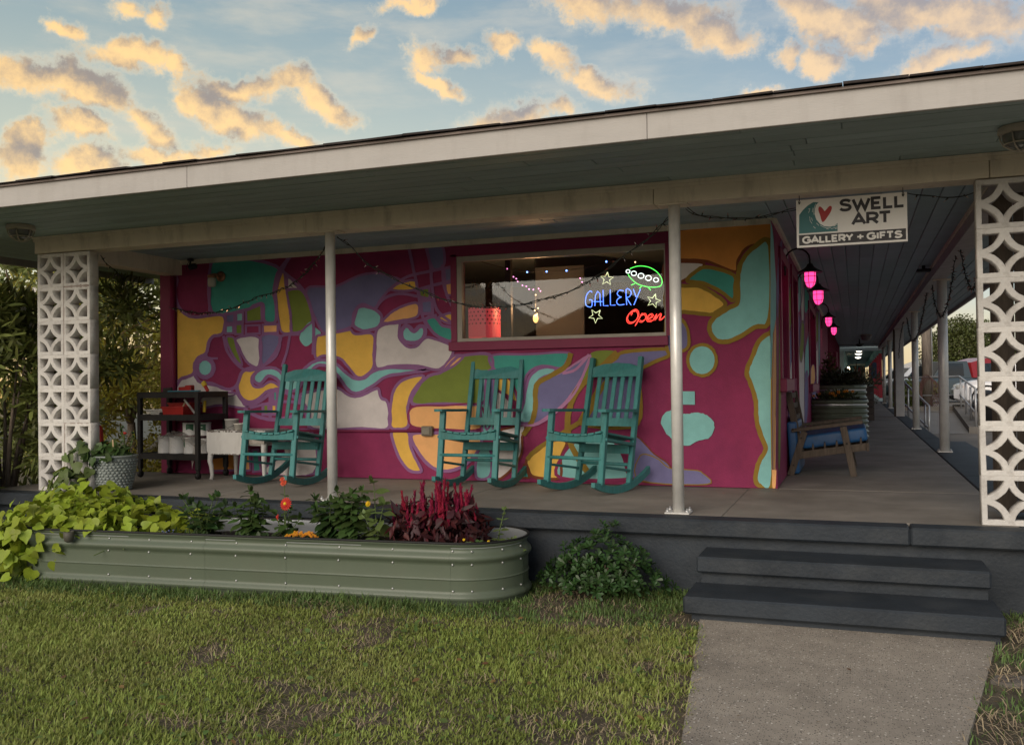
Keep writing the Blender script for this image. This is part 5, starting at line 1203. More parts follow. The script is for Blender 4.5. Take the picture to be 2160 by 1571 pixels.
ml_vine=leafmat('leaf_lime',(.28,.36,.03),.22); ml_green=leafmat('leaf_green',(.055,.10,.025),.3); ml_dark=leafmat('leaf_dark',(.03,.065,.018),.3); ml_pale=leafmat('leaf_pale',(.12,.17,.05),.25)
ml_maroon=leafmat('leaf_maroon',(.070,.013,.018),.4); ml_pit=leafmat('leaf_pittosporum',(.036,.080,.022),.3,rough=.38); m_stem=mat('stem_green',(.09,.13,.04),.6,var=.2)
# ================================================================ RAISED BED
BW=(-4.01,5.648); BR=rad(4.9)
bed=thing('raised_garden_bed','long sage green corrugated metal garden bed with rounded ends in front of the porch','planter',(BW[0],BW[1],GZ),BR)
m_sage=mat('bed_sage',(.095,.120,.082),.42,var=.05,vs=4,spec=.5,grime=.12); m_galv=mat('bed_inside',(.42,.44,.46),.35,metal=.5,var=.08); m_rub=mat('rubber_trim',(.012,.012,.012),.6)
PRB=[(.400,0),(.392,.004),(.384,-.003),(.372,-.012),(.352,-.014),(.336,-.004),(.322,.012),(.306,.018),(.292,.014),(.280,.002),(.268,-.004),(.258,-.004),(.25,-.004),(.18,-.004),(.176,-.0035),(.174,.001),(.169,.001),(.167,-.0035),(.163,-.004),(.10,-.004),(.092,-.004),(.078,.002),(.066,.014),(.052,.018),(.040,.010),(.028,.0),(.0,-.002)]
def stadium(hl,r,n=18):
    p=[]
    for k in range(41): t=k/40; p.append((-hl+2*hl*t,-r,0,-1))
    for k in range(1,n): a=-math.pi/2+math.pi*k/n; p.append((hl+r*math.cos(a),r*math.sin(a),math.cos(a),math.sin(a)))
    for k in range(41): t=k/40; p.append((hl-2*hl*t,r,0,1))
    for k in range(1,n): a=math.pi/2+math.pi*k/n; p.append((-hl+r*math.cos(a),r*math.sin(a),math.cos(a),math.sin(a)))
    return p
def corr_bed(root,hl,r,prof,cuts,mo,mi,mt,soil_z,msoil,n=18):
    ST=stadium(hl,r,n); N=len(ST)
    cuts=[c%N for c in cuts]
    for ci,a in enumerate(cuts):
        b=cuts[(ci+1)%len(cuts)]; idx=[]; i=a
        while True:
            idx.append(i); 
            if i==b: break
            i=(i+1)%N
        vs=[];fs=[];off=.0015*(ci%2)
        for i in idx:
            x,y,nx,ny=ST[i]
            for z,o in prof: vs.append((x+nx*(o+off),y+ny*(o+off),z))
        c=len(prof)
        for k in range(len(idx)-1):
            for j in range(c-1): fs.append((k*c+j,k*c+j+1,(k+1)*c+j+1,(k+1)*c+j))
        MB().add(vs,fs,0,True).build('metal_panel',mo,root,fix=False)
    top=prof[0][0]
    vs=[];fs=[]
    for x,y,nx,ny in ST:
        for z,o in ((top,-.006),(top-.05,-.016),(top-.09,-.004),(top-.13,-.018),(0.02,-.018)): vs.append((x+nx*o,y+ny*o,z))
    for k in range(N):
        for j in range(4): k2=(k+1)%N; fs.append((k*5+j,k2*5+j,k2*5+j+1,k*5+j+1))
    MB().add(vs,fs,0,True).build('liner',mi,root)
    MB().tube([(x,y,top+.002) for x,y,_,_ in ST],.0085,8,closed=True).build('rim_trim',mt,root)
    vs=[(x-nx*.02,y-ny*.02,soil_z+random.uniform(-.008,.008)) for x,y,nx,ny in ST]; MB().add(vs+[(0,0,soil_z+.01)],[(k,(k+1)%N,N) for k in range(N)]).build('bed_soil',msoil,root)
m_bsoil=MATS['potting_soil']
corr_bed(bed,1.55,.40,PRB,[0,9,17,20,25,32,40,48,58,72,86,98,104],m_sage,m_galv,m_rub,.30,m_bsoil)
rv=MB()
for px in (190,290,392,500,615,737,857,987):
    q=onz(px,1130,-.1); lx=(q.x-BW[0])*math.cos(BR)+(q.y-BW[1])*math.sin(BR)
    for z in (.352,.268,.100,.040 if px>600 else .1): rv.sphere((lx+random.uniform(-.002,.002),-.40-(-.014 if z>.3 else -.004)-.004,z),(.0075,.006,.0075),8,5)
for a in (20,50,75): 
    for z in (.352,.268,.1,.04): rv.sphere((1.55+.398*math.cos(rad(-90+a)),.398*math.sin(rad(-90+a)),z),.007,8,5)
rv.build('rivet',m_bolt,bed,'stuff')
q=onz(186,1112,-.1); lx=(q.x-BW[0])*math.cos(BR)+(q.y-BW[1])*math.sin(BR)
sp=MB(); sp.lathe([(.012,-.052),(.030,-.042),(.036,-.01),(.036,.026),(.031,.026),(.030,-.01)],20,Matrix.Translation((lx,-.448,.375)),cap1=False); sp.build('drain_cup',mat('cup_grey',(.08,.075,.06),.6,var=.2),bed)
def bw(lx,ly,z): c,s=math.cos(BR),math.sin(BR); return Vector((BW[0]+lx*c-ly*s,BW[1]+lx*s+ly*c,z))
def bedpx(px,ly): # bed-local x whose column in the bed at depth ly shows at px
    lo,hi=-2,2
    for _ in range(40):
        m_=(lo+hi)/2; p=bw(m_,ly,-.1)-CAMP; x=1080+FL*p.dot(_r)/p.dot(_f)
        if x<px: lo=m_
        else: hi=m_
    return lo
BZ=GZ+.305
# ---- sweet potato vine
vine=thing('sweet_potato_vine','lime green sweet potato vine sprawling over the left end of the garden bed','plant',(-5.6,5.45,GZ))
vm_=[leafmesh('heart',ml_vine,seed=k,jit=.12) for k in range(6)]
r_=random.Random(5)
def ell(parent,c,r,n,meshes,smin,smax,zmin,outl=None,org=None,down=.5,front=True):
    k=0;tries=0
    while k<n and tries<n*30:
        tries+=1
        v=Vector((r_.gauss(0,1),r_.gauss(0,1),r_.gauss(0,1))).normalized()
        if v.z<-.35 or (front and v.y>.55): continue
        sc_=r_.uniform(.82,1.06); p=Vector((c[0]+v.x*r[0]*sc_,c[1]+v.y*r[1]*sc_,c[2]+v.z*r[2]*sc_))
        if p.z<zmin: continue
        nr=Vector((v.x/r[0],v.y/r[1],v.z/r[2])).normalized(); nr=(nr+Vector((r_.gauss(0,.28),r_.gauss(0,.28)-.15,r_.gauss(0,.28)+.25))).normalized()
        d=Vector((r_.gauss(0,.7),r_.gauss(0,.7)-.3,-down+r_.gauss(0,.4))); d=d-nr*d.dot(nr); d.normalize()
        leaf(parent,r_.choice(meshes),p-parent.location-d*.04,d,nr,r_.uniform(smin,smax)); k+=1
ell(vine,(-5.32,5.62,-.18),(.80,.50,.24),100,vm_,.06,.10,-.12)
ell(vine,(-5.70,5.42,-.18),(.58,.44,.29),90,vm_,.06,.10,-.45)
ell(vine,(-5.95,5.25,-.34),(.42,.36,.26),80,vm_,.06,.105,-.49)
ell(vine,(-5.95,5.95,-.06),(.55,.36,.22),30,vm_,.06,.10,-.2)
sm__=MB()
for k in range(40):
    a=Vector((r_.uniform(-.3,.6),r_.uniform(-.1,.5),.2)); b=a+Vector((r_.gauss(0,.3),r_.gauss(0,.2)-.1,r_.uniform(-.05,.2))); sm__.tube([a,(a+b)/2+Vector((0,0,.05)),b],.0035,5)
sm__.build('vine_stem',m_stem,vine)
# dark core so no soil shows through the mound
def core(parent,c,r,n,m,kind='heart',s=(.06,.1),zmin=-.49):
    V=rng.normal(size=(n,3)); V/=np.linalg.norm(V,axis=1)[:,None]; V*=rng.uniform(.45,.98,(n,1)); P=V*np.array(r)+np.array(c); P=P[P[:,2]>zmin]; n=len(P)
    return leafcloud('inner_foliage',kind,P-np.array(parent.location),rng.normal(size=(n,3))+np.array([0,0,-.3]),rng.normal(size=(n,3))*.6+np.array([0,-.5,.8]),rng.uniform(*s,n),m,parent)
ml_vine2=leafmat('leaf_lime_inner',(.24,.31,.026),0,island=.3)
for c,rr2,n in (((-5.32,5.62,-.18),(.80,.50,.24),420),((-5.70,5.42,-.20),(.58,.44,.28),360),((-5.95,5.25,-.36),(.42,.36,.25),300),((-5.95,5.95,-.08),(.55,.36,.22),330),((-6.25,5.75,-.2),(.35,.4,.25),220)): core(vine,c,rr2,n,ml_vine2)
# ---- vine trailing out of the pot
pv=thing('potted_vine','leafy green vine spilling out of the grey glazed pot','plant',(-6.30,6.60,.27))
pm_=[leafmesh('heart',ml_green,seed=20+k,jit=.12) for k in range(3)]
pl_=[leafmesh('heart',ml_pale,seed=30+k,jit=.12) for k in range(3)]
ell(pv,(-6.34,6.56,.30),(.20,.20,.13),55,pm_,.065,.11,.22)
ell(pv,(-6.50,6.42,.22),(.16,.16,.22),34,pm_+pl_,.07,.11,.0)
ell(pv,(-6.52,6.28,.02),(.16,.14,.20),34,pl_+vm_[:2],.07,.11,-.2)
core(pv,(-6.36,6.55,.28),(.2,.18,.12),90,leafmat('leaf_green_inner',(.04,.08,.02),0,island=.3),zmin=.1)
q_=MB()
for k in range(9):
    a=Vector((r_.uniform(-.1,.1),r_.uniform(-.1,.1),0)); q_.tube([a,a+Vector((r_.gauss(0,.05),r_.gauss(0,.05),.12)),a+Vector((r_.gauss(0,.09),r_.gauss(0,.06),.2))],.003,5)
q_.build('stem',m_stem,pv)
pepper=thing('pepper_plant','small leafy plant with a red bloom behind the stake in the grey pot','plant',(-6.20,6.66,.27))
om_=[leafmesh('ovate',ml_dark,seed=40+k,jit=.08) for k in range(3)]; og_=[leafmesh('ovate',ml_green,seed=50+k,jit=.08) for k in range(3)]; op_=[leafmesh('ovate',ml_pale,seed=60+k,jit=.08) for k in range(3)]
def upright(root,h,nodes,s,meshes,lean=(0,0),spread=.5,drop=.1,base=.02,taper=.55,per=2):
    top=Vector((lean[0],lean[1],h)); MB().tube([(0,0,-.02),top*.5+Vector((lean[0]*-.1,0,0)),top],[.005,.004,.0025],6).build('stem',m_stem,root)
    for i in range(nodes):
        t=base+(1-base)*i/(nodes-1); p=top*t; a0=i*1.57+r_.uniform(-.4,.4); sc_=s*(1-(1-taper)*t)*r_.uniform(.8,1.15)
        for k in range(per):
            a=a0+2*math.pi*k/per; d=Vector((math.cos(a),math.sin(a),spread*(t-.35)-drop+r_.gauss(0,.15))); leaf(root,r_.choice(meshes),p,d,(r_.gauss(0,.2),r_.gauss(0,.2)-.25,1),sc_)
    for k in range(3): leaf(root,r_.choice(meshes),top,(r_.gauss(0,.5),r_.gauss(0,.5),1),(r_.gauss(0,1),r_.gauss(0,1),.2),s*.45)
for k in range(4): 
    a=k*1.6; upright(pepper,.2+.03*k,6,.06,om_,(.07*math.cos(a),.07*math.sin(a)))
MB().sphere((.0,-.03,.24),(.018,.018,.014),8,5).build('flower',mat('flower_red',(.50,.03,.02),.6,var=.2),pepper)
# ---- bed plants
def bedplant(name,label,px,ly,cat='plant'):
    p=bw(bedpx(px,ly),ly,BZ); return thing(name,label,cat,tuple(p))
b1=bedplant('leafy_plant','broad leaved dark green plant with purple tinged shoots beside the lime vine',432,-.08)
for k in range(9): upright(b1,.20+.05*(k%3),6,.135,om_+og_,(.17*math.cos(k*.7),.12*math.sin(k*.7)),spread=.4)
b2=bedplant('leafy_plant','tall narrow green plant with crinkled leaves, first of the bushy plants after the vine',525,-.05)
[upright(b2,h_,n_,.115,og_,l_,drop=.35,per=3,taper=.7) for h_,n_,l_ in ((.36,11,(.02,0)),(.27,9,(.09,-.05)),(.25,9,(-.08,-.05)),(.22,8,(.13,.03)),(.30,9,(.03,.06)))]
b3=bedplant('leafy_plant','bushy dark green plant left of the column foot, in front of the orange flowers',695,.05)
for k in range(6): upright(b3,.25+.05*(k%2),9,.115,og_+om_,(.12*math.cos(k*1.05),.09*math.sin(k*1.05)),drop=.4,per=3,taper=.7)
b4=bedplant('leafy_plant','tall bushy green plant just right of the column foot',740,0)
for k in range(6): upright(b4,.31+.05*(k%2),10,.115,og_,(.11*math.cos(k*1.05),.08*math.sin(k*1.05)),drop=.4,per=3,taper=.7)
b5=bedplant('zinnia_plant','tall pale green plant with large oval leaves and a yellow bloom beside the maroon plumes',795,-.10)
upright(b5,.44,8,.15,op_,(-.02,0),spread=.6,drop=.15,taper=.6); upright(b5,.30,6,.16,op_,(.08,-.05),drop=.25); upright(b5,.2,5,.15,op_,(-.07,-.03),drop=.2)
m_fy=mat('flower_yellow',(.75,.50,.02),.6,var=.15); m_fo=mat('flower_orange',(.70,.24,.015),.6,var=.2); m_fr=mat('flower_red',(.5,.03,.02)); m_fs=mat('flower_scarlet',(.62,.10,.05),.6,var=.2); m_fb=mat('flower_blue',(.10,.14,.42),.6,var=.2); m_fw=mat('flower_white',(.75,.73,.68),.6,var=.1)
def bloom(root,p,r,m,mc,face=(0,-1,.5),petals=12,name='flower',layers=2):
    x,y,z=frame((0,0,1) if abs(face[2])<.9 else (0,1,0),face); nz=Vector(face).normalized(); a=Vector((0,0,1)).cross(nz); a=a.normalized() if a.length>.01 else Vector((1,0,0)); b=nz.cross(a)
    mb=MB(); P=Vector(p)
    for l in range(layers):
        for k in range(petals):
            t=2*math.pi*(k+.5*l)/petals; dr=a*math.cos(t)+b*math.sin(t); sd=nz.cross(dr); R=r*(1-.35*l); h=nz*(.004+.006*l)
            mb.add([P+h*.3,P+dr*R*.55+sd*R*.22+h,P+dr*R+h*.2-nz*r*.1,P+dr*R*.55-sd*R*.22+h],[(0,1,2,3)])
    f=mb.build(name,m,root); f['label']='flower head'; del f['label']
    MB().sphere(P+nz*.008,r*.24,8,5).build('flower_centre',mc,f); return f
m_dk=mat('flower_dark',(.08,.03,.015),.8)
bloom(b5,(-.05,-.03,.30),.022,m_fy,m_fy,(0,-1,.3))
zn=bedplant('zinnia_plant','zinnia with red daisy bloom and scarlet bloom above it near the orange flowers',600,-.10)
upright(zn,.26,7,.11,og_,(.02,0),drop=.25); upright(zn,.42,6,.075,og_,(-.01,.02),drop=.2); upright(zn,.2,6,.11,og_,(-.07,0),drop=.2); upright(zn,.18,6,.11,og_,(.10,.05),drop=.2); upright(zn,.22,6,.11,og_,(-.02,.10),drop=.2)
bloom(zn,(.025,-.02,.285),.050,m_fr,m_fy,(0,-1,.25),16); bloom(zn,(-.005,.0,.43),.028,m_fs,m_fs,(0,-1,.6),12,layers=3); bloom(zn,(-.015,.0,.455),.022,m_fs,m_fs,(0,-1,.9),12,layers=3); bloom(zn,(-.04,-.02,.19),.026,m_fr,m_fr,(-1,-1,.2),8)
mg=bedplant('marigold_plant','low mound of small orange flowers at the front edge of the bed',640,-.24)
core(mg,tuple(Vector(mg.location)+Vector((0,0,.03))),(.14,.10,.06),160,leafmat('leaf_fine',(.06,.09,.02),0,island=.3),'lance',(.03,.06),zmin=-1)
for k in range(78):
    a=r_.uniform(0,6.28); rr3=r_.uniform(0,1)**.6; p=(rr3*.15*math.cos(a),rr3*.10*math.sin(a)-.02,.05+.055*(1-rr3*rr3)+r_.uniform(-.01,.02)); bloom(mg,p,.012,m_fo,m_fy,(r_.gauss(0,.4),-1,.9),6,layers=1)
lb=bedplant('lobelia_plant','tiny blue flowers at the edge of the lime vine',352,-.22)
core(lb,tuple(Vector(lb.location)+Vector((0,0,.02))),(.10,.08,.05),90,MATS['leaf_fine'],'lance',(.02,.05),zmin=-1)
for k in range(26): bloom(lb,(r_.gauss(0,.06),r_.gauss(-.03,.03),r_.uniform(.04,.10)),.009,m_fb,m_fw,(r_.gauss(0,.4),-1,.7),5,layers=1)
fr=bedplant('feathery_plant','low feathery green plant between the vine and the broad leaved plant',395,-.24)
core(fr,tuple(Vector(fr.location)+Vector((0,0,.03))),(.22,.09,.06),260,leafmat('leaf_fine_dark',(.04,.07,.02),0,island=.3),'lance',(.03,.07),zmin=-1)
fr2=bedplant('feathery_plant','low dark ground foliage along the bed front below the column',560,-.20)
core(fr2,tuple(Vector(fr2.location)+Vector((0,0,.02))),(.45,.12,.06),420,MATS['leaf_fine_dark'],'ovate',(.02,.05),zmin=-1)
yl=bedplant('melampodium_plant','small green plant with tiny yellow flowers at the right end of the bed',1010,-.20)
core(yl,tuple(Vector(yl.location)+Vector((0,0,.03))),(.13,.09,.06),150,leafmat('leaf_mid_inner',(.07,.12,.03),0,island=.3),'ovate',(.025,.05),zmin=-1)
for x,y,z in ((-.08,-.06,.10),(.03,-.08,.07),(.08,-.03,.09)): bloom(yl,(x,y,z),.011,m_fy,m_fy,(0,-1,.5),8,layers=1)
spg=bedplant('leafy_sprig','thin leafy sprig leaning out of the rounded right end of the bed',1047,-.05); upright(spg,.27,9,.07,op_,(.06,0),drop=.0,per=2)
spg2=bedplant('leafy_sprig','short seedling with one tall leaf near the rim at the right end',1082,-.08); upright(spg2,.06,3,.12,op_,(0,0),drop=-.4)
# ---- celosia
ce=bedplant('celosia_plant','clump of maroon leaved celosia with crimson feather plumes',925,-.02)
mm_=[leafmesh('ovate',ml_maroon,seed=70+k,jit=.1) for k in range(2)]+[leafmesh('lance',ml_maroon,seed=75+k,jit=.1) for k in range(4)]
ell(ce,tuple(Vector(ce.location)+Vector((0,0,.11))),(.355,.28,.22),250,mm_,.055,.10,BZ-.04,down=.9)
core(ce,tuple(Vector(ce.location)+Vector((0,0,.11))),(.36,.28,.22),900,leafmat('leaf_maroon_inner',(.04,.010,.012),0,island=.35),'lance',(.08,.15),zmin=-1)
m_plume=mat('plume_crimson',(.26,.008,.045),.7,var=.25,vs=40,rand=.2,transl=.15)
def plume(seed):
    r2_=random.Random(seed); mb=MB(); h=1.0
    def spike(a,b,r0): mb.tube([a,a.lerp(b,.5)+Vector((r2_.gauss(0,.01),r2_.gauss(0,.01),.01)),b],[r0*.8,r0,.002],5,cap=False)
    spike(Vector((0,0,0)),Vector((r2_.gauss(0,.03),0,h)),.055)
    for k in range(30):
        t=r2_.uniform(.08,.88); a=r2_.uniform(0,6.28); l=.34*(1-t*.75)*r2_.uniform(.5,1.1); p=Vector((0,0,t)); q=p+Vector((math.cos(a)*l*.45,math.sin(a)*l*.45,l*.8)); spike(p,q,.026)
        for m in range(2): w_=p.lerp(q,r2_.uniform(.4,.8)); spike(w_,w_+Vector((r2_.gauss(0,.04),r2_.gauss(0,.04),.09)),.014)
    return mb.mesh('plume',m_plume)
pms=[plume(k) for k in range(4)]
for k in range(78):
    a=r_.uniform(0,6.28); rr3=math.sqrt(r_.uniform(0,1)); x,y=rr3*.335*math.cos(a),rr3*.20*math.sin(a); hh=r_.uniform(.13,.27)*(1-.2*rr3)
    o=link('plume',r_.choice(pms),ce); o.location=(x,y,.235*(1-.42*rr3*rr3)+r_.uniform(-.02,.03)); o.rotation_euler=(r_.gauss(0,.1),x*.5+r_.gauss(0,.06),r_.uniform(0,6)); o.scale=(hh*.72,hh*.72,hh)
# ---- pittosporum
sb=thing('pittosporum_shrub','low rounded evergreen shrub with leaf rosettes between the garden bed and the steps','shrub',(-1.60,5.98,GZ))
pmz=[leafmesh('obov',ml_pit,seed=90+k,jit=.05) for k in range(4)]
ros=[]; r_=random.Random(17)
gold=2.399963
for k in range(200):
    z=.0+1.0*(k+.5)/200; a=k*gold; s_=math.sqrt(max(0,1-z*z)); v=Vector((s_*math.cos(a),s_*math.sin(a),z))
    if v.y>.5: continue
    rsc=r_.uniform(.86,1.04); lump=1+.17*math.sin(v.x*7+1)*math.cos(v.z*6)+.08*math.sin(v.y*9+v.x*4)
    p=Vector((v.x*.40*rsc*lump,v.y*.28*rsc,.07+v.z*.34*rsc*lump*(1-.12*abs(v.x)))); nr=(v+Vector((r_.gauss(0,.25),r_.gauss(0,.25)-.1,.35+r_.gauss(0,.2)))).normalized(); ros.append((p,nr))
cnt=0; bp_=[];bd=[];bn=[];bs2=[]
for p,nr in ros:
    x=nr.cross(Vector((.1,.3,.9))).normalized(); y=nr.cross(x); n=r_.randint(8,11)
    for k in range(n):
        a=k*gold; tl=.25+.75*(k/n); d=(x*math.cos(a)+y*math.sin(a))*(.5+.6*(1-k/n))+nr*(.25+.6*(k/n)); s=r_.uniform(.042,.062)*(1-.35*k/n)
        if p.y<.08 and cnt<300 and (k%3==0 or k%3==1): leaf(sb,r_.choice(pmz),p,d,nr,s); cnt+=1
        else: bp_.append(tuple(p));bd.append(tuple(d));bn.append(tuple(nr));bs2.append(s)
leafcloud('dense_leaves','obov',bp_,bd,bn,bs2,leafmat('leaf_pittosporum_mass',(.036,.080,.022),0,island=.28,rough=.38),sb)
n=700; V=rng.normal(size=(n,3)); V/=np.linalg.norm(V,axis=1)[:,None]; V[:,2]=abs(V[:,2]); P=V*rng.uniform(.35,.85,(n,1))*np.array([.38,.26,.32])+np.array([0,0,.06])
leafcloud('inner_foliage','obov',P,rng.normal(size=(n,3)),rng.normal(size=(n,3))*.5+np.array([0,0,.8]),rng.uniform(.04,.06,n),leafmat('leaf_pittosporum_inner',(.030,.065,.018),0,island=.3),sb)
b_=MB()
for k in range(16): a=r_.uniform(0,6.28); b_.tube([(0,0,0),(.1*math.cos(a),.08*math.sin(a),.12),(.28*math.cos(a),.2*math.sin(a),.24)],[.008,.006,.003],6)
b_.build('branch',mat('bark_brown',(.10,.075,.055),.85,var=.3,bump=1,bs=60),sb)
# ================================================================ LAWN
def vnoise(x,y,sc,seed):
    r2=np.random.default_rng(seed); G=r2.random((64,64)); u=(x*sc)%63;v=(y*sc)%63; i=u.astype(int);j=v.astype(int);fu=u-i;fv=v-j; fu=fu*fu*(3-2*fu);fv=fv*fv*(3-2*fv); i2=(i+1)%64;j2=(j+1)%64
    return G[i,j]*(1-fu)*(1-fv)+G[i2,j]*fu*(1-fv)+G[i,j2]*(1-fu)*fv+G[i2,j2]*fu*fv
def grass(name,label,N,x0,x1,y0,y1,hmin,hmax,wid,col,accept,flat=.0,rsp=.25,label2=None,lean=.75):
    x=rng.uniform(x0,x1,N);y=rng.uniform(y0,y1,N)
    ok=accept(x,y); x=x[ok];y=y[ok];n=len(x)
    hgt=rng.uniform(hmin,hmax,n)*(.75+.5*vnoise(x+20,y+20,1.3,3))
    # taller beside the bed and porch
    bx=(x-BW[0])*math.cos(BR)+(y-BW[1])*math.sin(BR); by=-(x-BW[0])*math.sin(BR)+(y-BW[1])*math.cos(BR)
    nearb=np.clip(1-(np.abs(by+.45)/.28),0,1)*(bx<1.9); hgt*=1+.45*nearb*(flat<.5)
    yaw=rng.uniform(0,2*np.pi,n); ln=np.clip(rng.normal(lean,.32,n),.05,1.3)
    if flat: ln=np.full(n,1.45)+rng.normal(0,.08,n)
    dx=np.cos(yaw);dy=np.sin(yaw); w=wid*rng.uniform(.7,1.3,n)
    sx=-dy*w/2; sy=dx*w/2
    z0=np.full(n,GZ)-.004+ .012*np.sin(x*2.1+y)*np.cos(y*1.7)*((y<5.3)&(y>1))
    def pt(t,b): # position along the blade, bending outward
        a=ln*(.45+.55*t); r=hgt*t*np.sin(a); h=hgt*t*np.cos(a*.85); return x+dx*r,y+dy*r,z0+h+(.004+rng.uniform(0,.012,n) if flat else 0)
    V=np.zeros((n,5,3))
    for k,(t,f) in enumerate(((0,.8),(.5,1.0))):
        X,Y,Z=pt(t,0); V[:,2*k]=np.stack([X-sx*f,Y-sy*f,Z],1); V[:,2*k+1]=np.stack([X+sx*f,Y+sy*f,Z],1)
    X,Y,Z=pt(1,0); V[:,4]=np.stack([X,Y,Z],1)
    base=(np.arange(n)*5)[:,None]; F=np.concatenate([base+np.array([[0,1,3]]),base+np.array([[0,3,2]]),base+np.array([[2,3,4]])],1).reshape(-1)
    nf=n*3; me=bpy.data.meshes.new(name); me.vertices.add(n*5); me.vertices.foreach_set('co',V.reshape(-1)); me.loops.add(nf*3); me.loops.foreach_set('vertex_index',F.astype(np.int32)); me.polygons.add(nf); me.polygons.foreach_set('loop_start',np.arange(0,nf*3,3,dtype=np.int32)); me.polygons.foreach_set('loop_total',np.full(nf,3,np.int32)); me.update(calc_edges=True)
    me.materials.append(col); o=link(name,me,None,'stuff'); return tag(o,label,'grass')
def lawnmask(x,y):
    wl=wl0.x+(wl1.x-wl0.x)*(y-wl0.y)/(wl1.y-wl0.y); wr=wr0.x+(wr1.x-wr0.x)*(y-wr0.y)/(wr1.y-wr0.y)
    bx=(x-BW[0])*math.cos(BR)+(y-BW[1])*math.sin(BR); by=-(x-BW[0])*math.sin(BR)+(y-BW[1])*math.cos(BR)
    ex=np.maximum(np.abs(bx)-1.55,0); inb=(ex**2+by**2)<.40**2
    steps=(x>-1.0)&(x<.75)&(y>5.44); walk=(x>wl+.018+rng.normal(0,.014,x.shape))&(x<wr+rng.normal(0,.012,x.shape)); porch=(y>6.2)
    # stay inside what the camera could see, with a margin
    px=(x*math.cos(YAW)+y*math.sin(YAW))/np.maximum(.1,(-x*math.sin(YAW)+y*math.cos(YAW))); 
    return ~(inb|steps|walk|porch)&(np.abs(px)<.92)
def bare(x,y): 
    a=vnoise(x+11,y+31,2.6,8)*.55+vnoise(x+5,y+3,6.5,9)*.45
    return a
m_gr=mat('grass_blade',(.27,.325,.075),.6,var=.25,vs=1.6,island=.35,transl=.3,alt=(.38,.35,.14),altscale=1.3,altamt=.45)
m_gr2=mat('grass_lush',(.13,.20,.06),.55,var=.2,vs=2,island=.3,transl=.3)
m_st_=mat('straw',(.36,.28,.18),.8,var=.25,vs=4,island=.35)
shade=lambda x,y: np.clip((y-4.75-.55*(x+3.2)*-.085)/.35,0,1)
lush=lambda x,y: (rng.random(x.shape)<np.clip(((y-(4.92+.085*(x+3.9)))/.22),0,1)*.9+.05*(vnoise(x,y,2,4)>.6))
grass('lawn_grass','patchy yellow green lawn of short coarse blades in front of the porch',340000,-9.6,-.55,2.2,6.3,.020,.042,.0062,m_gr,lambda x,y: lawnmask(x,y)&(rng.random(x.shape)<np.clip((.73-bare(x,y))*6,.14,1))&~lush(x,y))
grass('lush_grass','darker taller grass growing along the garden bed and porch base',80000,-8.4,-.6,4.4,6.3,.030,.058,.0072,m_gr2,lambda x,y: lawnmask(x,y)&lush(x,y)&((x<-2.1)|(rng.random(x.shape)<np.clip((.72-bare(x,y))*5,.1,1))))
grass('lawn_thatch','pale dry straw lying in the bare patches of the lawn',72000,-9.6,-.55,2.2,6.3,.03,.07,.0028,m_st_,lambda x,y: lawnmask(x,y)&(rng.random(x.shape)<np.clip((bare(x,y)-.475)*3.2,.05,1)),flat=1)
grass('verge_grass','patchy green grass on the strip beyond the path by the steps',34000,.3,4.2,3.2,6.2,.03,.06,.006,m_gr2,lambda x,y: lawnmask(x,y)&(rng.random(x.shape)<np.clip((.60-bare(x,y))*6,.05,1)))
grass('verge_thatch','dry straw and stems on the strip beyond the path by the steps',19000,.3,4.2,3.2,6.2,.05,.12,.004,m_st_,lambda x,y: lawnmask(x,y)&(rng.random(x.shape)<np.clip((bare(x,y)-.40)*3.5,.05,1)),flat=1)
r_=random.Random(23)
q=onz(2150,1440,GZ); n=12; pts=[(math.cos(2*math.pi*i/n)*(.13+r_.uniform(-.03,.03)),math.sin(2*math.pi*i/n)*(.08+r_.uniform(-.02,.02))) for i in range(n)]
o=MB().prism(pts,lambda u,v,w:(u,v,w-.02),.035).build('flat_stone',mat('stone_grey',(.15,.135,.12),.9,var=.25,bump=1,bs=40),None,fix=True); o.location=q; tag(o,'flat grey stone lying in the straw strip beside the path','stone')

n=900; x=rng.uniform(-7,-.7,n); y=rng.uniform(2.6,6.1,n); ok=lawnmask(x,y)&(vnoise(x+3,y+9,.9,21)>.52); x=x[ok];y=y[ok];n=len(x)
o=leafcloud('lawn_weeds','ovate',np.stack([x,y,np.full(n,GZ+.022)+rng.uniform(0,.015,n)],1),np.stack([rng.normal(size=n),rng.normal(size=n),rng.uniform(-.1,.5,n)],1),np.stack([rng.normal(size=n)*.3,rng.normal(size=n)*.3-.2,np.ones(n)],1),rng.uniform(.022,.045,n),leafmat('leaf_weed',(.10,.155,.04),0,island=.3)); tag(o,'scattered broad leaved weeds growing among the lawn blades','weeds')
n=260; x=rng.uniform(-7,.6,n); y=rng.uniform(2.8,6.1,n); ok=lawnmask(x,y)|((rng.random(n)<.25)&(x>-.7)&(y<5.4)); x=x[ok];y=y[ok];n=len(x)
o=leafcloud('fallen_leaves','ovate',np.stack([x,y,np.full(n,GZ+.03)],1),np.stack([rng.normal(size=n),rng.normal(size=n),rng.normal(size=n)*.15],1),np.stack([rng.normal(size=n)*.25,rng.normal(size=n)*.25,np.ones(n)],1),rng.uniform(.02,.04,n),leafmat('leaf_dry',(.20,.12,.05),0,island=.4)); tag(o,'dry brown fallen leaves strewn over lawn and path','leaves')
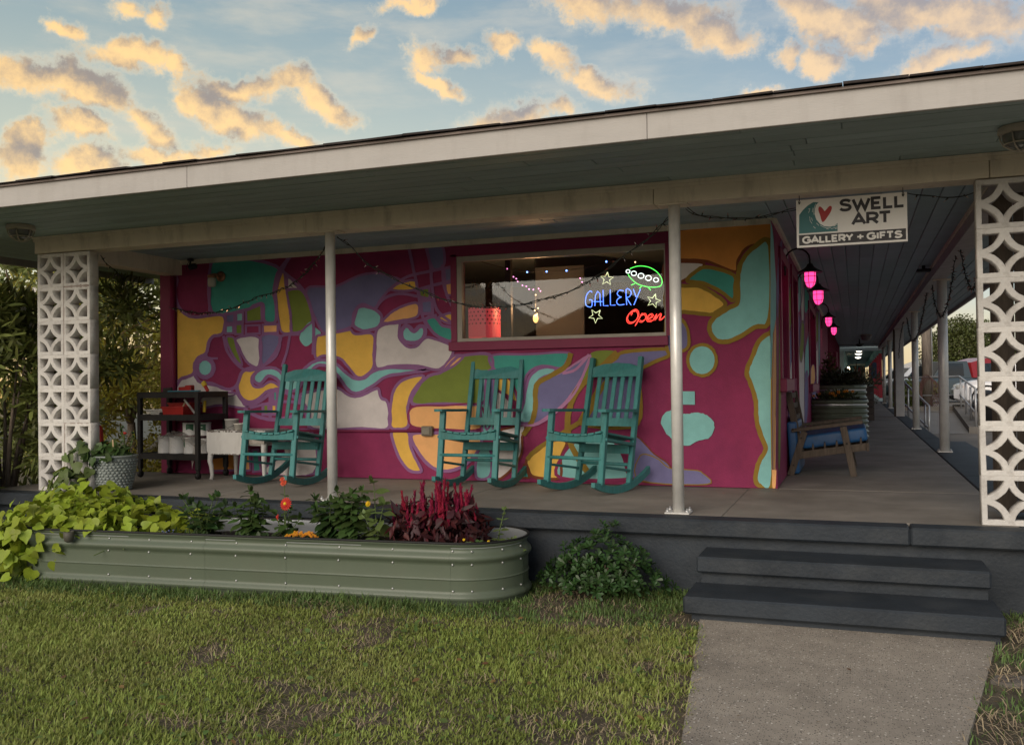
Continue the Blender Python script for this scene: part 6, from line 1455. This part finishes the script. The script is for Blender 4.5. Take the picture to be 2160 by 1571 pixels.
# ================================================================ LEFT : oleander and trees beyond the porch end
r_=random.Random(41)
m_bark=mat('bark_grey',(.13,.10,.075),.9,var=.3,vs=8,bump=1.5,bs=40,stretch=(4,4,1))
m_ole=leafmat('leaf_oleander',(.165,.19,.05),0,island=.35,transl=.22); m_hed=leafmat('leaf_hedge_lit',(.33,.285,.045),0,island=.45,transl=.45); m_tree=leafmat('leaf_oak',(.15,.175,.045),0,island=.4,transl=.25); m_gold=leafmat('leaf_shoots',(.13,.14,.03),.2,transl=.4)  # hedge leaf colour has the golden sunset backlight put into it
def limbs(mb,base,h,spread,n,r0,seed):
    r2=random.Random(seed); tips=[]
    for k in range(n):
        a=2*math.pi*k/n+r2.uniform(-.4,.4); t=Vector((math.cos(a)*spread*r2.uniform(.4,1),math.sin(a)*spread*r2.uniform(.4,1),h*r2.uniform(.7,1)))
        m=t*.45+Vector((r2.gauss(0,.1)*spread,r2.gauss(0,.1)*spread,.08*h)); mb.tube([base,base+m*.5,base+m,base+t],[r0,r0*.75,r0*.5,r0*.15],7); tips.append(base+t)
    return tips
def bush(name,label,loc,rx,ry,h,n,kind,smin,smax,m,cat='shrub',group=None,flowers=0,clumps=26,seed=0,low=.1,trunk=None):
    o=thing(name,label,cat,loc,group=group); rg=np.random.default_rng(seed+100)
    mb=MB(); tz=trunk or 0
    if trunk: mb.tube([(0,0,0),(.04,0,trunk*.5),(0,.03,trunk)],[.09*h/4,.075*h/4,.06*h/4],9)
    tips=limbs(mb,Vector((0,0,tz)),(h-tz)*.85,(rx+ry)/2*.7,9,.035*h/2.5,seed); mb.build('trunk',m_bark,o)
    C=rg.normal(size=(clumps,3)); C/=np.linalg.norm(C,axis=1)[:,None]; C*=rg.uniform(.35,1,(clumps,1))**.6
    cz=tz+(h-tz)*(.5+low*.3); C=C*np.array([rx,ry,(h-tz)*.5])+np.array([0,0,cz])
    sz=rg.uniform(.18,.34,clumps)*min(rx,ry,h*.5)*1.3
    k=rg.integers(0,clumps,n); V=rg.normal(size=(n,3)); V/=np.linalg.norm(V,axis=1)[:,None]; V*=rg.uniform(.2,1,(n,1))**.45
    P=C[k]+V*sz[k][:,None]*np.array([1,1,.85]); keep=P[:,2]>.03; P=P[keep];V=V[keep]; n=len(P)
    Dr=V+rg.normal(size=(n,3))*.6+np.array([0,0,-.15 if kind!='lance' else .25]); Nr=V*.6+rg.normal(size=(n,3))*.5+np.array([0,-.2,.7])
    leafcloud('crown',kind,P,Dr,Nr,rg.uniform(smin,smax,n),m,o)
    if flowers:
        fm=[]
        for q in range(flowers):
            i=rg.integers(0,clumps); d=Vector(rg.normal(size=3)); d.y=-abs(d.y)-.4; d.x=abs(d.x)*.8; d.normalize(); p=Vector(C[i])+d*sz[i]*1.0
            mb=MB()
            for c_ in range(3):
                pc=p+Vector(rg.normal(size=3))*.025
                for k2 in range(5):
                    a=2*math.pi*k2/5; u=Vector((math.cos(a),-.35,math.sin(a))); s2=Vector((-math.sin(a),0,math.cos(a)))
                    mb.add([pc,pc+u*.014+s2*.009,pc+u*.028,pc+u*.014-s2*.009],[(0,1,2,3)])
            mb.build('flower',m_fw,o)
    return o
bush('oleander_bush','dark oleander bush with white blooms beside the breeze block pillar',(-7.75,6.7,GZ),.62,.7,2.5,5500,'lance',.11,.18,m_ole,group='oleander bushes at the porch end',flowers=7,seed=1,clumps=34)
bush('oleander_bush','oleander bush at the picture edge with white flowers near its foot',(-7.75,5.85,GZ),.52,.45,1.25,1900,'lance',.10,.17,m_ole,group='oleander bushes at the porch end',flowers=6,seed=2,clumps=22)
bush('oleander_bush','taller oleander bush under the left eave, behind the flowering one',(-8.9,8.4,GZ),1.0,.9,3.7,5500,'lance',.11,.18,m_ole,group='oleander bushes at the porch end',flowers=2,seed=3,clumps=36)
bush('hedge_shrub','sunlit olive hedge shrub seen between the pillar and the mural end',(-8.35,10.2,GZ),.9,.8,2.1,7000,'ovate',.035,.065,m_hed,group='hedge shrubs beyond the porch end',seed=4,clumps=40)
bush('hedge_shrub','yellow green hedge shrub low behind the black shelf',(-7.75,9.5,GZ),.6,.6,1.55,5000,'ovate',.035,.06,m_hed,group='hedge shrubs beyond the porch end',seed=5,clumps=34,flowers=3)
bush('hedge_shrub','tall loose golden hedge shrub farther behind the shelf',(-9.6,12.5,GZ),1.3,1.0,3.4,7000,'ovate',.045,.075,m_hed,group='hedge shrubs beyond the porch end',seed=6,clumps=44)
bush('broadleaf_tree','dark dense tree filling the gap under the side beam',(-9.4,15.5,GZ),1.9,1.5,4.5,11000,'ovate',.09,.15,m_tree,cat='tree',group='trees beyond the porch end',seed=7,clumps=60,trunk=.9)
bush('broadleaf_tree','dark tree behind the oleander at the picture edge',(-12.5,13.5,GZ),2.4,1.8,4.5,10000,'ovate',.09,.15,m_tree,cat='tree',group='trees beyond the porch end',seed=8,clumps=56,trunk=.8)
bush('hedge_shrub','gold green shrub filling the low gap right behind the mural end',(-8.9,11.6,GZ),1.0,.9,2.3,4200,'ovate',.055,.09,m_hed,group='hedge shrubs beyond the porch end',seed=15,clumps=44)
bush('hedge_shrub','broad olive shrub at the left picture edge behind the oleanders',(-10.6,10.4,GZ),1.3,1.0,3.5,7000,'lance',.10,.17,m_hed,group='hedge shrubs beyond the porch end',seed=16,clumps=46)
bush('broadleaf_tree','wide dark tree farthest back beyond the porch end',(-12.0,20,GZ),3.2,2.2,4.8,7500,'ovate',.14,.22,m_tree,cat='tree',group='trees beyond the porch end',seed=17,clumps=80,trunk=.8)
bush('hedge_shrub','long golden olive hedge closing the view farthest behind the shelf',(-10.5,16.2,GZ),2.6,1.0,2.5,8000,'ovate',.06,.10,m_hed,group='hedge shrubs beyond the porch end',seed=19,clumps=70)
# bare and leafy reaching branches against the dark tree
bt=thing('reaching_branch','bare forked branch with a few dry leaf tips reaching toward the mural end','branch',tuple(ony(225,700,9.2)),world=True)
mb=MB()
for l in ([(218,650),(250,628),(262,605),(275,580),(283,570)],[(250,628),(285,600),(292,598)],[(225,670),(280,632),(310,640),(318,655)],[(222,640),(240,600),(232,570)],[(262,605),(258,580),(262,560)],[(230,720),(280,690),(320,672),(345,655)],[(240,740),(300,730),(345,722)],[(300,690),(330,700),(345,690)]):
    mb.tube(smooth_loop([tuple(ony(x,y,9.2+.1*math.sin(x))) for x,y in l],5,False),.006,6)
mb.build('twig',mat('twig_tan',(.26,.17,.10),.8,var=.2),bt)
gl=[leafmesh('lance',m_gold,seed=110+k,jit=.05) for k in range(3)]
for (x,y) in ((345,655),(338,660),(330,668),(320,672),(300,680),(345,690),(330,700),(345,722),(310,728),(290,730),(270,736),(283,690),(255,712),(240,640),(232,570),(283,570),(262,560),(318,655),(292,598)):
    for k in range(3): 
        p=ony(x,y,9.2); leaf(bt,r_.choice(gl),p-Vector(bt.location),(r_.gauss(.4,.5),r_.gauss(0,.3),r_.gauss(.3,.5)),(r_.gauss(0,.3),-1,.5),r_.uniform(.09,.16))
# ================================================================ FAR END : teal building continuing the walkway
m_tw=mat('teal_wall',(.26,.45,.42),.7,var=.06,bump=.2); m_tc=mat('teal_ceiling',(.16,.25,.24),.6,var=.08); m_red=mat('red_post_paint',(.42,.025,.045),.45,var=.12); m_tp=mat('trim_pale',(.55,.68,.68),.6,var=.05)
tbld=thing('teal_building','pale teal building with red posts continuing the covered walkway','building',(0,60,0),world=True)
MB().box(-.55,-.45,41.2,90,-.1,2.6).build('wall',m_tw,tbld); MB().box(-.63,1.15,41.1,41.3,2.12,2.36).build('beam',m_tp,tbld); MB().box(-.63,-.44,41.05,41.19,0,2.12).build('corner_post',m_tp,tbld)
MB().box(-.55,1.6,41.3,90,2.32,2.40).build('ceiling',m_tc,tbld); MB().box(.86,1.05,41.3,90,2.05,2.319).build('beam',m_tw,tbld)
MB().box(-.55,1.2,41.02,90,-.3,-.012).build('porch_floor',m_conc,tbld); MB().box(-.45,.86,89,89.2,-.01,2.3).build('end_wall',m_tw,tbld); MB().box(-8,1.9,41.2,90,2.41,2.75).build('roof',m_shingle,tbld)
def rpost(y,lab,pm_=m_red):
    p=thing('red_post',lab,'post',(1.02,y,0),group='posts of the teal building walkway'); MB().box(-.07,.07,-.07,.07,.12,2.04,bev=.006).build('shaft',pm_,p); MB().box(-.10,.10,-.10,.10,-.012,.12,bev=.006).build('base',m_tp,p); return p
rpost(43,'nearest red walkway post beside the pale teal beam')
for y,l in ((46.5,'second red walkway post from the pale teal beam'),(50.5,'third red walkway post from the pale teal beam, near the hanging jacket'),(54.5,'red walkway post just beyond the hanging jacket'),(59,'red walkway post midway down the teal building'),(66,'red walkway post next before the last one'),(74,'last red walkway post, beyond the market stall')): rpost(y,l)
for y,l in ((46,'nearest round ceiling lamp under the teal walkway roof'),(52,'middle round ceiling lamp under the teal walkway roof'),(60,'farthest round ceiling lamp under the teal walkway roof')):
    o=thing('ceiling_lamp',l,'ceiling light',(.18,y,2.31),group='lit round lamps on the teal ceiling'); MB().lathe([(.17,0),(.17,-.03),(.10,-.08),(.01,-.10)],18,cap0=False).build('globe',emat('lamp_white',(1,.93,.8),2.2),o); MB().lathe([(.19,.005),(.19,-.01)],18).build('base_ring',m_tp,o)
wl2=thing('wall_lantern','lit warm lantern on the far teal wall','wall lamp',(-.36,56,1.55)); MB().sphere((0,0,0),(.08,.08,.12),8,6).build('globe',emat('lantern_warm',(1,.8,.5),5),wl2); MB().box(-.10,-.05,-.05,.05,-.1,.2).build('bracket',m_iron,wl2)
wc=MB().box(-.44,-.15,47,47.9,.0,1.0,bev=.02).build('white_cabinet',m_whp); tag(wc,'white cabinet against the far teal wall','cabinet')
jk=thing('hanging_jacket','dark blue garment hanging from a far walkway post','jacket',(.9,49,1.0)); MB().prism([(-.16,0),(.14,-.05),(.18,.5),(.10,.72),(.03,.78),(-.03,.78),(-.12,.72),(-.2,.45)],lambda u,v,w:(u,w,v),.08).build('cloth',mat('cloth_navy',(.06,.08,.14),.8,var=.2),jk,fix=True)
stl_=thing('market_stall','low pale stall with coloured goods at the far end of the walkway','stall',(.25,70,0)); MB().box(-.45,.5,-.2,.2,0,.95).build('counter',mat('stall_pale',(.42,.46,.45),.7),stl_)
for k,c in enumerate(((.6,.25,.08),(.5,.04,.05),(.6,.4,.2))): MB().box(-.3+k*.25,-.12+k*.25,.3,.4,.95,1.9).build('hanging_cloth',emat('stall_glow_%s'%('amber','red','cream')[k],c,.8) if False else mat('stall_cloth_'+('amber','red','cream')[k],c,.7),stl_)
# ================================================================ WALKWAY PLANTERS
m_crr=mat('planter_sage',(.13,.155,.11),.38,var=.06,spec=.5,metal=.15)
PRC=[(.70,0)]+[(.70-.02-.0105*k,.016*math.sin(k*2*math.pi/8)) for k in range(1,64)]+[(.0,0)]
def wplanter(name,label,loc,rz,hl,r,h):
    p=thing(name,label,'planter',loc,rz,group='corrugated sage planters along the walkway wall')
    sc=h/.70; prof=[(z*sc,o) for z,o in PRC]
    corr_bed(p,hl,r,prof,[0,20,25,30,45,58,78,100,114] if False else [0,20,41,46,51,72,92,97],m_crr,m_galv,m_rub,h-.07,m_bsoil,n=10); return p
p1=wplanter('corrugated_planter','low corrugated sage planter with orange flowers behind the lounge chair',(-.25,14.9,0),0,.12,.30,.62); 
p2=wplanter('corrugated_planter','taller corrugated sage planter full of dark foliage behind the low one',(-.26,18.6,0),0,.14,.31,.82)
def wplant(label,loc,r,h,n,cols,kind='ovate',s=(.05,.09),seed=0,fl=None):
    o=thing('planter_foliage',label,'plant',loc); rg=np.random.default_rng(seed); V=rg.normal(size=(n,3)); V/=np.linalg.norm(V,axis=1)[:,None]; V[:,2]=abs(V[:,2]); P=V*rg.uniform(.3,1.05,(n,1))*np.array([r[0],r[1],h])
    leafcloud('foliage',kind,P,V+rg.normal(size=(n,3))*.5,rg.normal(size=(n,3))*.5+np.array([0,-.4,.8]),rg.uniform(*s,n),cols,o)
    mb=MB()
    for k in range(8): mb.tube([(0,0,0),tuple(P[k]*.5+np.array([0,0,.05])),tuple(P[k])],.004,5)
    mb.build('stem',m_stem,o)
    if fl:
        for k in range(fl[1]): a=rg.normal(size=2); bloom(o,(a[0]*r[0]*.5,-abs(a[1])*r[1]*.5,h*rg.uniform(.6,1.05)),.03,fl[0],m_dk,(0,-1,.6),7,layers=1)
    return o
wplant('orange flowered foliage in the low corrugated planter',(-.27,14.9,.56),(.36,.28),.18,700,leafmat('leaf_mound',(.05,.06,.02),0,island=.3),s=(.04,.08),seed=3,fl=(m_fo,16))
wplant('dark bushy foliage in the taller corrugated planter',(-.26,18.6,.76),(.40,.34),.34,1000,leafmat('leaf_dusky',(.045,.045,.022),0,island=.35),s=(.05,.09),seed=4)
wplant('tall wispy reddish shoots at the wall side of the taller corrugated planter',(-.48,19.0,.8),(.16,.2),.62,420,leafmat('leaf_rusty',(.11,.07,.03),0,island=.3),s=(.05,.10),seed=5)
wp3=thing('wooden_planter','dark wooden planter box behind the corrugated planters on the walkway','planter',(.12,21.5,0))
for k in range(5): MB().box(-.25,.25,-.35,.35,.04+k*.15,.18+k*.15,bev=.006).build('board',mat('planter_wood',(.09,.075,.065),.85,var=.3),wp3)
wplant('loose grey green foliage leaning from the wooden planter box',(.12,21.5,.75),(.42,.35),.42,520,leafmat('leaf_grey',(.10,.11,.07),0,island=.3),'lance',(.08,.16),seed=6)
wplant('foliage creeping over the walkway edge near the far teal building',(.35,38,0),(.4,.5),.25,300,MATS['leaf_grey'],'ovate',(.06,.12),seed=7)
# ================================================================ RIGHT : ramp, rails, parking, trees
m_curb=mat('curb_concrete',(.20,.185,.165),.85,var=.2,vs=3,bump=.6); m_rail=mat('rail_pipe',(.48,.49,.50),.35,metal=.5,var=.1)
rp=thing('ramp_kerb','low concrete kerb wall of the sloping ramp beside the walkway','kerb',(3,30,GZ),world=True)
kp=[onz(2034,912,-.47),onz(2005,880,-.38),onz(1988,858,-.30)]
A0=Vector((2.75,26.6,0));A1=Vector((3.05,33.5,0))
MB().add([(2.72,26.4,-.55),(3.05,26.4,-.55),(3.35,34,-.55),(3.02,34,-.55),(2.72,26.4,-.33),(3.05,26.4,-.33),(3.35,34,.05),(3.02,34,.05)],[(3,2,1,0),(4,5,6,7),(0,1,5,4),(1,2,6,5),(2,3,7,6),(3,0,4,7)]).build('kerb_wall',m_curb,rp)
MB().box(1.3,3.02,33.8,34,-.5,.0).build('kerb_wall',m_curb,rp)
MB().add([(1.25,25.5,GZ+.012),(2.72,26.3,GZ+.012),(3.02,33.8,-.14),(1.25,33.8,-.14)],[(0,1,2,3)]).build('ramp_slab',mat('ramp_concrete',(.26,.25,.235),.8,var=.08,vs=2,bump=.4),rp)
MB().box(1.21,1.75,12.2,17.5,-.35,-.16,bev=.01).build('step_landing',m_slate,rp)
rl=thing('ramp_railing','grey pipe railing sloping down beside the ramp','railing',(2.9,26.6,-.3),world=True)
def railY(y): t=(y-26.5)/7.0; return Vector((2.9+.28*t,y,-.33+.38*t))
mb=MB()
for y in (26.55,28.3,30.3,32.6):
    b=railY(y); MB().tube([b,b+Vector((0,0,.98 if y<27 else .92))],.028,8).build('post',m_rail,rl)
MB().tube([railY(26.55)+Vector((0,0,.98)),railY(33.3)+Vector((0,0,.95)),Vector((2.9,34,.98)),Vector((1.35,34,.98))],.028,8).build('rail',m_rail,rl)
MB().tube([railY(26.55)+Vector((0,0,.35)),railY(33.3)+Vector((0,0,.38)),Vector((2.9,34,.36)),Vector((1.35,34,.36))],.024,8).build('rail',m_rail,rl)
rl2=thing('stair_railing','short pale railing sloping down from the square post','railing',(1.3,24.8,-.4),world=True)
P0=Vector((1.18,25.6,.82));P1=Vector((1.55,22.9,.30))
MB().tube([P0,P1,P1+Vector((0,0,-.78))],.028,8).build('rail',m_rail,rl2); MB().tube([P0-Vector((0,0,.55)),P1-Vector((0,0,.52))],.022,8).build('rail',m_rail,rl2)
for t in (.15,.5,.85): 
    p=P0.lerp(P1,t); MB().tube([p,p-Vector((0,0,.85))],.022,8).build('post',m_rail,rl2)
# utility pole with hose
q=onz(1955,850,-.16); po_=thing('utility_pole','weathered wooden utility pole with a hose coil hung on it','pole',(2.36,35.5,-.16))
MB().lathe([(.17,0),(.16,2.2),(.145,5),(.13,8)],14).build('shaft',mat('pole_wood',(.17,.14,.115),.9,var=.35,vs=4,bump=1.5,bs=30,stretch=(6,6,.6)),po_)
MB().tube([(.17,-.1,0),(.165,-.1,4),(.15,-.08,7)],.02,6).build('conduit',m_rail,po_)
MB().box(-1.1,1.1,-.06,.06,7.0,7.12).build('crossarm',m_wood_grey,po_)
hs=thing('garden_hose','faded red garden hose coiled and hung on the railing by the pole','hose',(2.32,33.9,.2),world=False)
for k in range(6):
    w_=.20+.015*k; mb=MB(); mb.tube([(w_*math.cos(2*math.pi*i/24)+.03*k-.1,.03*k-.12,.36+.50*math.sin(2*math.pi*i/24)-.03*k) for i in range(24)],.011,6,closed=True); mb.build('hose_loop',mat('hose_red',(.11,.05,.042),.6,var=.2),hs)
def lerp(a,b,t): return a+(b-a)*t
# vehicles -----------------------------------------------------------
m_tyre=mat('tyre',(.02,.02,.02),.8); m_rim=mat('wheel_rim',(.35,.35,.36),.3,metal=.8); m_cgl=mat('car_glass',(.015,.02,.022),.05,spec=.8); m_lens=mat('headlight_lens',(.55,.55,.52),.1,spec=.7); m_amb=emat('marker_amber',(1,.35,.05),.15,(.7,.2,.02)); m_blk=MATS['black_plastic']
def vehicle(label,cat,loc,rz,col,L=4.8,Wd=1.85,hood=1.0,roof=1.65,clear=.28,kind='suv',name='parked_car',group='parked vehicles in the lot',bedcap=None):
    # local +X forward is the nose; z=0 ground
    o=thing(name,label,cat,loc,rz,group)
    pm_=mat('paint_'+name+'_'+str(len(bpy.data.materials)),col,.28,var=.03,spec=.5,coat=.6); pm_.name='car_paint'
    hl=L/2; hw=Wd/2
    # body sections along x : (x, zb, zt, halfwidth)
    secs=[(-hl,.45,.95*hood,hw*.86),(-hl+.08,.32,hood*1.0,hw*.95),(-hl+.6,clear,hood*1.02,hw),(0,clear,hood*1.0,hw),(hl-1.5,clear,hood*.99,hw),(hl-.7,clear,hood*.95,hw*.98),(hl-.18,.33,hood*.84,hw*.90),(hl,.42,hood*.66,hw*.80)]
    vs=[];fs=[];n=10
    for x,zb,zt,w_ in secs:
        h=zt-zb
        ring=[(-w_*.92,zb),(-w_,zb+.12*h),(-w_,zb+.62*h),(-w_*.97,zb+.86*h),(-w_*.86,zt),(w_*.86,zt),(w_*.97,zb+.86*h),(w_,zb+.62*h),(w_,zb+.12*h),(w_*.92,zb)]
        for y,z in ring: vs.append((x,y,z))
    for i in range(len(secs)-1):
        for k in range(n): k2=(k+1)%n; fs.append((i*n+k,i*n+k2,(i+1)*n+k2,(i+1)*n+k))
    fs+= [tuple(range(n))[::-1],tuple((len(secs)-1)*n+k for k in range(n))]
    MB().add(vs,fs,0).build('body',pm_,o,fix=True,ang=35)
    if kind=='suv': cab=[(-hl+.15,0),(-hl+.55,1),(hl-2.05,1),(hl-1.15,0)]
    elif kind=='sedan': cab=[(-hl+.55,0),(-hl+1.2,1),(hl-2.35,1),(hl-1.35,0)]
    else: cab=[(-.55,0),(-.45,1),(.75,1),(1.45,0)]
    zb=hood*.985
    # cabin as tapered loft: base and roof outlines
    (x0,_),(x1,_),(x2,_),(x3,_)=cab; wb=hw*.90; wt=hw*.74
    v=[(x0,-wb,zb),(x3,-wb,zb),(x3,wb,zb),(x0,wb,zb),(x1,-wt,roof),(x2,-wt,roof),(x2,wt,roof),(x1,wt,roof)]
    MB().add(v,[(4,5,6,7),(0,1,5,4),(1,2,6,5),(2,3,7,6),(3,0,4,7)]).build('cabin',pm_,o)
    def on(f,a,b,c,d,m,nm): # inset quad on the face f (4 corner pts), uv box
        P=[Vector(v[i]) for i in f]; g=lambda s,t: (P[0]*(1-s)+P[1]*s)*(1-t)+(P[3]*(1-s)+P[2]*s)*t
        nn=(P[1]-P[0]).cross(P[3]-P[0]).normalized()*.012; q=[g(a,b)+nn,g(c,b)+nn,g(c,d)+nn,g(a,d)+nn]; q2=[p-nn*1.5 for p in q]
        MB().add(q+q2,[(0,1,2,3),(0,4,5,1),(1,5,6,2),(2,6,7,3),(3,7,4,0)]).build(nm,m,o)
    on((1,2,6,5),.06,.06,.94,.95,m_cgl,'windshield'); on((3,0,4,7),.08,.1,.92,.9,m_cgl,'rear_window')
    for f in ((0,1,5,4),(2,3,7,6)):
        if kind=='pickup': on(f,.14,.12,.80,.88,m_cgl,'side_window')
        else:
            on(f,.12,.14,.36,.88,m_cgl,'side_window'); on(f,.39,.14,.60,.88,m_cgl,'side_window'); on(f,.63,.14,.84,.86,m_cgl,'side_window')
    for sx in (-hl+.95,hl-.95):
        for sy in (-1,1):
            t=MB(); R=.36; M=Matrix.Translation((sx,sy*(hw-.10),R))@Matrix.Rotation(rad(90),4,'X'); t.lathe([(R*.6,-.11),(R*.95,-.11),(R,-.06),(R,.06),(R*.95,.11),(R*.6,.11)],22,M); w__=t.build('wheel',m_tyre,o)
            MB().lathe([(R*.1,-.118),(R*.58,-.112),(R*.62,-.09)],16,M).build('rim',m_rim,w__); MB().lathe([(R*.1,.118),(R*.58,.112),(R*.62,.09)],16,M).build('rim',m_rim,w__)
            a=MB(); a.tube([(sx+.45*math.cos(k*math.pi/10),sy*(hw+.004),R+.03+.45*math.sin(k*math.pi/10)) for k in range(11)],.03,6); a.build('wheel_arch',m_blk,o)
    for sy in (-1,1):
        MB().rbox((hl-.19,sy*hw*.68,hood*.74),(.24,.40,.17),.05).build('headlight',m_lens,o); MB().rbox((hl-.34,sy*hw*.865,hood*.73),(.16,.06,.10),.02).build('marker_lamp',m_amb,o); MB().rbox((-hl+.06,sy*hw*.78,hood*.75),(.08,.22,.26),.02).build('tail_lamp',m_redp,o)
        MB().rbox((cab[3][0]-.25,sy*(hw+.06),hood*1.06),(.14,.16,.13),.04).build('mirror',pm_,o)
    MB().rbox((hl-.01,0,.46),(.10,Wd*.78,.16),.04).build('bumper',m_blk,o)
    MB().rbox((hl-.08,0,hood*.62),(.10,Wd*.42,.13),.03).build('grille',m_blk,o)
    if kind=='pickup' and bedcap:
        cm=mat('cap_'+label[:6],bedcap,.3,var=.03,coat=.5); cm.name='topper_paint'
        bx0,bx1=-hl+.05,-.62; v2=[(bx0,-hw*.93,zb+.01),(bx1,-hw*.93,zb+.01),(bx1,hw*.93,zb+.01),(bx0,hw*.93,zb+.01),(bx0+.1,-hw*.74,roof+.08),(bx1-.02,-hw*.74,roof-.06),(bx1-.02,hw*.74,roof-.06),(bx0+.1,hw*.74,roof+.08),((bx0+bx1)/2,-hw*.70,roof+.16),((bx0+bx1)/2,hw*.70,roof+.16)]
        MB().add(v2,[(0,1,5,8,4),(2,3,7,9,6),(1,2,6,5),(3,0,4,7),(4,8,9,7),(8,5,6,9)]).build('bed_topper',cm,o,fix=True)
        for sy in (-1,1):
            MB().prism([(bx0+.35,zb+.12),(bx1-.35,zb+.12),(bx1-.28,zb+.2),(bx1-.35,roof-.12),(bx0+.35,roof-.08),(bx0+.28,zb+.2)],lambda u,vv,w,sy=sy:(u,sy*(hw*.93-.19*hw*((vv-zb)/(roof-zb)))+sy*w,vv),.012).build('topper_window',m_cgl,o,fix=True)
    return o
PL=-.16
vehicle('slate grey pickup truck with a red topper over its bed','pickup truck',(3.95,46.5,PL),math.pi+.60,(.055,.075,.085),5.6,1.95,1.12,1.86,.36,'pickup',bedcap=(.28,.02,.025),name='pickup_truck')
vehicle('white sport utility vehicle parked nose in toward the ramp railing','car',(5.35,33.8,PL),math.pi-.02,(.72,.72,.74),4.7,1.85,1.08,1.72,.28,'suv')
vehicle('black car with a red accent parked closest, mostly hidden by the breeze block pillar','car',(5.4,29.2,PL-.2),math.pi+.05,(.016,.014,.015),4.4,1.80,.98,1.42,.24,'sedan')
vehicle('white sport utility vehicle far down the lot beside the walkway posts','car',(3.0,60,PL),math.pi+.6,(.70,.71,.73),4.8,1.9,1.1,1.78,.3,'suv')
vehicle('silver white car far down the lot, behind the slim walkway columns','car',(3.6,55,PL),math.pi+.3,(.62,.64,.66),4.6,1.85,1.0,1.5,.26,'sedan')
vehicle('dark grey sport utility vehicle at the back of the lot','car',(3.3,72,PL),math.pi+.5,(.06,.065,.07),4.8,1.9,1.15,1.85,.3,'suv')
# motor scooter-like dark bulk by the railing: a covered barrel bin
bn_=thing('rubbish_bin','black rubbish bin standing behind the breeze block pillar','bin',(3.35,27.4,PL-.22)); MB().lathe([(.26,0),(.31,.75),(.34,.78),(.34,.84),(.30,.86)],20).build('bin_body',m_blk,bn_); MB().lathe([(.345,.845),(.34,.88),(.2,.95),(.02,.97)],20).build('bin_lid',m_blk,bn_)
m_oak=leafmat('leaf_live_oak',(.085,.10,.026),0,island=.4,transl=.25)
# hedge and trees
bush('clipped_hedge','dark clipped hedge at the edge of the lot behind the stair railing',(1.95,36.5,-.3),.8,1.8,1.15,2600,'ovate',.08,.13,m_tree,cat='hedge',seed=11,clumps=40)
bush('oak_tree','large rounded live oak beyond the parked trucks with a gold lit top',(6.95,70,PL),2.5,2.2,5.0,16000,'ovate',.12,.20,m_oak,cat='tree',seed=12,clumps=150,trunk=1.0)
bush('oak_tree','lower live oak spreading behind the breeze block pillar',(9.4,66,PL),2.0,2,3.0,7000,'ovate',.12,.20,m_oak,cat='tree',seed=13,clumps=80,trunk=.6)
bush('roadside_shrub','ragged yellow green shrub near the yellow house',(4.6,66,PL),1.1,1.0,1.9,2200,'ovate',.18,.3,m_hed,cat='shrub',seed=14,clumps=40)
yh=thing('yellow_house','small yellow house with a pale roof and red awning beyond the lot','building',(6.6,100,PL))
MB().box(-3,3,0,6,0,2.0).build('wall',mat('house_yellow',(.55,.42,.18),.8,var=.06),yh); MB().prism([(-3.6,2.0),(3.6,2.0),(0,3.3)],lambda u,v,w:(u,-.6+w,v),7).build('roof',mat('roof_pale',(.38,.40,.40),.6,var=.08),yh,fix=True); MB().box(-3.4,3.4,-1.5,-.05,1.6,1.85).build('awning',m_redp,yh); MB().box(-1.2,.2,-.04,-.01,.6,1.4).build('window',m_cgl,yh)
# overhead wires
wr=thing('overhead_wires','thin overhead service wires crossing the sky beyond the walkway roof','wires',(10,45,5),world=True)
for z0,z1 in ((6.55,6.35),(6.1,5.95)): MB().tube([(-6+i*4,48-i*.6,z0+(z1-z0)*i/10-.25*math.sin(i*math.pi/10)) for i in range(11)],.012,5).build('wire',m_wire,wr)
wr2=thing('overhead_wires','thin wire crossing the corner of sky by the left roof end','wires',(-14,20,5),world=True)
a=ony(-60,380,24);b=ony(140,415,20); MB().tube([a+(a-b)*9,a,b,b+(b-a)*1.2],.012,5).build('wire',m_wire,wr2)
# ================================================================ ACROSS THE LAWN (behind the camera, seen mirrored in the pane)
nb=thing('brown_cottage','brown gabled cottage across the street behind the viewpoint','building',(-9,-24,GZ))
MB().box(-5,5,-3,3,0,2.8).build('wall',mat('cottage_tan',(.28,.20,.13),.8,var=.1),nb); MB().prism([(-5.6,2.8),(5.6,2.8),(0,5.2)],lambda u,v,w:(u,-3.6+w,v),7.2).build('roof',mat('cottage_roof',(.14,.085,.05),.85,var=.2),nb,fix=True)
for s in (-1,1): MB().box(s*2-.5,s*2+.5,3.0,3.03,1.0,2.1).build('window',m_cgl,nb)
MB().box(-.5,.5,3.0,3.03,0,2.05).build('door',m_magtrim,nb)
